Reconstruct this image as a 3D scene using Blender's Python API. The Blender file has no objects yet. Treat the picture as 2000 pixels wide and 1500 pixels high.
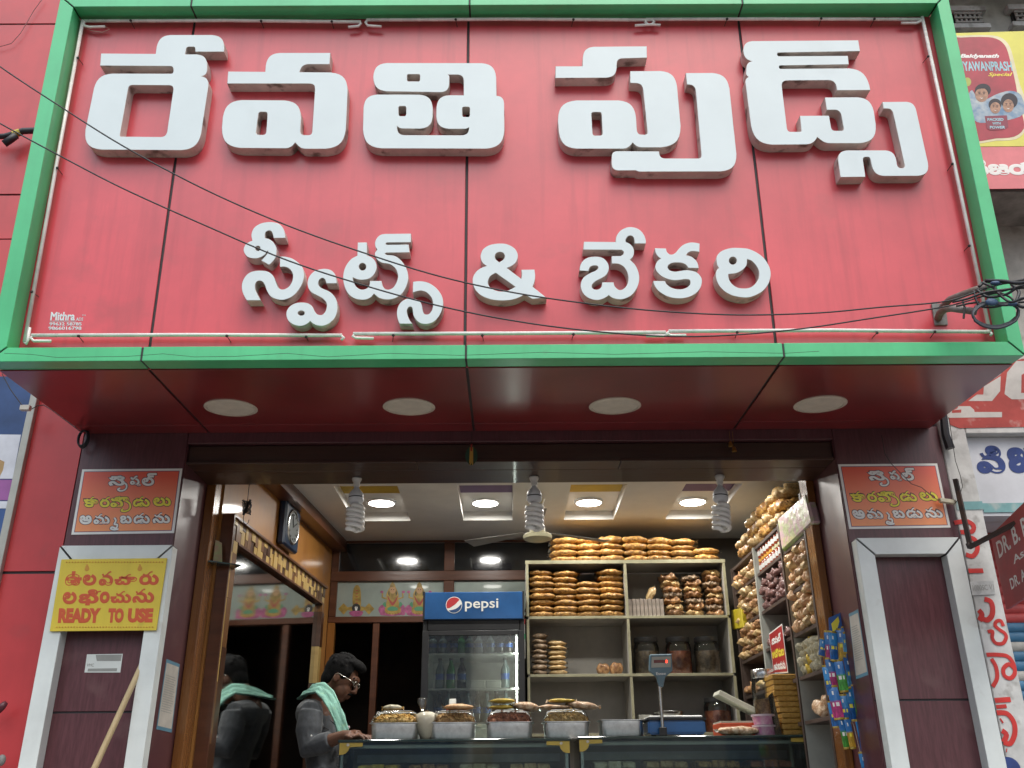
import bpy, bmesh, math, random
from mathutils import Vector as V, Matrix
random.seed(7)
SC = bpy.context.scene
COL = SC.collection
rad = math.radians

# ------------------------------------------------------------------ camera
FPX = 1796.0                       # focal length in pixels of the 2000 px wide photograph
PITCH, YAW, ROLL = rad(23.43), rad(0.33), rad(-0.49)
CAM = V((0.0, -4.0, 1.45))
_f = V((math.sin(YAW)*math.cos(PITCH), math.cos(YAW)*math.cos(PITCH), math.sin(PITCH)))
_r = V((math.cos(YAW), -math.sin(YAW), 0)); _u = _r.cross(_f)
_R = _r*math.cos(ROLL) + _u*math.sin(ROLL); _U = _u*math.cos(ROLL) - _r*math.sin(ROLL)
cd = bpy.data.cameras.new('camera'); cam = bpy.data.objects.new('camera', cd); COL.objects.link(cam)
cd.sensor_width = 36; cd.lens = 36*FPX/2000; cd.clip_start = 0.05; cd.clip_end = 2000
cam.matrix_world = Matrix(((_R.x, _U.x, -_f.x, CAM.x), (_R.y, _U.y, -_f.y, CAM.y), (_R.z, _U.z, -_f.z, CAM.z), (0, 0, 0, 1)))
SC.camera = cam

# ------------------------------------------------------------------ sky, sun, exposure
SUN_EL, SUN_AZ = 58.0, -18.0       # sun behind the camera, veiled by cloud
w = bpy.data.worlds.new('World'); SC.world = w; w.use_nodes = True
nt = w.node_tree; bg = nt.nodes['Background']
sky = nt.nodes.new('ShaderNodeTexSky'); sky.sky_type = 'NISHITA'; sky.sun_disc = False
sky.sun_elevation = rad(SUN_EL); sky.sun_rotation = rad(180 + SUN_AZ)
sky.air_density = 1.0; sky.dust_density = 6.0; sky.ozone_density = 1.0; sky.altitude = 20
nt.links.new(sky.outputs[0], bg.inputs[0]); bg.inputs[1].default_value = 0.15
sd = bpy.data.lights.new('sun', 'SUN'); sd.energy = 1.3; sd.angle = rad(70); sd.color = (0.82, 0.98, 1.0)
sun = bpy.data.objects.new('sun', sd); COL.objects.link(sun); sun.location = (0, -20, 30)
sdir = V((math.sin(rad(SUN_AZ))*math.cos(rad(SUN_EL)), -math.cos(rad(SUN_AZ))*math.cos(rad(SUN_EL)), math.sin(rad(SUN_EL))))
sun.rotation_euler = sdir.to_track_quat('Z', 'Y').to_euler()
SC.view_settings.view_transform = 'Standard'; SC.view_settings.look = 'None'
SC.view_settings.gamma = 1.0; SC.view_settings.use_curve_mapping = False
SC.view_settings.exposure = 0.24
SC.render.engine = 'CYCLES'; SC.cycles.max_bounces = 10; SC.cycles.transparent_max_bounces = 16
SC.cycles.sample_clamp_indirect = 4.0; SC.cycles.caustics_reflective = False; SC.cycles.caustics_refractive = False

# ------------------------------------------------------------------ measuring helpers: where a sight line meets a real plane
def ray(u, v): return _f + _R*((u-1000)/FPX) + _U*((750-v)/FPX)
def Y(u, v, y): d = ray(u, v); return CAM + d*((y-CAM.y)/d.y)
def X(u, v, x): d = ray(u, v); return CAM + d*((x-CAM.x)/d.x)
def Zp(u, v, z): d = ray(u, v); return CAM + d*((z-CAM.z)/d.z)
TAU = rad(3.3)
SO = V((0, -0.85, 2.92)); SS = V((0, -math.sin(TAU), math.cos(TAU))); ST = V((0, math.cos(TAU), math.sin(TAU)))
def SG(u, v, t):                    # the sign box leans forward: (across, up, inward) in its own frame
    d = ray(u, v); p0 = SO + ST*t; k = (p0-CAM).dot(ST)/d.dot(ST); p = CAM + d*k
    return (p.x, (p-SO).dot(SS), t)
def SW(a, b, t): return SO + V((1, 0, 0))*a + SS*b + ST*t
WALL_S = 0.065
def WX(y): return -1.42 + WALL_S*(y-0.45)          # the left shop wall runs slightly inwards
_wn = V((1, -WALL_S, 0)).normalized()
def LW(u, v, off=0.0):
    d = ray(u, v); p0 = V((-1.42, 0.45, 0)) + _wn*off
    return CAM + d*((p0-CAM).dot(_wn)/d.dot(_wn))

# ------------------------------------------------------------------ materials
MATS = {}
def mat(name, col, rough=0.5, var=0.08, scale=6.0, metal=0.0, coat=0.0, bump=0.0, bscale=None, spec=0.5, streak=0.0,
        trans=0.0, emit=None, estr=0.0, col2=None, stretch=(1, 1, 1), detail=6.0, ramp=(0.35, 0.65), sheen=0.0, coat_rough=0.08, dirt=None, ior=1.5, orand=0.0, grad=None):
    if name in MATS: return MATS[name]
    m = bpy.data.materials.new(name); MATS[name] = m; m.use_nodes = True
    n = m.node_tree.nodes; l = m.node_tree.links; b = n['Principled BSDF']
    b.inputs['Roughness'].default_value = rough; b.inputs['Metallic'].default_value = metal
    b.inputs['Specular IOR Level'].default_value = spec; b.inputs['Coat Weight'].default_value = coat
    b.inputs['Coat Roughness'].default_value = coat_rough; b.inputs['IOR'].default_value = ior
    b.inputs['Transmission Weight'].default_value = trans
    if sheen: b.inputs['Sheen Weight'].default_value = sheen
    c2 = col2 if col2 else tuple(max(0, min(1, c*(1-2.2*var))) for c in col)
    c1 = col if col2 else tuple(max(0, min(1, c*(1+var))) for c in col)
    tc = n.new('ShaderNodeTexCoord'); mp = n.new('ShaderNodeMapping'); mp.inputs['Scale'].default_value = stretch
    l.new(tc.outputs['Object'], mp.inputs[0])
    nz = n.new('ShaderNodeTexNoise'); nz.inputs['Scale'].default_value = scale; nz.inputs['Detail'].default_value = detail
    nz.inputs['Roughness'].default_value = 0.62
    l.new(mp.outputs[0], nz.inputs['Vector'])
    rp = n.new('ShaderNodeValToRGB'); rp.color_ramp.elements[0].position = ramp[0]; rp.color_ramp.elements[1].position = ramp[1]
    rp.color_ramp.elements[0].color = (*c2, 1); rp.color_ramp.elements[1].color = (*c1, 1)
    l.new(nz.outputs[0], rp.inputs[0]); out = rp.outputs[0]
    if streak:
        mp2 = n.new('ShaderNodeMapping'); mp2.inputs['Scale'].default_value = (14, 14, 0.7); l.new(tc.outputs['Object'], mp2.inputs[0])
        nz2 = n.new('ShaderNodeTexNoise'); nz2.inputs['Scale'].default_value = 1.6; nz2.inputs['Detail'].default_value = 5; l.new(mp2.outputs[0], nz2.inputs['Vector'])
        r2 = n.new('ShaderNodeValToRGB'); r2.color_ramp.elements[0].position = 0.5; r2.color_ramp.elements[1].position = 0.75
        r2.color_ramp.elements[0].color = (0, 0, 0, 1); r2.color_ramp.elements[1].color = (streak, streak, streak, 1)
        l.new(nz2.outputs[0], r2.inputs[0])
        mx = n.new('ShaderNodeMix'); mx.data_type = 'RGBA'; l.new(r2.outputs[0], mx.inputs[0]); l.new(out, mx.inputs[6])
        mx.inputs[7].default_value = (*[c*0.62 for c in col], 1); out = mx.outputs[2]
    if dirt:
        nz3 = n.new('ShaderNodeTexNoise'); nz3.inputs['Scale'].default_value = dirt[0]; nz3.inputs['Detail'].default_value = 9; l.new(tc.outputs['Object'], nz3.inputs['Vector'])
        r3 = n.new('ShaderNodeValToRGB'); r3.color_ramp.elements[0].position = dirt[1]; r3.color_ramp.elements[1].position = min(1, dirt[1]+0.12)
        r3.color_ramp.elements[0].color = (0, 0, 0, 1); r3.color_ramp.elements[1].color = (dirt[2],)*3 + (1,)
        l.new(nz3.outputs[0], r3.inputs[0])
        mx = n.new('ShaderNodeMix'); mx.data_type = 'RGBA'; l.new(r3.outputs[0], mx.inputs[0]); l.new(out, mx.inputs[6])
        mx.inputs[7].default_value = (*dirt[3], 1); out = mx.outputs[2]
    if grad:                            # a printed colour ramp from bottom (object z = 0) to top
        sx = n.new('ShaderNodeSeparateXYZ'); l.new(tc.outputs['Object'], sx.inputs[0])
        gm = n.new('ShaderNodeMapRange'); gm.inputs[1].default_value = grad[0]; gm.inputs[2].default_value = grad[1]; l.new(sx.outputs[2], gm.inputs[0])
        mx = n.new('ShaderNodeMix'); mx.data_type = 'RGBA'; l.new(gm.outputs[0], mx.inputs[0]); l.new(out, mx.inputs[6]); mx.inputs[7].default_value = (*grad[2], 1); out = mx.outputs[2]
    if orand:
        oi = n.new('ShaderNodeObjectInfo'); om = n.new('ShaderNodeMapRange'); om.inputs[3].default_value = 1-orand; om.inputs[4].default_value = 1+orand; l.new(oi.outputs['Random'], om.inputs[0])
        hs = n.new('ShaderNodeHueSaturation'); l.new(om.outputs[0], hs.inputs['Value']); l.new(out, hs.inputs['Color']); out = hs.outputs[0]
    l.new(out, b.inputs['Base Color'])
    rr = n.new('ShaderNodeMapRange'); rr.inputs[3].default_value = max(0.0, rough-0.06); rr.inputs[4].default_value = min(1, rough+0.1)
    l.new(nz.outputs[0], rr.inputs[0]); l.new(rr.outputs[0], b.inputs['Roughness'])
    if bump:
        bz = n.new('ShaderNodeTexNoise'); bz.inputs['Scale'].default_value = bscale or scale*3; bz.inputs['Detail'].default_value = 5
        l.new(mp.outputs[0], bz.inputs['Vector'])
        bp = n.new('ShaderNodeBump'); bp.inputs['Strength'].default_value = bump; bp.inputs['Distance'].default_value = 0.01
        l.new(bz.outputs[0], bp.inputs['Height']); l.new(bp.outputs[0], b.inputs['Normal'])
    if emit:
        b.inputs['Emission Color'].default_value = (*emit, 1); b.inputs['Emission Strength'].default_value = estr
    return m
def glass(name, col=(0.9, 0.97, 0.95), clear=0.85, rough=0.03, spec=0.5):
    # thin sheet: mostly clear with a Fresnel reflection
    if name in MATS: return MATS[name]
    m = bpy.data.materials.new(name); MATS[name] = m; m.use_nodes = True
    n = m.node_tree.nodes; l = m.node_tree.links; o = n['Material Output']; n.remove(n['Principled BSDF'])
    tr = n.new('ShaderNodeBsdfTransparent'); tr.inputs[0].default_value = (*col, 1)
    gl = n.new('ShaderNodeBsdfGlossy'); gl.inputs['Roughness'].default_value = rough
    df = n.new('ShaderNodeBsdfDiffuse'); df.inputs[0].default_value = (*[c*0.8 for c in col], 1)
    nz = n.new('ShaderNodeTexNoise'); nz.inputs['Scale'].default_value = 9; nz.inputs['Detail'].default_value = 8
    mr = n.new('ShaderNodeMapRange'); mr.inputs[1].default_value = 0.3; mr.inputs[2].default_value = 0.8
    mr.inputs[3].default_value = (1-clear)*0.4; mr.inputs[4].default_value = (1-clear)*1.6; l.new(nz.outputs[0], mr.inputs[0])
    m1 = n.new('ShaderNodeMixShader'); l.new(mr.outputs[0], m1.inputs[0]); l.new(tr.outputs[0], m1.inputs[1]); l.new(df.outputs[0], m1.inputs[2])
    fr = n.new('ShaderNodeFresnel'); fr.inputs[0].default_value = 1.3 + 0.5*spec
    m2 = n.new('ShaderNodeMixShader'); l.new(fr.outputs[0], m2.inputs[0]); l.new(m1.outputs[0], m2.inputs[1]); l.new(gl.outputs[0], m2.inputs[2])
    l.new(m2.outputs[0], o.inputs[0]); return m
def wood(name, c1, c2, rough=0.35, coat=0.3, axis=(1, 12, 12), scale=2.5):
    return mat(name, c1, rough=rough, col2=c2, scale=scale, stretch=axis, coat=coat, detail=9, ramp=(0.3, 0.7), bump=0.08)

# ------------------------------------------------------------------ objects
def root_origin(o):
    p = V((0, 0, 0))
    while o is not None: p = p + V(o.location); o = o.parent
    return p
def tag(o, label=None, cat=None, group=None, kind=None):
    if label: o['label'] = label
    if cat: o['category'] = cat
    if group: o['group'] = group
    if kind: o['kind'] = kind
    return o
def thing(name, loc, label, cat, group=None):
    o = bpy.data.objects.new(name, None); COL.objects.link(o); o.location = V(loc); o.empty_display_size = 0.05
    return tag(o, label, cat, group)
def link(name, me, parent=None, loc=None):
    o = bpy.data.objects.new(name, me); COL.objects.link(o)
    if parent is not None: o.parent = parent
    if loc is not None: o.location = V(loc)
    return o
class MB:
    def __init__(s): s.v = []; s.f = []; s.mi = []
    def add(s, vs, fs, mi=0):
        k = len(s.v); s.v += [V(p) for p in vs]; s.f += [tuple(i+k for i in f) for f in fs]; s.mi += [mi]*len(fs); return s
    def box(s, a, b, mi=0):
        x0, x1 = sorted((a[0], b[0])); y0, y1 = sorted((a[1], b[1])); z0, z1 = sorted((a[2], b[2]))
        return s.add([(x0,y0,z0),(x1,y0,z0),(x1,y1,z0),(x0,y1,z0),(x0,y0,z1),(x1,y0,z1),(x1,y1,z1),(x0,y1,z1)],
                     [(0,3,2,1),(4,5,6,7),(0,1,5,4),(1,2,6,5),(2,3,7,6),(3,0,4,7)], mi)
    def hexa(s, lo, hi, mi=0):       # two quads, same order
        return s.add(list(lo)+list(hi), [(0,3,2,1),(4,5,6,7),(0,1,5,4),(1,2,6,5),(2,3,7,6),(3,0,4,7)], mi)
    def slab(s, quad, n, d, mi=0):   # a plate: quad (world points) thickened by d along n
        n = V(n)*d; q = [V(p) for p in quad]; return s.hexa(q, [p+n for p in q], mi)
    def prism(s, pts, n, d, mi=0):
        n = V(n)*d; k = len(pts); a = [V(p) for p in pts]; b = [p+n for p in a]
        return s.add(a+b, [tuple(range(k))[::-1], tuple(range(k, 2*k))] + [(i, (i+1) % k, k+(i+1) % k, k+i) for i in range(k)], mi)
    def tube(s, pts, r, seg=8, closed=False, mi=0, flat=None):
        pts = [V(p) for p in pts]; n = len(pts); rs = r if isinstance(r, (list, tuple)) else [r]*n
        rings = []; up = None
        for i, p in enumerate(pts):
            a = pts[i-1] if (i > 0 or closed) else pts[i]; b = pts[(i+1) % n] if (i < n-1 or closed) else pts[i]
            t = (b-a); t = t.normalized() if t.length > 1e-9 else V((0, 0, 1))
            if up is None: up = V((0, 0, 1)) if abs(t.z) < 0.9 else V((1, 0, 0))
            sx = t.cross(up); sx = sx.normalized() if sx.length > 1e-6 else t.orthogonal().normalized(); sy = sx.cross(t).normalized(); up = sy
            ring = []
            for k in range(seg):
                an = 2*math.pi*k/seg; o = (sx*math.cos(an)+sy*math.sin(an))*rs[i]
                if flat is not None: o = o - flat[0]*(o.dot(flat[0]))*(1-flat[1])
                ring.append(p+o)
            rings.append(ring)
        vs = [q for g in rings for q in g]; fs = []
        m = n if closed else n-1
        for i in range(m):
            j = (i+1) % n
            for k in range(seg): fs.append((i*seg+k, i*seg+(k+1) % seg, j*seg+(k+1) % seg, j*seg+k))
        if not closed: fs += [tuple(range(seg))[::-1], tuple((n-1)*seg+k for k in range(seg))]
        return s.add(vs, fs, mi)
    def lathe(s, prof, c, ax=(0, 0, 1), seg=24, mi=0):
        ax = V(ax).normalized(); e = ax.orthogonal().normalized(); g = ax.cross(e); c = V(c); vs = []; fs = []; n = len(prof)
        for r, h in prof:
            for k in range(seg):
                an = 2*math.pi*k/seg; vs.append(c+ax*h+(e*math.cos(an)+g*math.sin(an))*r)
        for i in range(n-1):
            for k in range(seg): fs.append((i*seg+k, i*seg+(k+1) % seg, (i+1)*seg+(k+1) % seg, (i+1)*seg+k))
        if prof[0][0] > 1e-6: fs.append(tuple(range(seg))[::-1])
        if prof[-1][0] > 1e-6: fs.append(tuple((n-1)*seg+k for k in range(seg)))
        return s.add(vs, fs, mi)
    def ell(s, c, r, seg=16, rings=10, mi=0, rot=None):
        c = V(c); vs = [V((0, 0, -r[2]))]; fs = []
        for i in range(1, rings):
            ph = -math.pi/2 + math.pi*i/rings
            for k in range(seg):
                an = 2*math.pi*k/seg; vs.append(V((r[0]*math.cos(ph)*math.cos(an), r[1]*math.cos(ph)*math.sin(an), r[2]*math.sin(ph))))
        vs.append(V((0, 0, r[2])))
        for k in range(seg): fs.append((0, 1+(k+1) % seg, 1+k)); fs.append((len(vs)-1, 1+(rings-2)*seg+k, 1+(rings-2)*seg+(k+1) % seg))
        for i in range(rings-2):
            for k in range(seg): fs.append((1+i*seg+k, 1+i*seg+(k+1) % seg, 1+(i+1)*seg+(k+1) % seg, 1+(i+1)*seg+k))
        if rot is not None: vs = [rot @ p for p in vs]
        return s.add([c+p for p in vs], fs, mi)
    def mesh(s, name, mats, origin=V((0, 0, 0)), bevel=0, smooth=False, bseg=1):
        me = bpy.data.meshes.new(name); me.from_pydata([tuple(p-origin) for p in s.v], [], s.f)
        for m in (mats if isinstance(mats, (list, tuple)) else [mats]): me.materials.append(m)
        for p, i in zip(me.polygons, s.mi): p.material_index = i
        bm = bmesh.new(); bm.from_mesh(me); bmesh.ops.recalc_face_normals(bm, faces=bm.faces)
        if bevel: bmesh.ops.bevel(bm, geom=[e for e in bm.edges if len(e.link_faces) == 2 and e.calc_face_angle(0) > 0.5], offset=bevel, segments=bseg, affect='EDGES', clamp_overlap=True)
        bm.to_mesh(me); bm.free()
        if smooth:
            for p in me.polygons: p.use_smooth = True
            if smooth == 'auto': me.set_sharp_from_angle(angle=rad(40))
        me.update(); return me
    def part(s, name, mats, parent, bevel=0, smooth=False, **k):
        return link(name, s.mesh(name, mats, root_origin(parent), bevel, smooth, **k), parent)
    def thing(s, name, mats, label, cat, group=None, bevel=0, smooth=False, kind=None, base=None, **k):
        if base is None:
            xs = [p.x for p in s.v]; ys = [p.y for p in s.v]; zs = [p.z for p in s.v]
            base = V(((min(xs)+max(xs))/2, (min(ys)+max(ys))/2, min(zs)))
        o = link(name, s.mesh(name, mats, V(base), bevel, smooth, **k), None, base)
        return tag(o, label, cat, group, kind)
    def struct(s, name, mats, parent=None, bevel=0, smooth=False):
        if parent is not None: return s.part(name, mats, parent, bevel, smooth)
        o = link(name, s.mesh(name, mats, V((0, 0, 0)), bevel, smooth)); return tag(o, kind='structure')
def eval_mesh(o):
    dg = bpy.context.evaluated_depsgraph_get(); me = bpy.data.meshes.new_from_object(o.evaluated_get(dg)); return me
def curve_mesh(loops, depth, bev=0.0):
    cu = bpy.data.curves.new('shape', 'CURVE'); cu.dimensions = '2D'; cu.fill_mode = 'BOTH'; cu.extrude = depth/2; cu.bevel_depth = bev; cu.bevel_resolution = 0
    for lp in loops:
        sp = cu.splines.new('POLY'); sp.points.add(len(lp)-1); sp.use_cyclic_u = True
        for q, (x, y) in zip(sp.points, lp): q.co = (x, y, 0, 1)
    o = bpy.data.objects.new('shape', cu); COL.objects.link(o); bpy.context.view_layer.update()
    me = eval_mesh(o); vs = [V(q.co) for q in me.vertices]; fs = [tuple(p.vertices) for p in me.polygons]
    bpy.data.objects.remove(o); bpy.data.curves.remove(cu); bpy.data.meshes.remove(me)
    return vs, fs
_tc = {}
def text_geo(body, bold=0.0, shear=0.0):
    k = (body, bold, shear)
    if k in _tc: return _tc[k]
    cu = bpy.data.curves.new('text', 'FONT'); cu.body = body; cu.size = 1; cu.extrude = 0.01; cu.shear = shear; cu.resolution_u = 3
    if bold: cu.bevel_depth = bold; cu.bevel_resolution = 0
    o = bpy.data.objects.new('text', cu); COL.objects.link(o); bpy.context.view_layer.update()
    me = eval_mesh(o); vs = [V(q.co) for q in me.vertices]; fs = [tuple(p.vertices) for p in me.polygons]
    bpy.data.objects.remove(o); bpy.data.curves.remove(cu); bpy.data.meshes.remove(me)
    x0 = min(p.x for p in vs); x1 = max(p.x for p in vs); y0 = min(p.y for p in vs); y1 = max(p.y for p in vs); z1 = max(abs(p.z) for p in vs) or 1
    vs = [V(((p.x-x0)/(x1-x0), (p.y-y0)/(y1-y0), p.z/z1)) for p in vs]
    _tc[k] = (vs, fs); return _tc[k]
def text_on(mb, body, q, n, thick=0.0006, bold=0.03, shear=0.0, mi=0):
    # lettering stretched over the quad q = (top left, top right, bottom right, bottom left), facing n
    vs, fs = text_geo(body, bold, shear); tl, tr, br, bl = [V(p) for p in q]; n = V(n)
    mb.add([(bl*(1-p.x)+br*p.x)*(1-p.y) + (tl*(1-p.x)+tr*p.x)*p.y + n*(thick*p.z) for p in vs], fs, mi); return mb
def fillet(pts, seg=7):
    out = []; n = len(pts)
    for i in range(n):
        x, y, r = pts[i]; p = V((x, y)); a = V(pts[i-1][:2]); b = V(pts[(i+1) % n][:2])
        if r <= 0: out.append((x, y)); continue
        la = (a-p).length; lb = (b-p).length; da = (a-p)/la; db = (b-p)/lb
        th = math.acos(max(-1, min(1, da.dot(db)))); tl = r/math.tan(th/2) if th > 1e-3 else 0
        ma = la*(0.5 if pts[i-1][2] > 0 else 0.98); mb_ = lb*(0.5 if pts[(i+1) % n][2] > 0 else 0.98)
        tl = min(tl, ma, mb_); p0 = p+da*tl; p1 = p+db*tl
        for k in range(seg+1):
            t = k/seg; q = p0*(1-t)**2 + p*2*t*(1-t) + p1*t*t
            c = p0*(1-t)+p1*t; q = q*0.82 + (c + (p-c)*0.60*4*t*(1-t)*0.5)*0.18
            out.append((q.x, q.y))
    return out
def spline(pts, sub=4, closed=True):
    # smooth curve through the points; a point with a third entry is a corner
    n = len(pts); out = []
    P = [V(p[:2]) for p in pts]; cor = [len(p) > 2 for p in pts]
    for i in range(n if closed else n-1):
        j = (i+1) % n; p1, p2 = P[i], P[j]
        p0 = P[i-1] if (closed or i > 0) else p1; p3 = P[(j+1) % n] if (closed or j < n-1) else p2
        m1 = (p2-p0)*0.5 if not cor[i] else (p2-p1)*0.5
        m2 = (p3-p1)*0.5 if not cor[j] else (p2-p1)*0.5
        L = (p2-p1).length
        if m1.length > L: m1 = m1*(L/m1.length)
        if m2.length > L: m2 = m2*(L/m2.length)
        for k in range(sub):
            t = k/sub; t2 = t*t; t3 = t2*t
            q = p1*(2*t3-3*t2+1) + m1*(t3-2*t2+t) + p2*(-2*t3+3*t2) + m2*(t3-t2); out.append((q.x, q.y))
    if not closed: out.append((P[-1].x, P[-1].y))
    return out
def circ(cx, cy, rx, ry=None, n=20): ry = ry or rx; return [(cx+rx*math.cos(2*math.pi*k/n), cy+ry*math.sin(2*math.pi*k/n)) for k in range(n)]
ORD = ['', 'first', 'second', 'third', 'fourth', 'fifth', 'sixth', 'seventh', 'eighth', 'ninth', 'tenth', 'eleventh', 'twelfth', 'thirteenth', 'fourteenth', 'fifteenth', 'sixteenth']
# ------------------------------------------------------------------ palette
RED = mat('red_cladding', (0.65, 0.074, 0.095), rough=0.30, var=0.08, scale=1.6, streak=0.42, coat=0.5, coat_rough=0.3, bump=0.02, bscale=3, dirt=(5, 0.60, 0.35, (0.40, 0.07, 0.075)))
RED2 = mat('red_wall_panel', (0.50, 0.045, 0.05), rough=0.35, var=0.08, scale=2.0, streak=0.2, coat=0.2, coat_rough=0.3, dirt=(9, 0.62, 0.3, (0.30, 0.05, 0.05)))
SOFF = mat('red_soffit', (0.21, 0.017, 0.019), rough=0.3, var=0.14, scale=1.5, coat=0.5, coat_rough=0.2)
GREEN = mat('green_cladding', (0.08, 0.55, 0.235), rough=0.32, var=0.06, scale=2.5, streak=0.22, coat=0.4, coat_rough=0.25, dirt=(11, 0.66, 0.35, (0.10, 0.30, 0.14)))
JOINT = mat('black_joint_sealant', (0.035, 0.033, 0.036), rough=0.6)
WHITEF = mat('white_letter_face', (0.66, 0.75, 0.78), rough=0.3, var=0.02, scale=3, dirt=(4, 0.62, 0.25, (0.54, 0.62, 0.63)))
WHITES = mat('letter_side', (0.60, 0.55, 0.51), rough=0.55, var=0.10, scale=8, dirt=(14, 0.56, 0.85, (0.12, 0.105, 0.085)))  # beige includes the shading of the letter undersides, put into the colour; dirt is grime
TUBE = mat('white_neon_tube', (0.78, 0.76, 0.74), rough=0.25, var=0.06, scale=12, dirt=(25, 0.66, 0.5, (0.4, 0.38, 0.34)))
WIRE = mat('dark_wire', (0.03, 0.028, 0.028), rough=0.6)
BLACKC = mat('black_cable', (0.02, 0.021, 0.026), rough=0.45)
MAROON = mat('maroon_laminate', (0.105, 0.035, 0.042), rough=0.34, var=0.12, scale=18, stretch=(6, 6, 0.6), coat=0.15, coat_rough=0.3, dirt=(7, 0.58, 0.5, (0.15, 0.075, 0.075)))
WFRAME = mat('white_frame_paint', (0.70, 0.75, 0.74), rough=0.4, var=0.05, scale=4, dirt=(9, 0.66, 0.5, (0.46, 0.44, 0.40)), streak=0.08)
BROWN = wood('brown_wood_beam', (0.055, 0.022, 0.012), (0.03, 0.012, 0.007), rough=0.4, coat=0.2, axis=(1, 10, 10))
GLOSSWOOD = wood('varnished_wood_wall', (0.40, 0.18, 0.04), (0.26, 0.105, 0.022), rough=0.5, coat=0.22, axis=(6, 3, 0.6), scale=2)
JAMB = wood('varnished_wood_jamb', (0.26, 0.105, 0.022), (0.17, 0.06, 0.014), rough=0.25, coat=0.5, axis=(9, 9, 0.5))
DARKFRAME = wood('dark_wood_frame', (0.13, 0.045, 0.02), (0.07, 0.025, 0.012), rough=0.3, coat=0.4, axis=(1, 8, 8))
STEEL = mat('stainless_steel', (0.62, 0.63, 0.62), rough=0.22, metal=1.0, var=0.06, scale=20)
DULLM = mat('grey_painted_metal', (0.22, 0.22, 0.21), rough=0.5, var=0.15, scale=14, dirt=(20, 0.55, 0.7, (0.14, 0.07, 0.04)))
RUST = mat('rusty_pipe', (0.13, 0.06, 0.04), rough=0.75, col2=(0.22, 0.21, 0.20), scale=9, bump=0.2)
CONC = mat('dirty_white_plaster', (0.60, 0.61, 0.60), rough=0.8, var=0.14, scale=5, bump=0.15, bscale=30, streak=0.3, dirt=(12, 0.58, 0.75, (0.20, 0.19, 0.17)))
GREYC = mat('grey_concrete', (0.26, 0.25, 0.23), rough=0.85, var=0.2, scale=6, bump=0.25, bscale=25)
ASPH = mat('dusty_street', (0.19, 0.18, 0.165), rough=0.9, var=0.2, scale=30, bump=0.3)
PLASTW = mat('cream_plastic', (0.62, 0.58, 0.44), rough=0.4, var=0.06, scale=12)
FX, FY, FZ = V((1, 0, 0)), V((0, 1, 0)), V((0, 0, 1))
FRONT = V((0, -1, 0))
FLOOR = 0.66

# ------------------------------------------------------------------ ground and the shop's floor
mb = MB(); mb.box((-400, -400, -0.2), (400, 400, 0.0)); mb.struct('street_ground', ASPH)
mb = MB(); mb.box((-2.3, -0.35, 0.004), (2.1, 4.2, FLOOR)); mb.struct('shop_plinth', mat('grey_floor_tile', (0.45, 0.43, 0.40), rough=0.35, var=0.1, scale=5))

# ------------------------------------------------------------------ building across the street, behind the camera (seen only in glass)
OPW = mat('opposite_wall', (0.74, 0.72, 0.66), rough=0.8, var=0.1, scale=2)
for x0, x1, h_, nm, lb in ((-11.0, -1.0, 6.4, 'opposite_building', 'tall pale building across the street, mirrored in the fridge door'), (-0.4, 11.0, 2.5, 'opposite_shop', 'low pale shop across the street, mirrored in the counter glass')):
    ob = thing(nm, ((x0+x1)/2, -19, 0), lb, 'building')
    mb = MB(); mb.box((x0, -21, 0), (x1, -17.0, h_)); mb.part('wall', OPW, ob)
    for k in range(3):
        x = x0+0.6+k*(x1-x0-1)/3; mb = MB(); mb.box((x, -16.995, 0.2), (x+1.5, -16.96, 1.6)); mb.part('shop_opening', mat('dark_opening', (0.05, 0.05, 0.055), rough=0.4), ob)
        if h_ > 5: mb = MB(); mb.box((x, -16.995, 3.9), (x+1.3, -16.96, 5.4)); mb.part('window', MATS['dark_opening'], ob)
    mb = MB(); mb.box((x1-6, -16.93, 1.75), (x1-0.3, -16.75, 2.45)); mb.part('signboard', mat('far_blue_sign', (0.06, 0.20, 0.38), rough=0.5, var=0.2, scale=1.2), ob)
# ------------------------------------------------------------------ the sign box
sign = thing('shop_sign', (0, -0.85, 2.92), 'big red signboard with green frame and raised white Telugu letters above the shop', 'signboard')
A0, A1, B0, B1, TP = -1.905, 1.917, -0.02, 1.72, 0.09
def sbox(mb, a0, a1, b0, b1, t0, t1, mi=0):
    mb.hexa([SW(a0, b0, t0), SW(a1, b0, t0), SW(a1, b0, t1), SW(a0, b0, t1)], [SW(a0, b1, t0), SW(a1, b1, t0), SW(a1, b1, t1), SW(a0, b1, t1)], mi)
PJ = [SG(318, 490, TP)[0], SG(911, 400, TP)[0], SG(1484, 400, TP)[0]]
FJ = [SG(277, 690, 0)[0], SG(910, 690, 0)[0], SG(1531, 688, 0)[0]]
ed = [A0] + PJ + [A1]; G = 0.0055
for i in range(4):
    mb = MB(); sbox(mb, ed[i]+(G if i else 0), ed[i+1]-(G if i < 3 else 0), 0.0, B1, TP, TP+0.006); mb.part('red_panel', RED, sign, bevel=0.0015)
mb = MB(); sbox(mb, A0, A1, 0.005, B1, TP+0.0065, TP+0.02); mb.part('joint_backing', JOINT, sign)
mb = MB(); sbox(mb, -1.955, 1.959, 0.012, 1.73, TP+0.021, 0.80); mb.part('box_body', RED2, sign)
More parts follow.
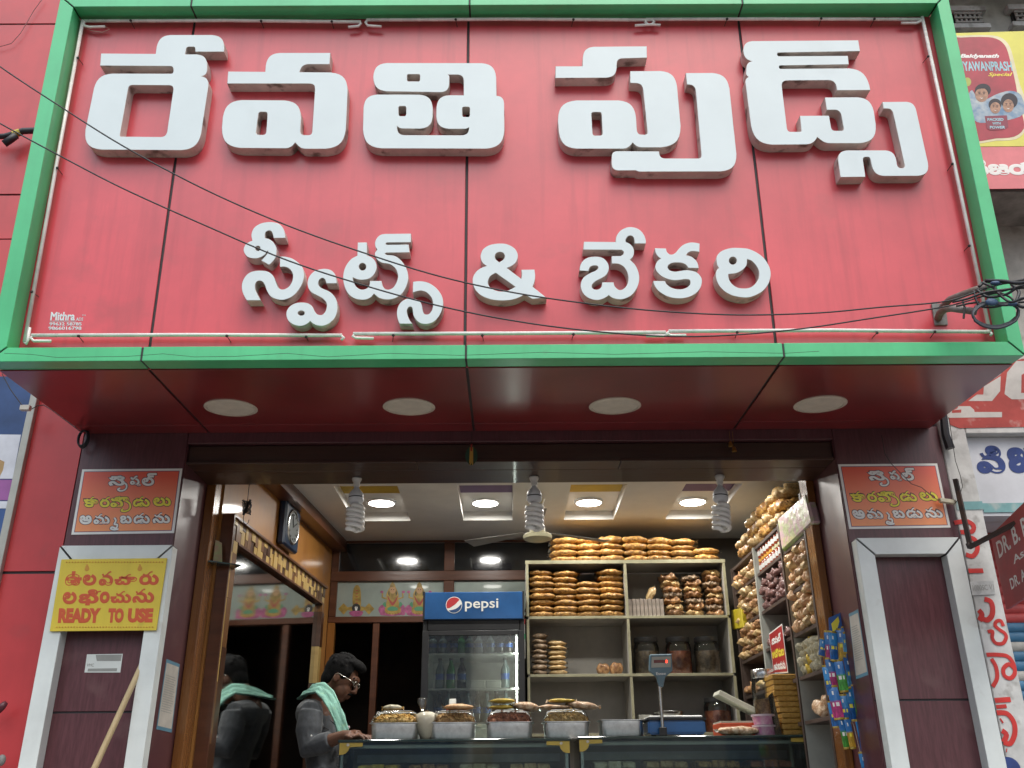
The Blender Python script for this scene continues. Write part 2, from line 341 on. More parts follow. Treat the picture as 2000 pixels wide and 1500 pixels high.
# green frame: mitred bars, butt-jointed in four lengths along the bottom and the top
def bar(pts, t0=0.0, t1=0.085, name='frame_bar', m=GREEN, bev=0.0015):
    mb = MB(); mb.prism([SW(a, b, t0) for a, b in pts], ST, t1-t0); mb.part(name, m, sign, bevel=bev)
OL, OR, IL, IR, IB, IT, OT = -1.961, 1.965, -1.897, 1.911, 0.057, 1.677, 1.735
g = 0.004
fe = [None] + FJ + [None]
for (b0, b1) in ((0.0, IB), (IT, OT)):
    for i in range(4):
        l, r = fe[i], fe[i+1]
        if b0 == 0.0:
            lo = (OL+g, b0) if l is None else (l+g, b0); li = (IL+g, b1) if l is None else (l+g, b1)
            ro = (OR-g, b0) if r is None else (r-g, b0); ri = (IR-g, b1) if r is None else (r-g, b1)
        else:
            lo = (IL+g, b0) if l is None else (l+g, b0); li = (OL+g, b1) if l is None else (l+g, b1)
            ro = (IR-g, b0) if r is None else (r-g, b0); ri = (OR-g, b1) if r is None else (r-g, b1)
        bar([lo, ro, ri, li])
    for j in FJ: bar([(j-g, b0+0.002), (j+g, b0+0.002), (j+g, b1-0.002), (j-g, b1-0.002)], 0.0025, 0.083, 'frame_joint', JOINT, 0)
bar([(OL, g*1.2), (IL, IB+g*1.2), (IL, IT-g*1.2), (OL, OT-g*1.2)]); bar([(IR, IB+g*1.2), (OR, g*1.2), (OR, OT-g*1.2), (IR, IT-g*1.2)])
bar([(OL+0.003, 0.003), (IL, IB), (IL, IB-0.004), (OL+0.007, 0.003)], 0.0025, 0.083, 'frame_joint', JOINT, 0)
bar([(OR-0.003, 0.003), (IR, IB), (IR, IB-0.004), (OR-0.007, 0.003)], 0.0025, 0.083, 'frame_joint', JOINT, 0)
bar([(OL+0.003, OT-0.003), (IL, IT), (IL, IT+0.004), (OL+0.007, OT-0.003)], 0.0025, 0.083, 'frame_joint', JOINT, 0)
bar([(OR-0.003, OT-0.003), (IR, IT), (IR, IT+0.004), (OR-0.007, OT-0.003)], 0.0025, 0.083, 'frame_joint', JOINT, 0)
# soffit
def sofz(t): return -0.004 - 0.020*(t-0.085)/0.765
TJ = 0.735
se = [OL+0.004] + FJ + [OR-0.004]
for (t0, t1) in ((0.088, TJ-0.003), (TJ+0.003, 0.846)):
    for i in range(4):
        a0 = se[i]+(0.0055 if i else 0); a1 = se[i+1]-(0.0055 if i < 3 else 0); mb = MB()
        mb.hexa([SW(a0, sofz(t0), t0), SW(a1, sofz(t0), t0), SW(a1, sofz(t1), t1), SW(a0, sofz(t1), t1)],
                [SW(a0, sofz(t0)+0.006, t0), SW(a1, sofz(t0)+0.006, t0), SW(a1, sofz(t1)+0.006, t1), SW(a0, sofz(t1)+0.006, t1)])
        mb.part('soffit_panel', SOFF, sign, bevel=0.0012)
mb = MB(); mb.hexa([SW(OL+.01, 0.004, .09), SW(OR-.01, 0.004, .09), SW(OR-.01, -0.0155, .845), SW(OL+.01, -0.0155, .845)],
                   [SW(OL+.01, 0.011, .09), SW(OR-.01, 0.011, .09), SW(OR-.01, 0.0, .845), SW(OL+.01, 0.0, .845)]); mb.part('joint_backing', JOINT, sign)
# ---- raised letters
TF = 0.035                          # front of the letters, 55 mm proud of the panels
def letter(loops, zoom, name, label):
    ox, oy, s = zoom; L2 = []
    for lp in loops: L2.append([SG(ox+x/s, oy+y/s, TF)[:2] for x, y in lp])
    dep = TP - TF - 0.001
    vs, fs = curve_mesh(L2, dep, 0.0012)
    mb = MB(); pts = [SW(p.x, p.y, TF + dep/2 - p.z) for p in vs]
    o = V(sign.location)
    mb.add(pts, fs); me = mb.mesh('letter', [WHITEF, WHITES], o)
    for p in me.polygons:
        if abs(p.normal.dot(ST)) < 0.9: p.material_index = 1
    ob = link('letter', me, sign); ob['label'] = label; return ob
ZA = (140, 40, 3.5714); ZB = (690, 60, 5.357); ZC = (1060, 60, 4.6875); ZD = (1430, 60, 4.6875)
letter([fillet([(207,232,0),(587,235,0),(607,103,95),(1070,103,85),(1062,218,0),(865,218,0),(862,183,14),(800,183,22),(790,238,0),(945,238,85),(945,388,70),(898,390,0),(962,396,60),(885,905,135),(70,900,115),(178,372,125),(712,373,20),(712,318,24),(200,315,0)]),
        fillet([(398,450,30),(716,452,30),(662,815,45),(333,812,12)])], ZA, 'letter', 'large white raised letter with tall square bowl, first of upper row')
letter([fillet([(1093,358,0),(1352,360,0),(1362,228,95),(1803,228,0),(1798,305,0),(1605,305,60),(1588,362,0),(1930,365,120),(1905,895,140),(1600,895,70),(1560,850,0),(1525,892,70),(1038,888,130),(1066,556,130),(1605,560,130),(1592,800,28),(1678,803,28),(1702,440,38),(1087,440,0)]),
        fillet([(1303,637,20),(1369,637,20),(1358,800,26),(1282,800,22)])], ZA, 'letter', 'large white raised letter with flag stroke, second of upper row')
letter([fillet([(213,340,140),(1490,342,150),(1497,683,0),(1575,684,80),(1582,1235,190),(100,1230,190),(112,670,140),(830,672,140),(828,1027,130),(490,1023,70),(456,995,0),(458,1095,75),(1212,1097,75),(1213,1010,0),(1180,1027,50),(868,1027,130),(876,676,130),(1158,679,0),(1158,460,65),(985,459,0),(1003,475,20),(1000,645,110),(210,632,140)]),
        fillet([(560,455,20),(702,455,20),(700,533,20),(560,533,20)]), fillet([(470,788,25),(557,788,25),(555,897,25),(472,897,25)]), fillet([(1137,795,25),(1223,795,25),(1222,907,25),(1138,905,25)])], ZB, 'letter', 'large white raised letter of three rounded lobes, third of upper row')
letter([fillet([(120,328,0),(366,328,0),(372,150,100),(950,145,0),(952,247,0),(677,255,50),(672,430,120),(118,433,0)])], ZC, 'letter', 'white raised flag stroke at the upper left of the fourth letter')
letter([fillet([(803,373,0),(1215,370,150),(1278,1068,180),(865,1068,90),(823,1022,0),(780,1080,90),(160,1080,160),(128,640,170),(842,640,160),(862,953,45),(964,955,26),(915,482,65),(803,478,0)]),
        fillet([(443,745,22),(540,745,22),(551,963,26),(455,963,26)])], ZC, 'letter', 'large white raised letter with round lobe and tall stem, fourth of upper row')
letter([fillet([(1312,390,0),(1692,388,155),(1788,1288,145),(880,1290,0),(850,1278,0),(632,1280,60),(635,1105,45),(1062,1107,0),(1070,1172,55),(1458,1172,30),(1398,495,65),(1322,492,0)])], ZC, 'letter', 'long white raised hook sweeping under the fourth letter')
letter([fillet([(103,98,95),(1152,90,0),(1168,187,0),(408,201,18),(412,236,18),(1057,232,0),(1065,308,0),(425,319,17),(430,352,17),(1222,345,190),(1262,543,0),(960,545,0),(950,452,75),(445,456,50),(503,928,38),(637,928,14),(622,782,0),(885,780,0),(908,920,42),(1026,918,20),(992,722,65),(868,725,0),(850,614,0),(1275,610,150),(1338,1030,150),(850,1030,120),(777,972,0),(750,1040,110),(198,1045,190),(118,440,90),(152,425,0),(128,405,30),(134,290,60),(188,281,0),(104,262,90)])], ZD, 'letter', 'large white raised letter with three bars on top, last of upper row')
letter([fillet([(1378,655,0),(1665,652,90),(1816,1328,95),(1300,1330,150),(1262,1155,28),(1190,1155,28),(1217,1337,0),(993,1340,0),(957,1098,85),(1485,1098,115),(1513,1262,48),(1588,1260,26),(1465,712,55),(1388,712,0)])], ZD, 'letter', 'white raised hooked sub-letter at the lower right of the upper row')
ZE = (460, 420, 6.25); ZF = (660, 440, 6.818); ZG = (900, 440, 5.263); ZH = (1250, 440, 7.143); c = 1
letter([spline([(205,300,c),(197,240),(225,165),(290,115),(370,92),(450,90),(530,112),(580,165),(600,225),(606,278,c),(470,280,c),(457,230),(440,197),(405,188),(370,205),(358,240),(358,284,c),(400,295),(450,325),(490,385),(500,450),(485,520),(440,580),(408,605,c),(318,555,c),(370,500),(402,455),(393,428,c),(375,462),(345,492),(290,520),(220,528),(150,510),(110,460),(102,420),(120,370),(160,335),(210,316,c)]), circ(273,408,34)], ZE, 'letter', 'small white raised curl above the first letter of the lower row')
letter([spline([(545,510,c),(610,512),(690,535),(760,580),(815,640),(835,720),(825,800),(790,880),(730,960),(660,1010),(580,1035),(500,1025),(430,990),(385,920),(360,850),(335,815),(300,800),(260,810),(238,850),(240,910),(265,970),(305,1040,c),(140,1040,c),(105,980),(82,910),(82,840),(110,770),(160,715),(230,688),(310,682),(385,692),(440,725),(475,775),(495,830),(520,885),(560,912),(610,905),(660,870),(695,810),(705,740),(690,690),(655,650),(600,630),(545,632,c)])], ZE, 'letter', 'small white raised wave-shaped letter, first of lower row')
letter([spline([(1233,833,c),(1230,790),(1215,730),(1170,680),(1100,660),(1020,668),(950,700),(900,760),(882,830),(895,895),(935,945),(1000,980),(1065,1015),(1105,1060),(1118,1110),(1105,1170),(1070,1215),(1030,1225),(990,1210),(960,1170),(935,1120),(890,1085),(820,1070),(740,1078),(670,1115),(630,1170),(625,1230),(650,1290),(710,1335),(790,1353),(860,1335),(912,1290,c),(950,1325),(1010,1348),(1080,1348),(1150,1315),(1205,1260),(1235,1190),(1242,1110),(1225,1030),(1180,965),(1120,925),(1060,900),(1020,870),(1008,830),(1025,785),(1060,767),(1095,785),(1112,833,c)]), circ(803,1198,45,33)], ZE, 'letter', 'small white raised sub-letter hanging below the first letter of lower row')
letter([spline([(268,232,c),(383,232,c),(385,405,c),(440,425),(490,475),(512,540),(505,600),(470,665),(410,710),(330,725),(260,718),(195,690,c),(205,750),(240,820),(300,858),(350,858),(400,835),(425,790),(430,745,c),(578,745,c),(590,800),(625,850),(680,860),(740,830),(785,760),(803,690),(795,630),(765,570),(710,525),(660,508),(600,500),(540,470),(505,425),(497,370),(530,325,c),(505,290),(497,235),(520,175),(570,130),(630,118,c),(970,115,c),(970,225,c),(650,229,c),(631,246),(650,264,c),(940,260,c),(950,360,c),(645,364,c),(622,380),(650,398),(730,405),(790,430),(850,485),(900,560),(930,650),(930,740),(900,830),(850,910),(780,960),(700,985),(620,985),(550,965),(510,935),(480,908,c),(440,955),(380,985),(310,990),(230,975),(160,930),(110,860),(80,770),(73,680),(90,590),(130,510),(190,445),(262,408,c)]), circ(328,553,52)], ZF, 'letter', 'small white raised letter with two bars on top, second of lower row')
letter([spline([(1003,755,c),(1100,748),(1200,768),(1290,825),(1350,890),(1390,970),(1398,1060),(1375,1150),(1330,1230),(1270,1285),(1190,1312),(1110,1305),(1050,1265),(1010,1200),(1000,1140),(990,1095),(965,1082),(935,1095),(915,1140),(925,1200),(950,1260),(985,1310,c),(825,1310,c),(800,1250),(788,1170),(800,1100),(840,1030),(900,990),(970,978),(1040,988),(1090,1020),(1115,1070),(1125,1130),(1145,1180),(1180,1193),(1220,1180),(1255,1130),(1270,1060),(1260,990),(1225,930),(1170,885),(1100,868),(1040,880),(1000,895,c)])], ZF, 'letter', 'small white raised hooked sub-letter beside the ampersand')
letter([spline([(400,190),(480,200),(550,240),(583,300),(575,360),(540,405),(470,440,c),(622,555,c),(630,510),(625,460,c),(755,458,c),(762,520),(755,580),(735,632,c),(875,745,c),(735,755,c),(655,708,c),(600,740),(520,765),(420,773),(310,760),(210,720),(150,660),(125,590),(130,530),(165,475),(215,440),(272,420,c),(230,390),(208,345),(208,300),(235,245),(300,205)]), spline([(400,273),(440,285),(455,320),(440,355),(395,385,c),(355,350),(348,315),(365,285)]), spline([(360,488,c),(565,633,c),(500,668),(430,685),(360,675),(305,645),(278,600),(285,550),(310,515)])], ZG, 'letter', 'small white raised ampersand in the middle of the lower row')
letter([spline([(1268,172,c),(1595,175,c),(1600,120),(1640,60),(1700,28),(1760,22),(1830,45),(1880,100),(1900,160),(1898,187,c),(1790,187,c),(1785,145),(1770,115),(1740,105),(1710,118),(1692,150),(1695,175,c),(1730,190),(1765,225),(1778,275),(1765,325),(1735,355,c),(1790,410),(1825,490),(1830,570),(1805,650),(1750,720),(1680,755),(1620,760),(1560,745),(1520,718,c),(1470,750),(1400,768),(1320,750),(1260,700),(1235,630),(1245,570),(1280,525),(1340,490),(1390,468),(1415,440),(1405,418),(1375,412),(1335,420),(1318,445),(1310,470,c),(1222,465,c),(1228,420),(1255,370),(1310,335),(1390,325),(1460,340),(1505,385),(1520,440),(1500,500),(1450,540),(1390,570),(1350,605),(1345,640),(1375,663),(1420,660),(1450,630),(1455,588,c),(1568,590,c),(1580,630),(1620,665),(1660,665),(1705,625),(1725,560),(1715,490),(1680,430),(1620,395),(1555,393,c),(1553,320,c),(1645,318,c),(1672,300),(1675,270),(1650,251,c),(1262,250,c)])], ZG, 'letter', 'small white raised letter right of the ampersand')
letter([spline([(212,323,c),(360,328,c),(370,370),(405,405),(450,412),(500,385),(545,330),(600,280),(670,250),(740,243),(828,258,c),(825,370,c),(760,360),(700,365),(660,390),(638,422,c),(700,435),(760,475),(800,530),(815,597,c),(672,592,c),(650,555),(590,525),(500,518),(430,530),(390,560),(385,600),(420,635),(490,650),(560,640),(640,630),(730,640),(800,670),(850,730),(860,790),(840,870),(780,945),(690,995),(580,1018),(460,1012),(350,975),(260,915),(205,840),(188,780,c),(345,782,c),(365,820),(420,865),(500,893),(590,895),(660,870),(700,830),(705,790),(690,760),(630,750),(560,760),(470,765),(380,745),(300,705),(240,650),(215,590),(230,530),(260,490),(298,465,c),(250,430),(218,375)])], ZH, 'letter', 'small white raised S-shaped letter, second from the right of lower row')
letter([spline([(1380,320),(1500,330),(1610,375),(1710,445),(1780,540),(1815,630),(1815,730),(1780,830),(1710,915),(1620,970),(1510,1005),(1390,1000),(1270,970),(1170,910),(1100,830),(1065,740),(1062,660),(1080,620),(1105,600,c),(1078,550),(1068,480),(1080,425),(1130,370),(1210,335),(1290,320)]), spline([(1490,472,c),(1550,490),(1610,545),(1655,620),(1665,690),(1650,760),(1600,830),(1530,875),(1440,885),(1350,870),(1280,820),(1240,760),(1228,700),(1232,680,c),(1330,668),(1400,640),(1455,595),(1485,545)]), circ(1295,495,58)], ZH, 'letter', 'small white raised round spiral letter at the right end of lower row')
# sign maker's print in the lower left corner
mb = MB(); zs = (60, 580, 8.3333)
def sq(x0, y0, x1, y1, dx=0): return [SW(*SG(zs[0]+x/zs[1+1], zs[1]+y/zs[2], TP-0.0008)) for x, y in ((x0+dx, y0), (x1+dx, y0), (x1, y1), (x0, y1))]
text_on(mb, 'Mithra', sq(315, 245, 715, 385), -ST, bold=0.03, shear=0.15); text_on(mb, 'ADS', sq(735, 335, 855, 388), -ST, bold=0.0, shear=0.2); text_on(mb, 'TM', sq(835, 288, 890, 310), -ST, bold=0.0)
text_on(mb, '99632 58785', sq(303, 412, 828, 467), -ST, bold=0.025); text_on(mb, '9866016798', sq(288, 480, 825, 538), -ST, bold=0.025)
mb.slab(sq(312, 391, 735, 397), -ST, 0.0004); o = mb.part('printed_lettering', WHITEF, sign); o['label'] = 'small white sign maker print with two phone numbers'

# ---- neon tubes round the panel, each held by wire clips
def neon(pts, label, ends=(), clips=()):
    t0 = 0.062
    base = SW(*SG(*pts[0], t0)); th = thing('neon_tube', base, label, 'neon tube', 'neon tubes round the sign')
    W = [SW(*SG(u, v, t0)) for u, v in pts]
    mb = MB(); mb.tube(W, 0.0075, 10)
    for e in ends:                          # the tube turns back on itself at its end
        mb.tube([SW(*SG(u, v, t0)) for u, v in e], 0.006, 8)
    mb.part('glass_tube', TUBE, th, smooth=True)
    for (u, v, du, dv) in clips:
        mb = MB(); p = SW(*SG(u, v, 0.054)); q = SW(*SG(u+du, v+dv, TP-0.001)); mb.tube([p, q], 0.0016, 5); mb.ell(p, (0.006, 0.006, 0.006), 8, 6); mb.part('clip', WIRE, th)
neon([(165,41),(440,40),(705,43)], 'white neon tube along the left third of the sign top', [[(166,42),(163,46),(166,51),(175,53),(205,52)], [(700,43),(705,46),(700,51),(680,53)]], [(255,40,8,16),(510,41,5,14),(648,42,4,14)])
neon([(716,39),(990,37.5),(1276,39)], 'white neon tube along the middle third of the sign top', [[(718,39),(714,44),(718,50),(745,52)], [(1272,39),(1278,43),(1272,48),(1240,50)]], [(890,38,3,15),(1120,38,-4,14)])
neon([(1262,38),(1500,37),(1798,38)], 'white neon tube along the right third of the sign top', [[(1264,38),(1260,43),(1266,48),(1290,49)], [(1796,38),(1799,41),(1790,45),(1760,45)]], [(1420,37,-5,14),(1604,36,-5,15),(1708,37,-8,16)])
neon([(162,40),(107,340),(48,668)], 'white neon tube down the left side of the sign', [[(48,668),(51,672),(55,664),(58,640)]], [(152,113,10,13),(112,328,10,13),(62,570,14,10)])
neon([(1801,33),(1868,340),(1933,648)], 'white neon tube down the right side of the sign', [[(1933,648),(1937,652),(1934,655)]], [(1813,110,-11,13),(1860,320,-10,14),(1893,480,-10,10)])
neon([(62,655),(380,654),(668,655)], 'white neon tube along the left third of the sign bottom', [[(66,655),(60,660),(66,666),(100,666)], [(665,655),(672,660),(666,664)]], [(153,656,10,12),(443,656,8,12),(598,658,4,8)])
neon([(690,652),(1000,651),(1300,649)], 'white neon tube along the middle third of the sign bottom', [[(693,652),(689,657),(695,660),(730,661)], [(1298,649),(1303,653),(1296,656),(1262,656)]], [(768,655,-1,12),(942,655,2,10),(1120,653,-3,10)])
neon([(1306,647),(1620,645),(1932,648)], 'white neon tube along the right third of the sign bottom', [[(1308,647),(1303,651),(1310,655),(1340,655)]], [(1440,649,-4,10),(1713,650,-10,11),(1826,648,-9,12)])
mb = MB(); mb.tube([SW(*SG(u, v, 0.07)) for u, v in [(165,55),(180,60),(200,63),(214,57),(206,52)]], 0.0012, 5); mb.thing('loose_wire', mat('beige_wire', (0.5, 0.45, 0.36), rough=0.5), 'short beige loose wire at the top left corner of the sign', 'wire')

# ---- round downlights in the soffit (unlit)
SOFN = (SS*-1)
def on_soffit(u, v):
    d = ray(u, v); p0 = SW(0, -0.015, 0.5); return CAM + d*((p0-CAM).dot(SS)/d.dot(SS))
for i, (u, v) in enumerate(((451,797),(799,795),(1201,793),(1602,790))):
    p = on_soffit(u, v); th = thing('soffit_downlight', p, '%s of four round cream unlit downlights under the signboard, from the left' % ORD[i+1], 'downlight', 'downlights under the signboard')
    mb = MB(); mb.lathe([(0.112, 0.012), (0.112, -0.002), (0.098, -0.006), (0.098, 0.0)], p, SOFN*-1, 36); mb.part('trim_ring', mat('downlight_trim', (0.62, 0.56, 0.47), rough=0.45), th, smooth='auto')
    mb = MB(); mb.lathe([(0.0975, 0.0), (0.0975, -0.003), (0.0, -0.004)], p, SOFN*-1, 36); mb.part('diffuser', mat('downlight_diffuser', (0.66, 0.60, 0.51), rough=0.5, var=0.05, scale=20), th, smooth='auto')
# ------------------------------------------------------------------ shop front: pillars, header beam
def px_z(u, v, y): return Y(u, v, y).z
ZTOP = 2.955
def pillar(x0, x1, inner, label, jz):
    th = thing('shop_pillar', ((x0+x1)/2, 0.2, 0), label, 'pillar')
    mb = MB(); mb.box((x0+0.004, 0.006, 0.0), (x1-0.004, 0.375, ZTOP)); mb.part('core', JOINT, th)
    for z0, z1 in ((0.0, jz-0.004), (jz+0.004, ZTOP)):
        mb = MB(); mb.box((x0, 0.0, z0), (x1, 0.0055, z1)); mb.part('front_panel', MAROON, th, bevel=0.001)
    mb = MB(); xx = x1 if inner > 0 else x0
    mb.box((xx-0.003, 0.008, 0), (xx+0.003, 0.376, ZTOP)); mb.part('reveal_panel', MAROON, th, bevel=0.001)
    return th
JZ = px_z(210, 1391, 0)
pillar(-1.955, -1.478, 1, 'dark maroon clad pillar left of the shop opening', JZ)
pillar(1.508, 2.0, -1, 'dark maroon clad pillar right of the shop opening', px_z(1820, 1367, 0))
beam = thing('header_beam', (0, 0.15, 2.80), 'dark brown wooden beam over the shop opening', 'beam')
mb = MB(); mb.box((-1.474, 0.0, 2.895), (1.504, 0.05, ZTOP)); mb.part('upper_board', MAROON, beam, bevel=0.002)
mb = MB(); mb.box((-1.474, 0.03, 2.815), (1.504, 0.10, 2.892)); mb.part('middle_board', BROWN, beam, bevel=0.002)
xs = [-1.474, -0.42, 0.52, 1.504]
for i in range(3):
    mb = MB(); mb.box((xs[i]+0.0015, 0.012, 2.80), (xs[i+1]-0.0015, 0.128, 2.812)); mb.part('plank', BROWN, beam, bevel=0.0015)
mb = MB(); mb.box((-1.474, 0.132, 2.80), (1.504, 0.335, 2.815)); mb.part('plank', BROWN, beam, bevel=0.0015)
mb = MB(); mb.box((-1.474, 0.10, 2.8151), (1.504, 0.334, 3.25)); mb.part('beam_core', BROWN, beam)
# jambs of varnished wood behind the pillars
for x0, x1, lb in ((-1.474, -1.43, 'varnished wooden door jamb on the left, beside the mirror'), (1.466, 1.504, 'varnished wooden door jamb on the right, beside the snack shelves')):
    mb = MB(); mb.box((x0, 0.337, FLOOR), (x1, 0.445, 3.2)); mb.thing('door_jamb', JAMB, lb, 'door jamb', bevel=0.003)
for x, lb in ((-1.4745, 'thin black seal between the left pillar and jamb'), (1.5045, 'thin black seal between the right pillar and jamb')):
    mb = MB(); mb.box((x-0.003, 0.377, FLOOR), (x+0.003, 0.39, 2.8)); mb.thing('black_seal', JOINT, lb, 'seal')

mb = MB(); mb.box((-1.956, 0.055, 3.402), (2.026, 0.35, 7.2)); mb.thing('upper_facade', WHITES if False else mat('upper_plaster', (0.55, 0.53, 0.48), rough=0.8, var=0.1, scale=3, streak=0.3), 'pale plastered upper wall behind the signboard', 'wall')
# ------------------------------------------------------------------ white frames on the pillars
def white_frame(ul, ur, vt, label):
    # outer px edges at vt; three mitred bars 60 mm deep
    d = 0.06; a = Y(ul, vt, -d); b = Y(ur, vt, -d); zt = (a.z+b.z)/2; x0, x1 = a.x, b.x; wd = 0.072
    th = thing('pillar_frame', ((x0+x1)/2, -d/2, 0), label, 'frame', 'white frames on the two pillars')
    gq = 0.0025
    def pr(pts, nm, m=WFRAME, y0=-d, y1=-0.0005, bv=0.0015):
        mb = MB(); mb.prism([V((x, y0, z)) for x, z in pts], FY, y1-y0); mb.part(nm, m, th, bevel=bv)
    pr([(x0, 0.0), (x0+wd, 0.0), (x0+wd, zt-wd-gq*2), (x0, zt-gq*2)], 'frame_bar')
    pr([(x1-wd, 0.0), (x1, 0.0), (x1, zt-gq*2), (x1-wd, zt-wd-gq*2)], 'frame_bar')
    pr([(x0+gq*2, zt), (x0+wd+gq*2, zt-wd), (x1-wd-gq*2, zt-wd), (x1-gq*2, zt)], 'frame_bar')
    pr([(x0+0.002, zt-0.002), (x0+wd, zt-wd), (x0+wd-0.001, zt-wd-0.005), (x0+0.001, zt-0.006)], 'mitre_joint', JOINT, -d+0.001, -0.002, 0)
    pr([(x1-0.002, zt-0.002), (x1-wd, zt-wd), (x1-wd+0.001, zt-wd-0.005), (x1-0.001, zt-0.006)], 'mitre_joint', JOINT, -d+0.001, -0.002, 0)
    return x0, x1, zt
lx0, lx1, lzt = white_frame(117, 338, 1065, 'white frame on the left pillar, behind the yellow board')
rx0, rx1, rzt = white_frame(1671, 1875, 1050, 'white frame on the right pillar, empty inside')

# ------------------------------------------------------------------ the two orange posters
ZP = (0, 840, 4.41)
POST = mat('orange_poster_paper', (0.92, 0.34, 0.13), rough=0.4, var=0.04, coat=0.3, coat_rough=0.2, grad=(0.02, 0.27, (0.80, 0.12, 0.065)))
PWHITE = mat('poster_white_print', (0.82, 0.82, 0.79), rough=0.45, var=0.03); PYEL = mat('poster_yellow_print', (0.84, 0.74, 0.07), rough=0.45, var=0.03)
PDARK = mat('poster_dark_outline', (0.06, 0.035, 0.05), rough=0.5, var=0.03); PPURP = mat('poster_purple_line', (0.13, 0.05, 0.14), rough=0.5)
def strokes(mb, lines, fn, r, n, mi=0, flat=0.06, sub=4):
    n = V(n)
    for ln in lines:
        pl = spline([tuple(p) for p in ln], sub, False); mb.tube([fn(x, y) for x, y in pl], r, 6, flat=(n, flat), mi=mi)
def poster(u0, label, quad, dx):
    y = -0.0015; q = [V((p.x+dx, y, p.z)) for p in quad]
    th = thing('orange_poster', ((q[0]+q[1]+q[2]+q[3])/4 - V((0, 0, (q[0].z-q[3].z)/2))), label, 'poster', 'orange posters on the pillars')
    cen = (q[0]+q[1]+q[2]+q[3])/4
    def sh(k, dy): return [V(((p.x-cen.x)*k[0]+cen.x, y-dy, (p.z-cen.z)*k[1]+cen.z)) for p in q]
    mb = MB(); mb.slab(sh((1, 1), 0), FRONT, 0.0006); mb.part('sheet', PWHITE, th)
    mb = MB(); mb.slab(sh((0.952, 0.93), 0.0008), FRONT, 0.0002); mb.part('border_line', PPURP, th)
    mb = MB(); mb.slab(sh((0.94, 0.912), 0.0011), FRONT, 0.0002); mb.part('orange_field', POST, th)
    def zq(x0, y0, x1, y1, k, dy):   # zoom-pixel box on the left poster (it leans), moved to this poster
        r = []
        for x, yy in ((x0, y0), (x1, y0), (x1, y1), (x0, y1)):
            sk = (yy-y0)*0.0; p = Y(ZP[0]+(x+sk)/ZP[2], ZP[1]+yy/ZP[2], y-dy); r.append(V((p.x+dx, y-dy, p.z)))
        return r
    def fn(dy): return lambda x, yy: (lambda p: V((p.x+dx, y-dy, p.z)))(Y(ZP[0]+x/ZP[2], ZP[1]+yy/ZP[2], y-dy))
    words = [('సె', (935,372+20,1075,480), 0), ('ష', (1120,392,1215,482), 0), ('ల్', (1222,370,1350,480), 0),
             ('కా', (722,575,845,665), 1), ('ర', (860,575,945,665), 1), ('పొ', (950,572,1110,665), 1), ('డు', (1145,572,1290,660), 1), ('లు', (1320,578,1472,655), 1),
             ('అ', (685,735,790,812), 0), ('మ', (805,722,945,810), 0), ('బ', (1035,735,1135,805), 0), ('డు', (1150,715,1290,805), 0), ('ను', (1315,712,1465,803), 0)]
    vat = [([(1062,450),(1088,470),(1088,500),(1062,520),(1030,522),(1015,510),(1035,500)], 0),
           ([(1085,610),(1115,630),(1122,665),(1105,690),(1070,700),(1045,692),(1060,678)], 1),
           ([(985,755),(998,780),(985,810),(1010,815),(1000,845),(965,835),(955,850),(985,858),(1020,852)], 0)]
    for part, mi_, bold, dy, rr in (('letter_outline', 2, 0.08, 0.0014, 0.0075), ('letter', None, 0.036, 0.0019, 0.0045)):
        groups = (0, 1) if mi_ is None else (2,)
        for gi in groups:
            for t, bx, cidx in words:
                if gi == 2 or cidx == gi:
                    ex = 5 if gi == 2 else 0; mb = MB()
                    text_on(mb, t, zq(bx[0]-ex, bx[1]-ex, bx[2]+ex, bx[3]+ex, 1, dy), FRONT, 0.0003, bold); mb.part(part, (PWHITE, PYEL, PDARK)[gi], th)
            for ln, cidx in vat:
                if gi == 2 or cidx == gi: mb = MB(); strokes(mb, [ln], fn(dy), rr, FRONT); mb.part(part, (PWHITE, PYEL, PDARK)[gi], th)
LQ = [Y(161,917,0), Y(356.5,915.3,0), Y(340,1041.3,0), Y(139.5,1044.5,0)]
RQ = [Y(1638,910,0), Y(1832,907,0), Y(1854.5,1030.7,0), Y(1657.6,1034,0)]
poster(0, 'orange poster with white and yellow Telugu text on the left pillar', LQ, 0)
poster(1, 'orange poster with white and yellow Telugu text on the right pillar', LQ, (sum((p.x for p in RQ))-sum((p.x for p in LQ)))/4)

# ------------------------------------------------------------------ yellow board on the left frame
yb = -0.064
YBQ = [Y(121,1093,yb), Y(327,1090.5,yb), Y(306,1231.5,yb), Y(98,1233.5,yb)]
th = thing('yellow_board', Y(200,1232,yb), 'yellow board with red Telugu words and READY TO USE on the left frame', 'board')
mb = MB(); mb.slab(YBQ, FRONT, 0.006); mb.part('panel', mat('yellow_printed_board', (0.74, 0.57, 0.055), rough=0.45, var=0.05, scale=3, streak=0.2, dirt=(10, 0.66, 0.3, (0.35, 0.28, 0.05))), th, bevel=0.001)
ORP = mat('red_board_print', (0.62, 0.10, 0.03), rough=0.5, var=0.05)
def yq(x0, y0, x1, y1, zz=ZP, sk=0.0): return [Y(zz[0]+x/zz[2], zz[1]+y_/zz[2], yb-0.0066) for x, y_ in ((x0+sk, y0), (x1+sk, y0), (x1, y1), (x0, y1))]
mb = MB()
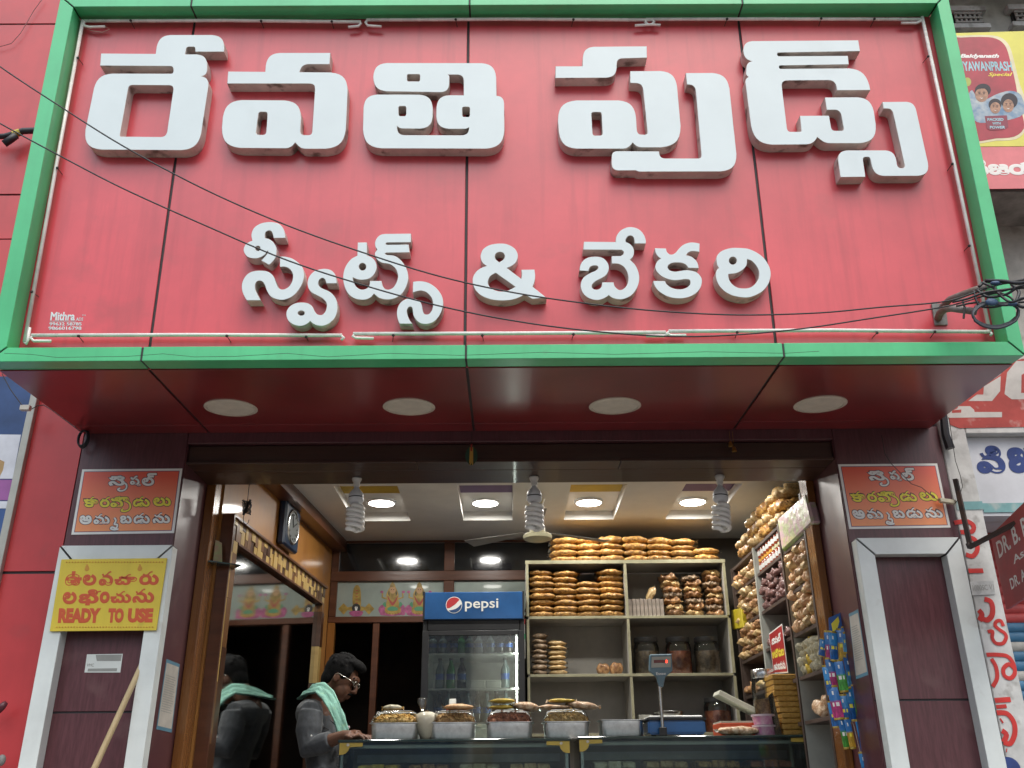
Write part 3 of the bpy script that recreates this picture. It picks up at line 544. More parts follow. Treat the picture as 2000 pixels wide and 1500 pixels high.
for t, bx in (('ఉ', (560,1215,705,1340)), ('ల', (712,1240,830,1340)), ('వ', (850,1215,975,1340)), ('చా', (985,1240,1180,1335)), ('రు', (1198,1215,1368,1335)),
              ('ల', (540,1390,660,1500)), ('భిం', (675,1370,870,1510)), ('ం', (858,1390,945,1492)), ('చు', (950,1385,1130,1490)), ('ను', (1140,1365,1328,1490))):
    if t == 'భిం': t = 'భి'
    mb = MB(); text_on(mb, t, yq(*bx), FRONT, 0.0003, 0.045, shear=0.12); mb.part('letter', ORP, th)
Z6 = (0, 1160, 4.41)
for t, bx in (('READY', (497,122,860,250)), ('TO', (925,122,1060,250)), ('USE', (1095,122,1312,248))):
    mb = MB(); text_on(mb, t, yq(*bx, zz=Z6, sk=12), FRONT, 0.0003, 0.075); mb.part('printed_word', ORP, th)
mb = MB()
for k in range(34):
    x = 570+k*25; mb.tube([Y((x)/4.41, 840+1140/4.41, yb-0.0065), Y((x+9)/4.41, 840+1135/4.41, yb-0.0065)], 0.0028, 5)
    mb.tube([Y((x-85)/4.41, 1160+288/4.41, yb-0.0065), Y((x-76)/4.41, 1160+284/4.41, yb-0.0065)], 0.0028, 5)
for cx in (750, 1205):
    for k, rr in enumerate((0.010, 0.007, 0.004)):
        p = Y(cx/4.41, 840+(1195-k*16)/4.41, yb-0.006); mb.lathe([(rr, 0), (rr, 0.0008), (0, 0.001)], p, FRONT, 12)
mb.part('border_print', mat('orange_border_print', (0.62, 0.30, 0.04), rough=0.5), th)

# ------------------------------------------------------------------ stickers, papers, broom pole
STK = mat('white_sticker', (0.66, 0.70, 0.68), rough=0.35, var=0.04); GRP = mat('grey_print', (0.30, 0.31, 0.29), rough=0.5)
q = [Y(170,1278,-0.001), Y(240,1277,-0.001), Y(235,1313.5,-0.001), Y(165,1313.5,-0.001)]
th = thing('address_sticker', q[3], 'small white printed sticker on the maroon panel below the yellow board', 'sticker')
mb = MB(); mb.slab(q, FRONT, 0.0006); mb.part('sheet', STK, th)
mb = MB(); mb.slab([Y(u, v, -0.0019) for u, v in ((187,1279),(238,1278.5),(236,1291),(189,1291))], FRONT, 0.0002)
mb.slab([Y(u, v, -0.0019) for u, v in ((172,1306),(229,1305),(228,1311),(171,1311.5))], FRONT, 0.0002); text_on(mb, 'VMC', [Y(u, v, -0.0019) for u, v in ((170,1296),(184,1296),(183,1302),(169,1302))], FRONT, 0.0002, 0.02); mb.part('print', GRP, th)
q = [X(1890,1120,0) if False else Y(1894,1137,-0.001), Y(1940,1134,-0.001), Y(1944,1161,-0.001), Y(1899,1163,-0.001)]
# notices on the pillar reveals
def notice(xp, s, quad, label):
    pts = [X(u, v, xp) for u, v in quad]; n = V((s, 0, 0))
    th = thing('paper_notice', pts[3], label, 'notice', 'paper notices on the pillar reveals')
    mb = MB(); mb.slab(pts, n, 0.0006); mb.part('sheet', mat('blue_edged_paper', (0.11, 0.26, 0.36), rough=0.5), th)
    c_ = sum(pts, V((0, 0, 0)))/4
    mb = MB(); mb.slab([c_+(p-c_)*0.9+n*0.0008 for p in pts], n, 0.0002); mb.part('page', mat('aged_paper', (0.50, 0.47, 0.42), rough=0.7, var=0.08, scale=10), th)
    mb = MB()
    for k in range(16):
        t = 0.22+0.034*k; a = pts[0].lerp(pts[3], t).lerp(pts[1].lerp(pts[2], t), 0.12); b = pts[0].lerp(pts[3], t).lerp(pts[1].lerp(pts[2], t), 0.85-0.2*random.random())
        dz = V((0, 0, -0.003)); mb.slab([a+n*0.0011, b+n*0.0011, b+dz+n*0.0011, a+dz+n*0.0011], n, 0.0002)
    mb.part('print', GRP, th)
notice(-1.4745, 1, ((325,1287),(351,1297),(335,1431),(305,1424)), 'narrow blue edged paper notice on the left pillar reveal')
notice(1.5045, -1, ((1658,1199),(1676,1190),(1696,1318),(1672,1327)), 'narrow blue edged paper notice on the right pillar reveal behind the sachets')
mb = MB(); p0 = Y(283,1285,-0.035); p1 = Y(180,1510,-0.16); p2 = p1+(p1-p0).normalized()*1.2
if p2.z < 0.03: p2 = p0+(p1-p0)*((0.03-p0.z)/(p1.z-p0.z))
mb.tube([p0, p0.lerp(p2, .3), p0.lerp(p2, .6), p2], [0.0115, 0.0125, 0.013, 0.0135], 10); mb.thing('wooden_pole', wood('bamboo_pole', (0.55, 0.44, 0.26), (0.36, 0.26, 0.13), rough=0.6, coat=0, axis=(5, 5, 1)), 'pale wooden pole leaning inside the left white frame', 'pole', smooth='auto')
# ------------------------------------------------------------------ red clad wall left of the pillar, blue hoarding
rw = thing('red_clad_wall', (-2.3, 0.03, 0), 'red panelled wall left of the sign and the pillar', 'wall')
zz = [Y(60,380,0).z, Y(60,47,0).z]
lowz = Y(90,1118,0).z; botz = Y(8,466,0).z
for x0, x1, z0, z1 in ((-2.62, -1.959, 0, lowz-0.006), (-2.62, -1.959, lowz+0.006, botz-0.006), (-5.4, -1.959, botz, zz[0]-0.005), (-5.4, -1.959, zz[0]+0.005, zz[1]-0.005), (-5.4, -1.959, zz[1]+0.005, 7.0)):
    mb = MB(); mb.box((x0, 0, z0), (x1, 0.006, z1)); mb.part('red_panel', RED2, rw, bevel=0.001)
mb = MB(); mb.box((-2.618, 0.007, 0), (-1.961, 0.05, botz)); mb.box((-5.398, 0.007, botz+.002), (-1.961, 0.05, 7.0)); mb.box((-5.4, 0.3, 0), (-2.63, 0.34, 7.0)); mb.part('backing', JOINT, rw)
hb = thing('blue_hoarding', (-2.7, -0.03, 1.2), 'blue advertising hoarding with grey edge at the left border', 'hoarding')
ze = Y(30,735,-0.02).z; xe = Y(60,800,-0.02).x
HB = mat('blue_hoarding_print', (0.035, 0.09, 0.26), rough=0.35, var=0.2, scale=2)
mb = MB(); mb.box((xe-2.4, -0.02, 0.6), (xe-0.01, 0.0, ze)); mb.part('sheet', HB, hb)
mb = MB(); mb.box((xe-0.012, -0.028, 0.6), (xe+0.022, 0.0, ze+0.02)); mb.part('edge_strip', mat('grey_aluminium_strip', (0.42, 0.42, 0.38), rough=0.4, metal=0.4), hb, bevel=0.002)
def hq(*c): return [Y(u, v, -0.0212) for u, v in c]
mb = MB(); mb.slab(hq((-60,848),(41,849),(25,935),(-60,935)), FRONT, 0.0004); mb.slab(hq((-60,979),(17,979),(13,993),(-60,993)), FRONT, 0.0004); mb.part('white_print', mat('hoarding_white', (0.62, 0.66, 0.74), rough=0.4), hb)
mb = MB(); mb.slab(hq((-60,937),(24,937),(17,977),(-60,977)), FRONT, 0.0004); mb.part('purple_print', mat('hoarding_purple', (0.30, 0.10, 0.32), rough=0.4), hb)
mb = MB(); mb.prism(hq((-10,893),(9,902),(6,918),(0,930),(-20,950))[::-1], FRONT, 0.0008); mb.part('brown_print', mat('hoarding_brown', (0.42, 0.28, 0.12), rough=0.5), hb)
# connector block and wires under the sign's left end; coil of cable
WT = mat('white_connector', (0.6, 0.58, 0.52), rough=0.4)
mb = MB(); p = Y(50,797,-0.12); mb.box(p+V((-.022, -.012, -.012)), p+V((.022, .012, .012))); mb.thing('connector_block', WT, 'small white connector block hanging under the left end of the sign', 'connector', bevel=0.002)
mb = MB(); mb.tube([Y(u, v, -0.13) for u, v in [(4,730),(20,760),(38,785),(48,797)]] + [Y(u, v, -0.1) for u, v in [(60,800),(72,793),(85,791),(100,800),(120,815),(160,845)]], 0.0022, 6); mb.thing('thin_cable', WIRE, 'thin dark cable along the lower left edge of the signboard soffit', 'cable')
mb = MB()
cc = Y(162,856,-0.05)
for k in range(5):
    mb.tube([cc+V((math.cos(a)*(0.021+0.002*(k % 3)), -0.005+0.004*k, math.sin(a)*(0.036+0.002*k))) for a in [2*math.pi*i/20 for i in range(20)]], 0.0035, 6, closed=True)
mb.tube([cc+V((0, 0, .035)), cc+V((-.01, .02, .06)), cc+V((-.03, .03, .09))], 0.0035, 6)
mb.thing('cable_coil', BLACKC, 'small coil of black cable hanging at the back left corner of the soffit', 'cable coil')
mb = MB(); mb.tube([Y(u, v, -0.06) for u, v in [(-6,1392),(4,1380),(12,1372)]], [0.012, 0.016, 0.010], 8); mb.thing('maroon_handle', mat('maroon_plastic', (0.10, 0.02, 0.03), rough=0.4), 'maroon rounded handle at the left border', 'handle', smooth=True)
mb = MB(); mb.ell(Y(3,1485,-0.06), (0.016, 0.014, 0.022)); mb.thing('grey_knob', DULLM, 'dark grey knob at the lower left border', 'knob', smooth=True)
mb = MB(); mb.tube([Y(u, v, -0.02) for u, v in [(84,-4),(65,22),(52,45),(40,65),(22,85),(0,91),(-15,91)]], 0.002, 6); mb.thing('hanging_wire', mat('faded_wire', (0.20, 0.10, 0.10), rough=0.6), 'thin dark wire hanging over the red wall at the top left', 'wire')
mb = MB(); mb.tube([Y(u, v, -0.06) for u, v in [(-20,268),(10,266),(28,262),(45,256),(68,255),(95,254)]], [0.014, 0.015, 0.017, 0.017, 0.017, 0.017], 8); mb.tube([Y(u, v, -0.07) for u, v in [(32,264),(20,273),(8,281)]], 0.019, 8)
o = mb.thing('taped_cable', BLACKC, 'thick black cable with yellow tape by the left edge of the sign', 'cable', smooth=True)
mb = MB(); mb.tube([Y(u, v, -0.06) for u, v in [(26,262.5),(40,258)]], 0.0195, 10); mb.part('tape', mat('yellow_tape', (0.5, 0.42, 0.06), rough=0.5), o)
# ------------------------------------------------------------------ right-hand neighbour building
nb = thing('neighbour_building', (3.2, 0.5, 0), 'dirty white neighbouring building at the right border', 'building')
WGREY = mat('grey_white_wall', (0.50, 0.50, 0.46), rough=0.85, var=0.14, scale=4, streak=0.35, dirt=(8, 0.56, 0.7, (0.22, 0.20, 0.17)))
px0 = 2.004; px1 = Y(1920,1000,0).x
mb = MB(); mb.box((px0, 0.0, 0), (px1, 0.4, 3.35)); mb.part('pilaster', CONC, nb, bevel=0.004)
zb_t = Y(1950,846,0.0).z; zb_b = Y(1950,1002,0.0).z
mb = MB(); mb.box((px1+0.002, 0.05, zb_b), (4.6, 0.42, Y(1950,862,0.05).z+0.02)); mb.part('sign_band', mat('pale_blue_white_wall', (0.62, 0.65, 0.70), rough=0.8, var=0.06, scale=4, dirt=(10, 0.62, 0.5, (0.40, 0.38, 0.35))), nb)
mb = MB(); mb.box((px1+0.002, 0.0, zb_t), (4.6, 0.4, 3.30)); mb.part('upper_wall', CONC, nb, bevel=0.003)
mb = MB(); mb.slab([Y(1918,983,0.046), Y(2150,980,0.046), Y(2150,998,0.046), Y(1922,1001,0.046)], FRONT, 0.001); mb.slab([Y(1866,980,-0.002), Y(1918,979,-0.002), Y(1922,995,-0.002), Y(1869,996,-0.002)], FRONT, 0.001)
mb.part('teal_stripe', mat('teal_paint', (0.20, 0.42, 0.44), rough=0.7, var=0.1, dirt=(14, 0.55, 0.6, (0.5, 0.52, 0.5))), nb)
# painted red field with white cut-out letters above the band
RP = mat('faded_red_paint', (0.45, 0.08, 0.07), rough=0.8, var=0.12, scale=6, dirt=(16, 0.58, 0.6, (0.55, 0.40, 0.36)))
ZK = (1840, 560, 4.4125); yk = -0.0022
def kq(pts, dy=0): return [Y(ZK[0]+x/ZK[2], ZK[1]+y/ZK[2], yk-dy) for x, y in pts]
mb = MB(); mb.prism(kq([(60,1130),(70,1190),(150,1220),(900,1205),(900,620),(700,620),(600,640),(500,760),(30,1080)]), FRONT, 0.0006); mb.part('red_painted_field', RP, nb)
mb = MB()
for pts in ([(505,770),(500,900),(430,985),(225,985),(300,930),(355,930),(360,860)], [(560,740),(640,640),(900,640),(900,970),(600,970),(538,925)], [(40,1090),(130,1050),(140,1030),(240,1030),(275,1060),(280,1080),(517,1080),(515,1125),(50,1130)]):
    mb.prism(kq(pts, 0.0008), FRONT, 0.0005)
mb.part('white_painted_shapes', mat('white_wall_paint', (0.60, 0.59, 0.56), rough=0.8, var=0.1, dirt=(12, 0.58, 0.6, (0.35, 0.32, 0.30))), nb)
mb = MB(); mb.prism(kq([(685,760),(720,740),(720,915),(682,915)], 0.0014), FRONT, 0.0004); mb.prism(kq([(85,1065),(165,1058),(165,1085),(85,1088)], 0.0014), FRONT, 0.0004); mb.part('red_painted_detail', RP, nb)
ZR = (1600, 780, 4.1675); Z8 = (1600, 1140, 4.1675)
BLUEP = mat('dark_blue_paint', (0.03, 0.06, 0.22), rough=0.7, var=0.12, scale=10)
mb = MB()
def bq(x0, y0, x1, y1): return [Y(ZR[0]+x/ZR[2], ZR[1]+y/ZR[2], 0.048) for x, y in ((x0-16, y0), (x1-16, y0), (x1+16, y1), (x0+16, y1))]
text_on(mb, 'వి', bq(1275, 375, 1510, 603), FRONT, 0.0005, 0.05); text_on(mb, 'జ', bq(1535, 390, 1800, 600), FRONT, 0.0005, 0.05); mb.part('blue_lettering', BLUEP, nb)
RLET = mat('red_letter_paint', (0.58, 0.035, 0.03), rough=0.65, var=0.1, scale=14)
P8 = lambda x, y: Y(Z8[0]+x/Z8[2], Z8[1]+y/Z8[2], -0.003); P7 = lambda x, y: Y(ZR[0]+x/ZR[2], ZR[1]+y/ZR[2], -0.003)
for ln in [[(1345,125),(1395,145),(1412,200),(1405,260),(1370,295),(1330,285),(1300,270)], [(1298,215),(1325,250),(1305,300)]]: mb = MB(); strokes(mb, [ln], P8, 0.0125, FRONT); mb.part('painted_stroke', RLET, nb)
for ln in [[(1372,392),(1412,388),(1408,440),(1440,485),(1495,485),(1522,440),(1512,405),(1465,372),(1432,340),(1442,308),(1478,302),(1500,345)]]: mb = MB(); strokes(mb, [ln], P8, 0.0085, FRONT); mb.part('painted_stroke', RLET, nb)
for ln in [[(1362,578),(1450,578),(1535,592),(1582,655),(1592,730),(1555,770),(1508,748),(1500,692),(1545,655),(1588,690)], [(1402,610),(1440,680),(1448,770),(1412,838)]]: mb = MB(); strokes(mb, [ln], P8, 0.0095, FRONT); mb.part('painted_stroke', RLET, nb)
for ln in [[(1430,950),(1558,942)], [(1445,1050),(1530,1058),(1585,1130),(1592,1220),(1555,1300),(1500,1290)], [(1488,1195),(1525,1230),(1500,1290)], [(1480,1118),(1490,1112)]]: mb = MB(); strokes(mb, [ln], P8, 0.0115, FRONT); mb.part('painted_stroke', RLET, nb)
for ln in [[(1440,1003),(1525,996)], [(1522,1355),(1530,1358)]]: mb = MB(); strokes(mb, [ln], P8, 0.0085, FRONT); mb.part('painted_stroke', RLET, nb)
for ln in [[(1100,1005),(1200,992),(1255,1025),(1245,1075),(1150,1080)], [(1215,1120),(1270,1145),(1288,1220),(1250,1275),(1195,1262)], [(1215,1396),(1335,1394)]]: mb = MB(); strokes(mb, [ln], P7, 0.0115, FRONT); mb.part('painted_stroke', RLET, nb)

mb = MB(); p = Y(1972,1502,-0.002); mb.lathe([(0.045, 0), (0.045, 0.0008), (0, 0.0009)], p, FRONT, 24); mb.part('blue_dot', BLUEP, nb)
mb = MB(); mb.slab([Y(1894,1136,-0.0032), Y(1940,1134,-0.0032), Y(1944,1161,-0.0032), Y(1899,1163,-0.0032)], FRONT, 0.0005); mb.part('number_plate', mat('faded_plate', (0.50, 0.52, 0.52), rough=0.6, dirt=(20, 0.5, 0.6, (0.25, 0.25, 0.25))), nb)
mb = MB(); text_on(mb, '1000SC V1', [Y(1899,1143,-0.004), Y(1940,1141,-0.004), Y(1942,1152,-0.004), Y(1901,1154,-0.004)], FRONT, 0.0003, 0.01); mb.part('plate_lettering', GRP, nb)
# upper storeys
zc0 = Y(1930,372,-0.30).z; zc1 = Y(1930,62,-0.30).z
mb = MB(); mb.box((2.03, 0.02, 3.30), (5.2, 0.5, zc0+0.02)); mb.part('mid_wall', WGREY, nb)
mb = MB(); mb.box((2.03, -0.28, zc0), (5.2, 0.018, zc0+0.06)); mb.part('balcony_floor', GREYC, nb, bevel=0.004)
mb = MB(); mb.box((2.03, -0.28, zc0+0.062), (5.2, -0.2, zc1-0.02)); mb.part('balcony_parapet', GREYC, nb)
mb = MB(); mb.box((2.03, 0.02, zc0+0.022), (5.2, 0.5, 6.2)); mb.part('upper_storey_wall', WGREY, nb)
mb = MB(); q = Y(1930,14,0.0); mb.box((2.03, -0.45, q.z+0.10), (5.2, 0.018, q.z+0.22)); mb.part('roof_slab', GREYC, nb, bevel=0.006)
for i, (u0, u1, v0, v1) in enumerate(((1855,1916,33,58),(1972,2040,30,54))):
    a = Y(u0, v0, 0.02); b = Y(u1, v1, 0.02)
    mb = MB(); mb.box((a.x, -0.002, b.z), (b.x, 0.018, a.z)); wn = mb.part('window', mat('dark_window', (0.02, 0.02, 0.02), rough=0.3), nb)
    mb = MB()
    for k in range(6): x = a.x+(b.x-a.x)*(k+.5)/6; mb.box((x-.006, -.02, b.z), (x+.006, -.008, a.z))
    for k in range(3): z = b.z+(a.z-b.z)*(k+.5)/3; mb.box((a.x, -.026, z-.006), (b.x, -.0201, z+.006))
    mb.part('grille', mat('grey_grille', (0.35, 0.35, 0.33), rough=0.6), wn)
    mb = MB(); mb.box((a.x-.03, -.03, a.z), (b.x+.03, .018, a.z+.035)); mb.box((a.x-.03, -.03, b.z-.03), (b.x+.03, .018, b.z)); mb.part('window_surround', CONC, wn)
# tonic advertisement hung on the balcony
yad = -0.30
ad = thing('tonic_banner', Y(1950,372,yad), 'yellow and red tonic advertisement banner on the balcony at the top right', 'banner')
def aq(pts, dy=0): return [Y(u, v, yad-dy) for u, v in pts]
ZQ = (1600, 0, 3.75)
def zq4(x0, y0, x1, y1, dy, sk=0): return [Y(ZQ[0]+x/ZQ[2], ZQ[1]+y/ZQ[2], yad-dy) for x, y in ((x0, y0), (x1, y0), (x1+sk, y1), (x0+sk, y1))]
mb = MB(); mb.slab(aq([(1845,66),(2120,58),(2190,285),(1880,287)]), FRONT, 0.003); mb.part('yellow_sheet', mat('banner_yellow', (0.72, 0.68, 0.12), rough=0.4, var=0.05), ad)
mb = MB(); mb.slab(aq([(1880,288),(2190,286),(2210,366),(1898,370)]), FRONT, 0.003); mb.part('red_strip', mat('banner_red', (0.70, 0.20, 0.22), rough=0.4, var=0.06), ad)
def zl(pts, dy): return [Y(ZQ[0]+x/ZQ[2], ZQ[1]+y/ZQ[2], yad-dy) for x, y in pts]
mb = MB(); mb.prism(zl(spline([(940,280),(1040,262),(1250,258),(1340,280),(1395,340),(1430,460),(1470,620),(1500,700),(1510,830),(1505,960),(1440,1020),(1300,1030),(1000,1020)], 3), 0.0034), FRONT, 0.0004); mb.part('pale_glow', mat('banner_pale', (0.75, 0.68, 0.45), rough=0.4), ad)
mb = MB(); mb.prism(zl(spline([(940,290),(1040,275),(1240,272),(1320,295),(1370,350),(1405,470),(1440,620),(1462,760),(1490,850),(1500,940),(1430,1000),(1300,1012),(1000,1005)], 3), 0.0042), FRONT, 0.0004); mb.part('red_label', mat('banner_label_red', (0.40, 0.035, 0.06), rough=0.4, var=0.2, scale=3), ad)
mb = MB(); text_on(mb, 'Baidyanath', zq4(1032, 395, 1318, 432, 0.0050, 0), FRONT, 0.0003, 0.05, shear=0.25); mb.part('brand_lettering', PWHITE, ad)
mb = MB(); text_on(mb, 'CHYAWANPRASH', zq4(975, 450, 1405, 520, 0.0050, 14), FRONT, 0.0003, 0.03); text_on(mb, 'PACKED', zq4(1232, 865, 1350, 885, 0.0062), FRONT, 0.0003, 0.03); text_on(mb, 'WITH', zq4(1268, 895, 1330, 913, 0.0062), FRONT, 0.0003, 0.03); text_on(mb, 'POWER', zq4(1250, 922, 1362, 942, 0.0062), FRONT, 0.0003, 0.03); mb.part('blue_lettering', mat('banner_cyan', (0.32, 0.60, 0.68), rough=0.4), ad)
mb = MB(); text_on(mb, 'Special', zq4(1238, 532, 1415, 565, 0.0050, 0), FRONT, 0.0003, 0.02, shear=0.3); mb.part('script_lettering', PYEL, ad)
SKB = mat('banner_skin', (0.42, 0.24, 0.16), rough=0.5, var=0.2, scale=40); HRB = mat('banner_hair', (0.015, 0.014, 0.025), rough=0.5)
mb = MB(); mb.prism(zl(spline([(1085,720),(1120,660),(1170,740),(1240,720),(1300,690),(1400,665),(1480,700),(1500,830),(1380,880),(1180,900),(1120,860)], 3), 0.0047), FRONT, 0.0003); mb.part('photo_clothes', mat('banner_blue', (0.10, 0.22, 0.38), rough=0.5, col2=(0.5, 0.55, 0.55), scale=12), ad)
mb = MB()
for cx, cy, rx, ry in ((1200,672,58,48),(1288,778,48,44),(1392,752,62,58)): mb.prism(zl(circ(cx, cy-12, rx, ry), 0.0051), FRONT, 0.0002)
mb.part('photo_hair', HRB, ad)
mb = MB()
for cx, cy, rx, ry in ((1190,695,48,52),(1290,790,38,42),(1385,775,40,48)): mb.prism(zl(circ(cx, cy, rx, ry), 0.0055), FRONT, 0.0002)
mb.part('photo_faces', SKB, ad)
mb = MB()
for cx, cy, k in ((1190,695,1.0),(1290,790,.78),(1385,775,.85)):
    for s_ in (-1, 1): mb.prism(zl(circ(cx+s_*17*k, cy-8*k, 8*k, 4*k, 8), 0.0059), FRONT, 0.0002); mb.prism(zl(circ(cx+s_*17*k, cy-20*k, 11*k, 3*k, 8), 0.0059), FRONT, 0.0002)
mb.prism(zl(spline([(1140,690),(1145,640),(1190,628),(1240,645),(1240,690),(1228,655),(1190,648),(1150,660)], 2), 0.0059), FRONT, 0.0002); mb.part('photo_features', HRB, ad)
mb = MB()
for cx, cy, k in ((1190,695,1.0),(1290,790,.78),(1385,775,.85)): mb.prism(zl(spline([(cx-12*k,cy+20*k),(cx,cy+23*k),(cx+12*k,cy+20*k),(cx,cy+28*k)], 3), 0.0059), FRONT, 0.0002)
mb.part('photo_smiles', PWHITE, ad)
mb = MB(); mb.prism(zl([(1212,850),(1375,845),(1385,930),(1350,950),(1250,955),(1228,940)], 0.0058), FRONT, 0.0002); mb.part('dark_badge', mat('banner_badge', (0.22, 0.03, 0.06), rough=0.4), ad)
mb = MB(); mb.prism(zl(circ(1085,600,28,32), 0.005), FRONT, 0.0002); mb.part('green_fruit', mat('banner_green', (0.40, 0.45, 0.10), rough=0.5), ad)
mb = MB(); text_on(mb, 'విజయ', zq4(1080, 1165, 1640, 1282, 0.004, 20), FRONT, 0.0004, 0.045); mb.part('white_lettering', PWHITE, ad)
# steel bracket and stay, drain pipe stub, doctor board, shutter
mb = MB(); mb.tube([Y(1866,936,-0.06), Y(1894,1062,-0.06)], 0.013, 4); mb.tube([Y(1891,1062,-0.06), Y(1893,1069,-0.07), Y(2010,1008,-0.55)], 0.011, 4); mb.thing('steel_bracket', mat('rusty_black_steel', (0.035, 0.026, 0.024), rough=0.6, var=0.3, dirt=(20, 0.55, 0.6, (0.10, 0.05, 0.03))), 'dark steel bracket arm standing out from the white pilaster', 'bracket')
mb = MB(); mb.tube([Y(1842,808,-0.03), Y(1847,850,-0.03), Y(1856,876,-0.03)], [0.017, 0.019, 0.021], 8); mb.thing('black_pipe_stub', BLACKC, 'short black pipe stub below the right end of the soffit', 'pipe', smooth='auto')
mb = MB(); mb.tube([Y(u, v, -0.05) for u, v in [(1853,815),(1860,860),(1866,900),(1876,930),(1880,950),(1872,975),(1864,984)]], 0.0016, 5); mb.tube([Y(u, v, -0.02) for u, v in [(1722,850),(1728,885),(1740,905),(1765,930),(1780,945),(1800,952),(1815,965),(1838,981)]], 0.0016, 5); mb.thing('twin_wire', WIRE, 'thin black wire over the right orange poster and pilaster', 'wire')
mb = MB(); p = Y(1851,980,-0.03); mb.hexa([p+V((-.036, -.012, -.002)), p+V((.034, -.012, -.012)), p+V((.034, .012, -.012)), p+V((-.036, .012, -.002))], [p+V((-.036, -.012, .016)), p+V((.034, -.012, .006)), p+V((.034, .012, .006)), p+V((-.036, .012, .016))]); mb.thing('cream_connector', PLASTW, 'cream wire connector at the lower right corner of the right poster', 'connector', bevel=0.002)
a = Y(1940,1046,-0.10); b = Y(2012,1003,-0.62); b = a+(b-a)*1.4; b.z = a.z; a2 = Y(1967,1190,-0.10); b2 = V((b.x, b.y, a2.z)); a2 = V((a.x, a.y, a2.z)); n = (b-a).cross(V((0, 0, 1))).normalized(); n = n if n.y < 0 else -n
nn = V((-1, 0, 0)) if abs(n.x) > abs(n.y) and n.x < 0 else n
if n.dot(CAM-a) < 0: n = -n
th = thing('doctor_board', a2, 'small red doctor signboard standing out at the right border', 'signboard')
mb = MB(); mb.slab([a, b, b2, a2], n, 0.012); mb.part('panel', mat('red_board_paint', (0.42, 0.05, 0.05), rough=0.5, var=0.1), th)
mb = MB(); f_ = lambda s, t: a.lerp(b, s).lerp(a2.lerp(b2, s), t)+n*0.0125
for t_, s0, s1, t0, t1 in (('DR. B. PR', 0.08, 0.78, 0.14, 0.36), ('Assis', 0.32, 0.72, 0.46, 0.56), ('DR. A.I. GENT', 0.18, 0.9, 0.68, 0.82)):
    mb = MB(); text_on(mb, t_, [f_(s0, t0), f_(s1, t0), f_(s1, t1), f_(s0, t1)], n, 0.0003, 0.02); mb.part('printed_word', PWHITE, th)
sh = thing('rolling_shutter', (2.9, 0.35, 0.3), 'red and blue rolling shutter behind the pilaster at the right border', 'shutter')
SHB = mat('shutter_blue', (0.04, 0.16, 0.30), rough=0.5, var=0.15, scale=8); SHR = mat('shutter_red', (0.42, 0.05, 0.05), rough=0.5, var=0.15, scale=8); SHW = mat('shutter_grey', (0.38, 0.38, 0.36), rough=0.5, var=0.15, scale=8)
k = 0; z = 0.05
while z < zb_b-0.02:
    zr = Y(1985,1182,0.35).z; zm = Y(1985,1222,0.35).z
    m_ = (SHB if k % 3 else SHW) if z < zm else SHR
    mb = MB(); mb.tube([V((px1+0.02, 0.36, z+.02)), V((4.4, 0.36, z+.02))], 0.024, 8, flat=(FY, 0.5)); mb.part('slat', m_, sh, smooth='auto'); z += 0.043; k += 1
mb = MB(); mb.box((px1+0.02, 0.372, 0), (4.4, 0.40, zb_b)); mb.part('backing', DULLM, sh)

# ------------------------------------------------------------------ overhead cables, pipe bracket and cable bundle at the sign's right end
def cable(pts, y0, y1, r, label, name='overhead_cable', m=BLACKC, grp=None):
    n = len(pts); pl = spline([tuple(p) for p in pts], 6, False); N = len(pl)
    mb = MB(); mb.tube([Y(u, v, y0+(y1-y0)*(i/(N-1))) for i, (u, v) in enumerate(pl)], r, 7); return mb.thing(name, m, label, 'cable', grp, smooth=True)
cable([(-60,82),(0,130),(110,203),(240,285),(400,370),(560,440),(720,497),(860,540),(1000,571),(1140,592),(1280,607),(1440,615),(1600,611),(1720,600),(1850,588),(1930,562),(2030,538)], -1.25, -1.0, 0.0028, 'upper of two black cables sagging across the whole sign')
cable([(-60,205),(0,241),(120,306),(240,368),(400,440),(560,508),(720,560),(860,598),(1000,626),(1140,645),(1280,656),(1400,656),(1550,644),(1700,622),(1850,598),(1930,576),(2030,552)], -1.2, -1.0, 0.0028, 'lower of two black cables sagging across the whole sign')
pb = thing('pipe_bracket', SW(*SG(1838,618,TP)), 'rusty pipe bracket on a grey plate at the lower right of the sign', 'bracket')
q = [SW(*SG(u, v, TP-0.0015)) for u, v in ((1818,594),(1845,594),(1850,636),(1825,636))]
mb = MB(); mb.slab(q, -ST, 0.008); mb.part('base_plate', DULLM, pb, bevel=0.001)
mb = MB(); mb.tube([SW(*SG(u, v, t)) for u, v, t in [(1832,622,.08),(1836,612,.03),(1845,604,-.02),(1858,602,-.06),(1880,605,-.09),(1908,609,-.11)]], 0.014, 10); mb.part('pipe', RUST, pb, smooth='auto')
mb = MB(); mb.tube([SW(*SG(u, v, t)) for u, v, t in [(1840,600,.07),(1855,585,.0),(1875,577,-.06),(1905,566,-.1),(1925,560,-.11)]], 0.013, 10); mb.part('pipe', RUST, pb, smooth='auto')
mb = MB(); mb.tube([SW(*SG(u, v, -.12)) for u, v in [(1880,587),(1884,600),(1882,622)]], 0.004, 6); mb.tube([SW(*SG(u, v, -.12)) for u, v in [(1868,598),(1890,593),(1912,590)]], 0.004, 6); mb.part('clamp_bolt', WIRE, pb)
yb2 = -1.02
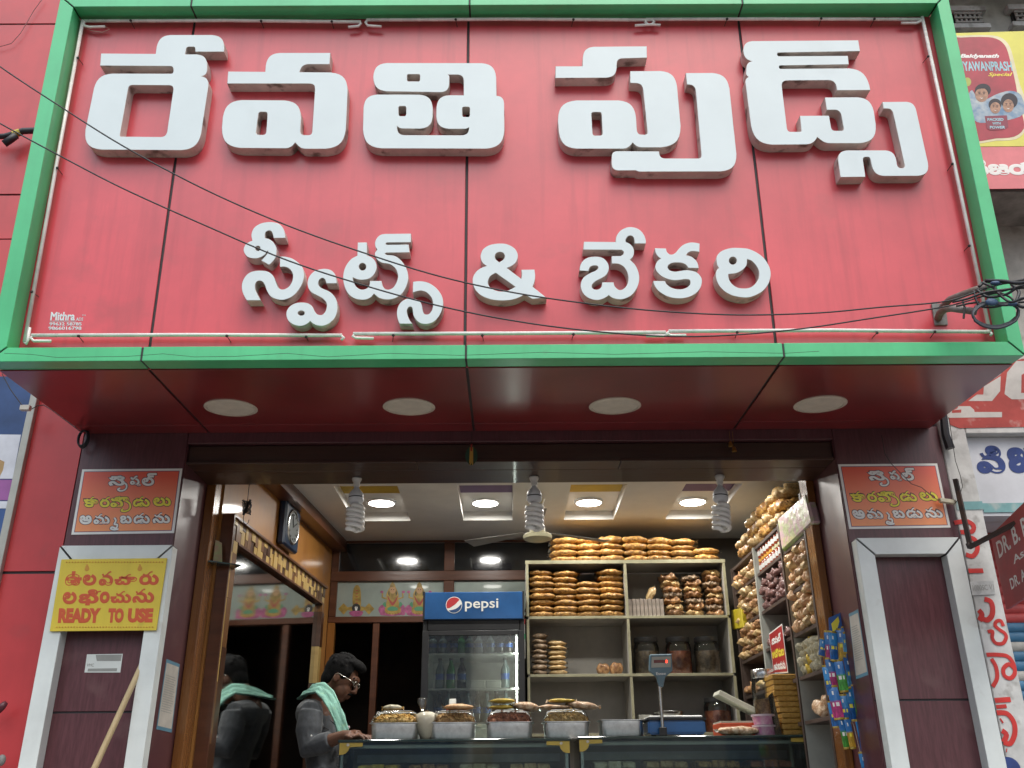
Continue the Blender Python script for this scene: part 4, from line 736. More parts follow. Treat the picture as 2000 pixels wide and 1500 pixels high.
for k, (pts, r, lb) in enumerate((
    ([(1912,560),(1925,550),(1960,553),(2020,542)], .0055, 'thick black cable in the bundle crossing the right end of the frame'),
    ([(1902,568),(1912,596),(1940,600),(1980,590),(2020,575)], .004, 'black cable looping below the bundle at the right border'),
    ([(1915,575),(1950,572),(1972,580),(1985,590),(2015,588)], .004, 'black cable sagging through the middle of the bundle at the right'),
    ([(1975,555),(1990,570),(1985,590),(1998,600),(2020,592)], .006, 'black cable knot at the right border beside the frame'),
    ([(1860,590),(1890,583),(1920,572),(1960,566),(2020,560)], .0045, 'black cable running from the pipe bracket into the bundle'),
    ([(1908,566),(1930,580),(1965,575),(1990,560),(2020,553)], .005, 'black cable crossing the bundle at a slant near the border'),
    ([(1918,552),(1940,562),(1955,578),(1975,590),(2000,582),(2025,590)], .005, 'black cable drooping out of the bundle top'),
    ([(1925,548),(1958,549),(1990,553),(2025,546)], .007, 'thickest black cable along the top of the bundle'))):
    cable(pts, yb2, yb2-0.02*k, r, lb, 'bundled_cable', grp='cables bundled at the right end of the sign')
mb = MB(); cc = [(1905,600),(1918,592),(1935,590),(1955,592),(1975,592),(1987,602),(1985,618),(1970,630),(1945,637),(1920,633),(1903,622),(1899,610)]
for k in range(3): mb.tube([Y(u+random.uniform(-1, 1)+k, v+k*2.2, yb2-0.012*k) for u, v in spline(cc, 3)], 0.0045, 7, closed=True)
mb.thing('cable_loop', mat('blue_black_cable', (0.035, 0.045, 0.06), rough=0.45), 'round loop of dark cable hanging over the right frame corner', 'cable loop', smooth=True)
for cx, cy, r1, r2, lb in ((1937,590,.024,.015,'largest blue tape wrap on the left of the cable loop'),(1978,594,.018,.008,'small blue tape wrap on the right of the cable loop'),(1945,553,.022,.008,'blue tape wrap along the top of the cable bundle')):
    mb = MB(); mb.ell(Y(cx, cy, yb2-.035), (r1, .010, r2), 10, 8); mb.thing('blue_tape_wrap', mat('blue_tape', (0.05, 0.10, 0.19), rough=0.5, bump=0.4, bscale=60), lb, 'tape', 'blue tape wraps on the cables', smooth=True)
mb = MB(); mb.tube([Y(u, v, -0.88) for u, v in [(8,690),(60,692),(110,698),(180,697),(250,696),(318,691),(380,697),(460,696),(560,690),(640,697),(760,690),(900,694),(1060,688),(1200,692),(1380,687),(1532,690),(1600,686)]], 0.0009, 4); mb.thing('thin_string', WIRE, 'hair-thin dark wire along the green bottom bar of the sign', 'wire')
# ------------------------------------------------------------------ shop interior shell
YB = 2.65; ZC = 3.08; RW = 1.78; Y_ROW2 = 1.0
CEIL = mat('ceiling_paint', (0.70, 0.69, 0.66), rough=0.7, var=0.04, scale=3)
mb = MB(); q0, q1 = V((WX(0.447), 0.447, FLOOR)), V((WX(YB), YB, FLOOR))
mb.hexa([q0, q1, q1-_wn*0.06, q0-_wn*0.06], [p+V((0, 0, ZC+0.1-FLOOR)) for p in (q0, q1, q1-_wn*0.06, q0-_wn*0.06)]); mb.struct('wall_left', GLOSSWOOD)
mb = MB(); mb.box((RW, 0.447, FLOOR), (RW+0.05, YB+1.4, ZC+0.1)); mb.struct('wall_right', mat('shelf_wall_paint', (0.42, 0.42, 0.40), rough=0.7, var=0.06))
mb = MB(); mb.box((1.506, 0.378, FLOOR), (1.78, 0.446, ZC+0.1)); mb.struct('wall_return', MAROON)
# ceiling with four sunk panels, each ending in a coloured patch towards the street
LAMPPX = [(745, 983), (948, 983), (1150, 982), (1353, 981)]
RD = 0.06
ymid = Zp(948, 983, ZC+RD).y
rec = []
for (ul, ur) in ((683+8, 801), (905, 1001), (1101, 1198), (1298, 1396)):
    a = Zp(ul, 1016, ZC); b = Zp(ur, 1015, ZC); rec.append((a.x, b.x, (a.y+b.y)/2))
yf = sum(r[2] for r in rec)/4; yn = yf-0.80
cl = tag(bpy.data.objects.new('ceiling', None), kind='structure'); COL.objects.link(cl)
mb = MB(); xs = [-1.6] + [v for r in rec for v in (r[0], r[1])] + [RW]
mb.box((-1.6, 0.336, ZC), (RW, yn, ZC+0.02)); mb.box((-1.6, yf, ZC), (RW, YB+0.05, ZC+0.02))
for i in range(0, len(xs), 2): mb.box((xs[i], yn, ZC), (xs[i+1], yf, ZC+0.02))
mb.part('ceiling_board', CEIL, cl)
for i, r in enumerate(rec):
    mb = MB(); d = 0.012; x0, x1 = r[0], r[1]
    mb.box((x0-d, yn-d, ZC+0.0205), (x0, yf+d, ZC+RD)); mb.box((x1, yn-d, ZC+0.0205), (x1+d, yf+d, ZC+RD)); mb.box((x0, yn-d, ZC+0.0205), (x1, yn, ZC+RD)); mb.box((x0, yf, ZC+0.0205), (x1, yf+d, ZC+RD)); mb.box((x0-d, yn-d, ZC+RD+0.0005), (x1+d, yf+d, ZC+RD+0.015)); mb.part('recess', CEIL, cl)
    yc = Zp(948, 961, ZC+RD).y
    mb = MB(); mb.box((x0+0.002, yn+0.002, ZC+RD-0.003), (x1-0.002, yc, ZC+RD)); mb.part('coloured_patch', mat('yellow_ceiling_paint', (0.50, 0.33, 0.03), rough=0.6) if i % 2 == 0 else mat('purple_ceiling_paint', (0.16, 0.10, 0.20), rough=0.6), cl)
mb = MB(); mb.hexa([V((WX(.447), .447, ZC-.075)), V((WX(YB), YB, ZC-.075)), V((WX(YB)+.10, YB, ZC-.075)), V((WX(.447)+.10, .447, ZC-.075))], [V((WX(.447), .447, ZC-.001)), V((WX(YB), YB, ZC-.001)), V((WX(YB)+.10, YB, ZC-.001)), V((WX(.447)+.10, .447, ZC-.001))]); mb.thing('cornice', DARKFRAME, 'dark wooden cornice where the left wall meets the ceiling', 'cornice')
# lit downlights
for i, (u, v) in enumerate(LAMPPX):
    p = Zp(u, v, ZC+RD-0.012); th = thing('ceiling_downlight', p, '%s of four bright round downlights in the shop ceiling, from the left' % ORD[i+1], 'downlight', 'lit downlights in the shop ceiling')
    mb = MB(); mb.lathe([(0.094, 0.0115), (0.094, 0.0), (0.086, -0.004), (0.08, -0.002)], p, (0, 0, 1), 32); mb.part('trim_ring', mat('white_trim', (0.75, 0.75, 0.74), rough=0.4), th, smooth='auto')
    mb = MB(); mb.lathe([(0.082, 0.002), (0.082, -0.003), (0.0, -0.004)], p, (0, 0, 1), 32); mb.part('lit_diffuser', mat('lit_diffuser', (0.9, 0.9, 0.88), rough=0.5, emit=(1.0, 0.97, 0.90), estr=14.0), th)
    ld = bpy.data.lights.new('downlight_glow', 'AREA'); ld.shape = 'DISK'; ld.size = 0.16; ld.energy = 5.2; ld.color = (1.0, 0.98, 0.92); ld.spread = rad(178)
    lo = bpy.data.objects.new('downlight_glow', ld); COL.objects.link(lo); lo.parent = th; lo.location = (0, 0, -0.012)
# a second row nearer the street, behind the beam: it shows mirrored in the back panes
for i, (u, v) in enumerate(LAMPPX):
    xx = Zp(u, v, ZC).x; p = V((xx, Y_ROW2, ZC-0.012)); th = thing('ceiling_downlight', p, '%s lit downlight from the left of the front row behind the beam' % ORD[i+1], 'downlight', 'front row of lit downlights')
    mb = MB(); mb.lathe([(0.094, 0.0115), (0.094, 0.0), (0.086, -0.004), (0.08, -0.002)], p, (0, 0, 1), 32); mb.part('trim_ring', MATS['white_trim'], th, smooth='auto')
    mb = MB(); mb.lathe([(0.082, 0.002), (0.082, -0.003), (0.0, -0.004)], p, (0, 0, 1), 32); mb.part('lit_diffuser', MATS['lit_diffuser'], th)
    ld = bpy.data.lights.new('downlight_glow', 'AREA'); ld.shape = 'DISK'; ld.size = 0.16; ld.energy = 5.0; ld.color = (1.0, 0.98, 0.92); ld.spread = rad(150)
    lo = bpy.data.objects.new('downlight_glow', ld); COL.objects.link(lo); lo.parent = th; lo.location = (0, 0, -0.012)
# ------------------------------------------------------------------ back partition: wooden grid with dark and frosted panes
bk = thing('back_partition', (-0.6, YB, FLOOR), 'brown wooden partition with dark glass and a painted glass band at the back', 'partition')
def bz(v): return Y(760, v, YB).z
BX0, BX1 = WX(YB), 0.60
xm0, xm1 = Y(868, 1100, YB).x, Y(888, 1100, YB).x; xl = Y(660, 1150, YB).x
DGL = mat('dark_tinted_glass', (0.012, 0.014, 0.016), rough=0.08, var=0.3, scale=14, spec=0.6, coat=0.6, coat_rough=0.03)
FGL = mat('frosted_white_glass', (0.30, 0.35, 0.32), rough=0.15, var=0.05, spec=0.6, coat=0.7, coat_rough=0.03)
rows = [bz(1062), bz(1117), bz(1136), bz(1205), bz(1217)]
for x0, x1, z0, z1 in ((BX0, BX1, rows[0], ZC-0.001), (BX0, BX1, rows[2], rows[1]), (BX0, BX1, rows[4], rows[3])):
    mb = MB(); mb.box((x0, YB-0.03, z0), (x1, YB+0.03, z1)); mb.part('rail', DARKFRAME, bk, bevel=0.003)
for x0, x1, z1 in ((BX0+0.001, xl, rows[0]), (xm0, xm1, rows[0])):
    for za, zb in ((rows[1], rows[0]), (rows[3], rows[2])):
        mb = MB(); mb.box((x0, YB-0.028, za), (x1, YB+0.028, zb)); mb.part('post', DARKFRAME, bk, bevel=0.003)
mb = MB(); mb.box((BX0+0.001, YB-0.028, FLOOR), (xl, YB+0.028, rows[4])); mb.part('post', JAMB, bk, bevel=0.003)
mb = MB(); mb.box((Y(725,1300,YB).x, YB-0.02, FLOOR), (Y(738,1300,YB).x, YB+0.028, rows[4])); mb.part('post', DARKFRAME, bk, bevel=0.003)
for x0, x1 in ((xl, xm0), (xm1, BX1)):
    mb = MB(); mb.box((x0, YB-0.004, rows[1]), (x1, YB+0.004, rows[0])); mb.part('dark_pane', DGL, bk)
    mb = MB(); mb.box((x0, YB-0.004, rows[3]), (x1, YB+0.004, rows[2])); fp = mb.part('frosted_pane', FGL, bk)
    if x0 == xl: FP = fp
# painted devotional figures on the frosted band (generic seated figures on lotus flowers)
GOLD = mat('gold_print', (0.36, 0.24, 0.05), rough=0.4, var=0.2, scale=25); PINK = mat('pink_lotus_print', (0.40, 0.09, 0.22), rough=0.45, var=0.2, scale=25); DGRN = mat('green_print', (0.07, 0.25, 0.13), rough=0.5); PBLK = mat('black_print', (0.02, 0.02, 0.02), rough=0.5); PSKN = mat('ochre_print', (0.48, 0.28, 0.13), rough=0.5)
zf = (400, 1080, 3.5714)
def FPt(x, y, dy=0): return Y(zf[0]+x/zf[2], zf[1]+y/zf[2], YB-0.0046-dy)
def shape(mb, pts, dy): mb.prism([FPt(x, y, dy) for x, y in pts], FRONT, 0.0003)
gold, pink, blk, skn, grn = MB(), MB(), MB(), MB(), MB()
shape(gold, spline([(1062,222),(1085,250),(1090,340),(1080,385),(1045,385),(1030,340),(1038,250)], 3), 0.0006)
for cx in (968, 1145): shape(gold, [(cx-38, 390), (cx, 350), (cx+38, 390), (cx, 430)], 0.0003)
shape(gold, [(990,380),(1040,370),(1085,370),(1125,380),(1125,395),(1085,410),(1040,410),(990,395)], 0.0002)
shape(blk, circ(1056, 385, 30, 32), 0.0009); shape(pink, spline([(1005,415),(1030,405),(1090,405),(1105,415),(1085,440),(1030,440)], 3), 0.0012)
for cx, wide in ((1310, 1.0), (1497, 1.05)):
    shape(pink, spline([(cx-100*wide,395),(cx-70,360),(cx-20,380),(cx+20,380),(cx+70,360),(cx+85*wide,390),(cx+60,432),(cx-70,435)], 3), 0.0003)
    for k in range(-3, 4): shape(pink, spline([(cx+k*24-16,430),(cx+k*26,385-6*(k % 2)),(cx+k*24+16,430)], 2), 0.0005)
    shape(gold, spline([(cx-55,410),(cx-40,330),(cx-45,290),(cx-20,240),(cx,212),(cx+22,240),(cx+42,290),(cx+40,330),(cx+58,410),(cx,430)], 3), 0.0009)
    for s in (-1, 1): gold.tube([FPt(cx+s*38, 320, .001), FPt(cx+s*72, 310, .001), FPt(cx+s*70, 280, .001)], 0.007, 6, flat=(FRONT, 0.1))
    for s in (-1, 1): shape(pink, circ(cx+s*75, 272, 12, 10, 8), 0.0014)
    shape(skn, circ(cx, 258, 22, 26, 14), 0.0013); shape(grn, spline([(cx-70,360),(cx-50,340),(cx-45,380)], 2), 0.0013); shape(grn, spline([(cx+70,360),(cx+50,340),(cx+45,380)], 2), 0.0013)
red_ = MB()
for cx in (1310, 1497):
    shape(gold, [(cx-20,238),(cx-14,216),(cx,200),(cx+14,216),(cx+20,238)], 0.0016)
    for s in (-1, 1): shape(blk, circ(cx+s*8, 256, 4, 3, 6), 0.0018); shape(blk, spline([(cx+s*24,262),(cx+s*30,285),(cx+s*22,300)], 2), 0.0012)
    shape(red_, spline([(cx-34,300),(cx,345),(cx+34,300),(cx+28,330),(cx,368),(cx-28,330)], 3), 0.0015); shape(grn, spline([(cx-36,385),(cx,372),(cx+36,385),(cx+30,402),(cx-30,402)], 3), 0.0016)
    for k in range(-3, 4): shape(red_, circ(cx+k*20, 425-abs(k)*2, 5, 3, 6), 0.0017)
for k in range(5): shape(red_, circ(1060, 262+k*22, 10, 3, 8), 0.0012)
shape(PW := MB(), [(1046,378),(1053,372),(1056,395),(1059,372),(1066,378),(1062,402),(1050,402)], 0.0012); PW.part('white_mark', PWHITE, FP)
red_.part('red_print', mat('red_figure_print', (0.34, 0.05, 0.04), rough=0.5), FP)
for m_, b_, nm in ((GOLD, gold, 'gold_print'), (PINK, pink, 'pink_print'), (PBLK, blk, 'black_print'), (PSKN, skn, 'ochre_print'), (DGRN, grn, 'green_print')): b_.part(nm, m_, FP)
# dark back room seen through the doorway
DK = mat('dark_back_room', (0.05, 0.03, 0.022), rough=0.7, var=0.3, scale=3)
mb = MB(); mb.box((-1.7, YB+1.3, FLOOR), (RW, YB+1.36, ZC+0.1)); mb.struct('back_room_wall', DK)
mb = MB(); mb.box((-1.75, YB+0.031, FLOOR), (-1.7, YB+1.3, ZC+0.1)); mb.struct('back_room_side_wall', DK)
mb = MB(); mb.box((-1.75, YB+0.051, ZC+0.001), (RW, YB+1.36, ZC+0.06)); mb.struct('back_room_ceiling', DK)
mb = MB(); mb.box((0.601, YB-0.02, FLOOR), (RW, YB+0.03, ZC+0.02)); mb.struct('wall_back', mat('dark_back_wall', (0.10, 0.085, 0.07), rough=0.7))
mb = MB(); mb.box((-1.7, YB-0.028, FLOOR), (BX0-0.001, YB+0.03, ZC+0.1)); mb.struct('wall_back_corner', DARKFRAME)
# roof over the shop so that no daylight falls in from above
mb = MB(); mb.box((-1.98, 0.0505, 3.26), (2.0, 4.2, 3.4)); mb.struct('roof_slab', GREYC)
mb = MB(); mb.box((-1.98, 0.4, FLOOR), (-1.76, 4.2, 3.25)); mb.struct('party_wall', GREYC)

# ------------------------------------------------------------------ mirror on the left wall with its frame of wooden strips
yA, yE = LW(436, 1014).y, LW(624, 1140).y
mzT = (LW(436, 1014).z+LW(624, 1140).z)/2; mzB = 0.95
mir = thing('wall_mirror', V((WX((yA+yE)/2), (yA+yE)/2, mzB)), 'tall wall mirror framed with light and dark wooden strips on the left wall', 'mirror')
def WP(y, z, off): return V((WX(y), y, z)) + _wn*off
def wbox(mb, y0, y1, z0, z1, o0, o1, mi=0):
    mb.hexa([WP(y0, z0, o0), WP(y1, z0, o0), WP(y1, z0, o1), WP(y0, z0, o1)], [WP(y0, z1, o0), WP(y1, z1, o0), WP(y1, z1, o1), WP(y0, z1, o1)], mi)
FW = 0.115
mb = MB(); wbox(mb, yA+FW, yE-0.06, mzB, mzT-FW, 0.012, 0.02); mb.part('mirror_glass', mat('mirror_silver', (0.72, 0.74, 0.73), rough=0.015, metal=1.0, var=0.02, scale=3), mir)
mb = MB(); wbox(mb, yA, yE, mzB, mzT-0.014, 0.001, 0.011); mb.part('backing_board', DARKFRAME, mir)
mb = MB(); wbox(mb, yA, yE, mzT-0.0135, mzT, 0.0, 0.062); mb.part('top_edge', DARKFRAME, mir, bevel=0.001)
mb = MB(); wbox(mb, yA-0.014, yA-0.0005, mzB, mzT, 0.0, 0.062); mb.part('near_edge', DARKFRAME, mir, bevel=0.001)
mb = MB(); wbox(mb, yA+FW, yE-0.06, mzT-FW-0.012, mzT-FW-0.0005, 0.021, 0.05); mb.part('inner_edge', DARKFRAME, mir)
SL = [wood('pale_strip', (0.52, 0.36, 0.13), (0.42, 0.27, 0.09), rough=0.3, coat=0.4), wood('dark_strip', (0.085, 0.035, 0.016), (0.05, 0.02, 0.01), rough=0.3, coat=0.4), wood('mid_strip', (0.20, 0.095, 0.035), (0.14, 0.06, 0.02), rough=0.3, coat=0.4)]
y = yA; k = 0; rnd = random.Random(3)
while y < yE-0.02:                          # upright strips along the top
    wd = rnd.uniform(0.035, 0.06); a = min(y+wd, yE)
    zsp = mzT-0.014-FW*rnd.choice((0.35, 0.5, 0.65, 1.0)) + 0.014
    i1 = k % 2
    mb = MB(); wbox(mb, y+0.0004, a-0.0004, max(zsp, mzT-FW), mzT-0.0142, 0.0115, 0.045+0.004*rnd.random()); mb.part('strip', SL[0 if i1 else rnd.choice((1, 2))], mir)
    if zsp > mzT-FW+0.01:
        mb = MB(); wbox(mb, y+0.0004, a-0.0004, mzT-FW, zsp-0.0006, 0.0115, 0.042+0.004*rnd.random()); mb.part('strip', SL[rnd.choice((1, 2)) if i1 else 0], mir)
    y = a; k += 1
z = mzB; k = 0
while z < mzT-FW-0.005:                     # lying strips down both sides
    hh = rnd.uniform(0.14, 0.3); b = min(z+hh, mzT-FW-0.001)
    for y0, y1 in ((yA, yA+0.055), (yA+0.056, yA+FW), (yE-0.058, yE-0.003)):
        mb = MB(); wbox(mb, y0+0.0004, y1-0.0004, z+0.0005, b-0.0005, 0.0115, 0.045+0.004*rnd.random()); mb.part('strip', SL[rnd.choice((0, 1, 2, 1))], mir)
    z = b; k += 1
# clock
c0 = LW(556, 1030, 0.0); ck = thing('wall_clock', c0, 'dark blue square wall clock with silver round dial on the left wall', 'clock')
mb = MB(); wbox(mb, c0.y-0.145, c0.y+0.145, c0.z-0.135, c0.z+0.135, 0.001, 0.05); mb.part('case', mat('dark_blue_plastic', (0.015, 0.035, 0.075), rough=0.3, coat=0.3), ck, bevel=0.012)
cp = WP(c0.y, c0.z, 0.0505); mb = MB()
ey = (WP(1, 0, 0)-WP(0, 0, 0)).normalized(); 
ring = [cp+ey*(0.105*math.cos(a))+FZ*(0.098*math.sin(a)) for a in [2*math.pi*i/36 for i in range(36)]]
mb.tube(ring, 0.010, 8, closed=True); mb.part('rim', STEEL, ck, smooth=True)
mb = MB(); mb.prism([cp+(p-cp)*0.96 for p in ring], _wn, 0.002); mb.part('dial', mat('dial_grey', (0.16, 0.175, 0.175), rough=0.35, var=0.04), ck)
mb = MB()
for i in range(12):
    d = ey*(0.085*math.cos(math.pi*i/6))+FZ*(0.080*math.sin(math.pi*i/6)); mb.tube([cp+d*0.86+_wn*.003, cp+d+_wn*.003], 0.0035, 5)
mb.tube([cp+_wn*.004, cp+ey*0.06+FZ*0.035+_wn*.004], 0.004, 5); mb.tube([cp+_wn*.005, cp-ey*0.03+FZ*0.075+_wn*.005], 0.003, 5); mb.part('hands_and_marks', PBLK, ck)
# bundle of wire hanging near the left wall
mb = MB(); h0 = Y(487, 946, 0.52); rnd = random.Random(5)
mb.tube([h0+V((0, 0, .03)), h0+V((0, 0, -.09))], 0.0018, 5)
for k in range(16):
    mb.tube([h0+V((math.sin(a*1.0+k)*0.022*(0.6+rnd.random()*.5), math.cos(a+k*2)*0.016, -0.085-0.055*(0.5-0.5*math.cos(a))*1.3)) for a in [2*math.pi*i/14 for i in range(14)]], 0.0016, 5, closed=True)
mb.tube([h0+V((x, 0, z)) for x, z in [(0, -.14), (-.012, -.17), (-.008, -.20), (.006, -.21), (.016, -.20), (.018, -.185)]], 0.0016, 5)
mb.thing('wire_bundle', WIRE, 'tangled bundle of dark wire hanging by the left wall', 'wire bundle')
# glass corner shelf with a small picture by the left jamb
sp = [V((-1.429, 0.36, Y(432,1100,.4).z)), V((-1.30, 0.46, Y(432,1100,.4).z)), V((-1.40, 0.60, Y(432,1100,.4).z)), V((-1.429, 0.6, Y(432,1100,.4).z))]
mb = MB(); mb.prism([p for p in sp], FZ, 0.006); mb.thing('glass_shelf', mat('green_edge_glass', (0.03, 0.06, 0.055), rough=0.1, coat=0.6), 'small dark glass corner shelf by the left jamb', 'shelf')
mb = MB(); z0 = sp[0].z+0.0065; mb.slab([V((-1.42, .40, z0)), V((-1.385, .43, z0)), V((-1.40, .435, z0+.10)), V((-1.424, .41, z0+.11))], V((.6, -.8, 0)), 0.004); mb.thing('small_picture', mat('pink_picture', (0.42, 0.22, 0.20), rough=0.4, col2=(0.3, 0.4, 0.2), scale=30), 'small coloured picture leaning on the glass corner shelf', 'picture')

# ------------------------------------------------------------------ spiral lamps hanging from the header beam
CFLG = mat('cfl_glass', (0.90, 0.90, 0.88), rough=0.25, var=0.03); CFLB = mat('cfl_base', (0.74, 0.76, 0.80), rough=0.35, var=0.03); CFLK = mat('cfl_band', (0.03, 0.03, 0.05), rough=0.4)
yc = 0.24
for i, (u, v0, v1) in enumerate(((697, 936, 1040), (1043, 936, 1038), (1406, 934, 1040))):
    top = Y(u, v0, yc); top = V((top.x, yc, 2.799)); bot = Y(u+ (4 if i == 2 else 0), v1, yc); H = top.z-bot.z
    th = thing('spiral_lamp', top, '%s unlit spiral energy saving lamp hanging from the beam' % ('left', 'middle', 'right')[i], 'lamp', 'spiral lamps hanging from the header beam')
    ax = (bot-top); 
    if i != 2: ax.x *= 0.3
    ax = -ax.normalized(); P = lambda h: top-ax*(h*H)
    mb = MB(); mb.lathe([(0.022, 0), (0.024, -0.02*H), (0.020, -0.06*H), (0.016, -0.08*H), (0.016, -0.15*H), (0.011, -0.17*H)], top, ax, 16); mb.part('holder', mat('holder_white', (0.65, 0.63, 0.60), rough=0.4), th, smooth='auto')
    mb = MB(); mb.lathe([(0.012, -0.171*H), (0.014, -0.20*H), (0.030, -0.27*H), (0.036, -0.33*H), (0.036, -0.355*H)], top, ax, 20); mb.lathe([(0.036, -0.375*H), (0.037, -0.43*H), (0.030, -0.47*H), (0.018, -0.49*H)], top, ax, 20); mb.part('ballast', CFLB, th, smooth='auto')
    mb = MB(); mb.lathe([(0.0355, -0.356*H), (0.0355, -0.374*H)], top, ax, 20); mb.part('dark_band', CFLK, th)
    mb = MB(); e = ax.orthogonal().normalized(); g2 = ax.cross(e)
    for ph in (0, math.pi):
        pts = []
        for k in range(61):
            t = k/60; an = ph+t*2*math.pi*2.6; rr = 0.036 if t > 0.06 else 0.018+0.3*t
            if t > 0.94: rr = 0.036-(t-0.94)*0.5
            pts.append(P(0.51+0.455*t)+(e*math.cos(an)+g2*math.sin(an))*rr)
        pts = [P(0.48)+(e*math.cos(ph)+g2*math.sin(ph))*0.014] + pts
        mb.tube(pts, 0.0105, 8)
    mb.part('spiral_tube', CFLG, th, smooth=True)
# ceiling fan
fc = Y(1050, 1047, 1.45); fan = thing('ceiling_fan', V((fc.x, fc.y, fc.z)), 'cream ceiling fan behind the middle spiral lamp', 'fan')
mb = MB(); mb.lathe([(0.0, -0.03), (0.06, -0.028), (0.085, -0.018), (0.088, 0.0), (0.075, 0.012), (0.05, 0.016), (0.045, 0.05), (0.02, 0.06)], fc, (0, 0, 1), 32); mb.part('motor_hub', mat('fan_cream', (0.46, 0.43, 0.28), rough=0.35), fan, smooth='auto')
mb = MB(); mb.lathe([(0.012, 0.06), (0.012, ZC-fc.z)], fc, (0, 0, 1), 12); mb.lathe([(0.05, ZC-fc.z-0.04), (0.03, ZC-fc.z-0.09)], fc, (0, 0, 1), 16); mb.part('rod', mat('fan_cream', (0.46, 0.43, 0.28)), fan, smooth='auto')
for a in (28, 148, 268):
    d = V((math.cos(rad(a)), math.sin(rad(a)), 0)); s = V((-d.y, d.x, 0)); mb = MB()
    mb.hexa([fc+d*0.09-s*0.025+FZ*.02, fc+d*0.50-s*0.055+FZ*.012, fc+d*0.50+s*0.055+FZ*.028, fc+d*0.09+s*0.025+FZ*.026], [fc+d*0.09-s*0.025+FZ*.023, fc+d*0.50-s*0.055+FZ*.015, fc+d*0.50+s*0.055+FZ*.031, fc+d*0.09+s*0.025+FZ*.029]); mb.part('blade', mat('fan_blade_cream', (0.24, 0.225, 0.19), rough=0.6), fan, bevel=0.001)
# charm hanging from the beam, little bells
cp = Y(921, 866, -0.03); ch = thing('hanging_charm', cp, 'green and gold leaf shaped charm hanging under the middle of the soffit', 'charm')
mb = MB(); mb.tube([V((cp.x, cp.y, 2.93)), cp], 0.0012, 5); mb.part('string', WIRE, ch)
mb = MB(); mb.prism([cp+V((0.028*x, 0.003, -0.105*y)) for x, y in spline([(0, .1), (.75, .3), (1, .6), (.7, .85), (0, 1.0), (-.7, .85), (-1, .6), (-.75, .3)], 3)], FRONT, 0.003); mb.part('leaf', mat('dark_green_leaf', (0.008, 0.05, 0.025), rough=0.4), ch)
mb = MB()
for k in range(7): mb.tube([cp+V((-.006+.002*k, -.004, -.02-.004*(k % 3))), cp+V((-.008+.0025*k, -.006, -.095-.012*((k*3) % 4)/3))], 0.0016, 5)
mb.part('gold_tassel', mat('gold_straw', (0.50, 0.30, 0.06), rough=0.5), ch)
mb = MB(); mb.tube([cp+V((0, -.005, -.005)), cp+V((0, -.006, -.04))], 0.004, 6); mb.part('red_thread', mat('red_thread', (0.30, 0.03, 0.02), rough=0.7), ch)
for k, (u, v) in enumerate(((1427, 868), (1434, 878))):
    p = Y(u, v, -0.02); mb = MB(); mb.lathe([(0.004, .014), (.008, .010), (.0095, 0), (.012, -.010)], p, (0, 0, 1), 12); mb.tube([p+FZ*.013, V((p.x, p.y, 2.93))], 0.001, 4); mb.thing('little_bell', mat('dull_brass', (0.35, 0.20, 0.05), rough=0.4, metal=0.7), '%s of two tiny brass bells hanging under the beam' % ('upper', 'lower')[k], 'bell', smooth='auto')
# ------------------------------------------------------------------ snack packets
from mathutils import noise as mnoise
CLEAR = glass('clear_wrap', (0.95, 0.95, 0.92), clear=0.93, rough=0.12, spec=0.9)
def snackmat(name, a, b, sc=70, coat=0.9, bump=0.35): return mat(name, a, rough=0.6, col2=b, scale=sc, detail=4, ramp=(0.42, 0.58), coat=coat*0.35, coat_rough=0.14, bump=bump*2.2, bscale=sc*0.6, orand=0.22)
S_OR = snackmat('orange_snack', (0.60, 0.34, 0.09), (0.25, 0.11, 0.026), 48, 0.9, 0.3); S_BR = snackmat('brown_snack', (0.44, 0.24, 0.10), (0.22, 0.10, 0.04), 50); S_GR = snackmat('grey_brown_snack', (0.34, 0.24, 0.15), (0.18, 0.12, 0.075), 40)
S_TAN = snackmat('tan_snack', (0.62, 0.45, 0.22), (0.40, 0.24, 0.09), 45); S_PUR = snackmat('purple_brown_snack', (0.22, 0.10, 0.085), (0.12, 0.05, 0.045), 45); S_PEA = snackmat('peach_snack', (0.68, 0.46, 0.25), (0.50, 0.25, 0.11), 35)
S_WH = snackmat('white_snack', (0.58, 0.54, 0.40), (0.40, 0.35, 0.22), 30); S_YE = snackmat('yellow_snack', (0.62, 0.45, 0.06), (0.42, 0.28, 0.03), 30); S_RED = snackmat('red_snack', (0.45, 0.14, 0.06), (0.28, 0.06, 0.03), 35); S_PK = snackmat('pink_brown_snack', (0.72, 0.55, 0.38), (0.40, 0.22, 0.11), 55)
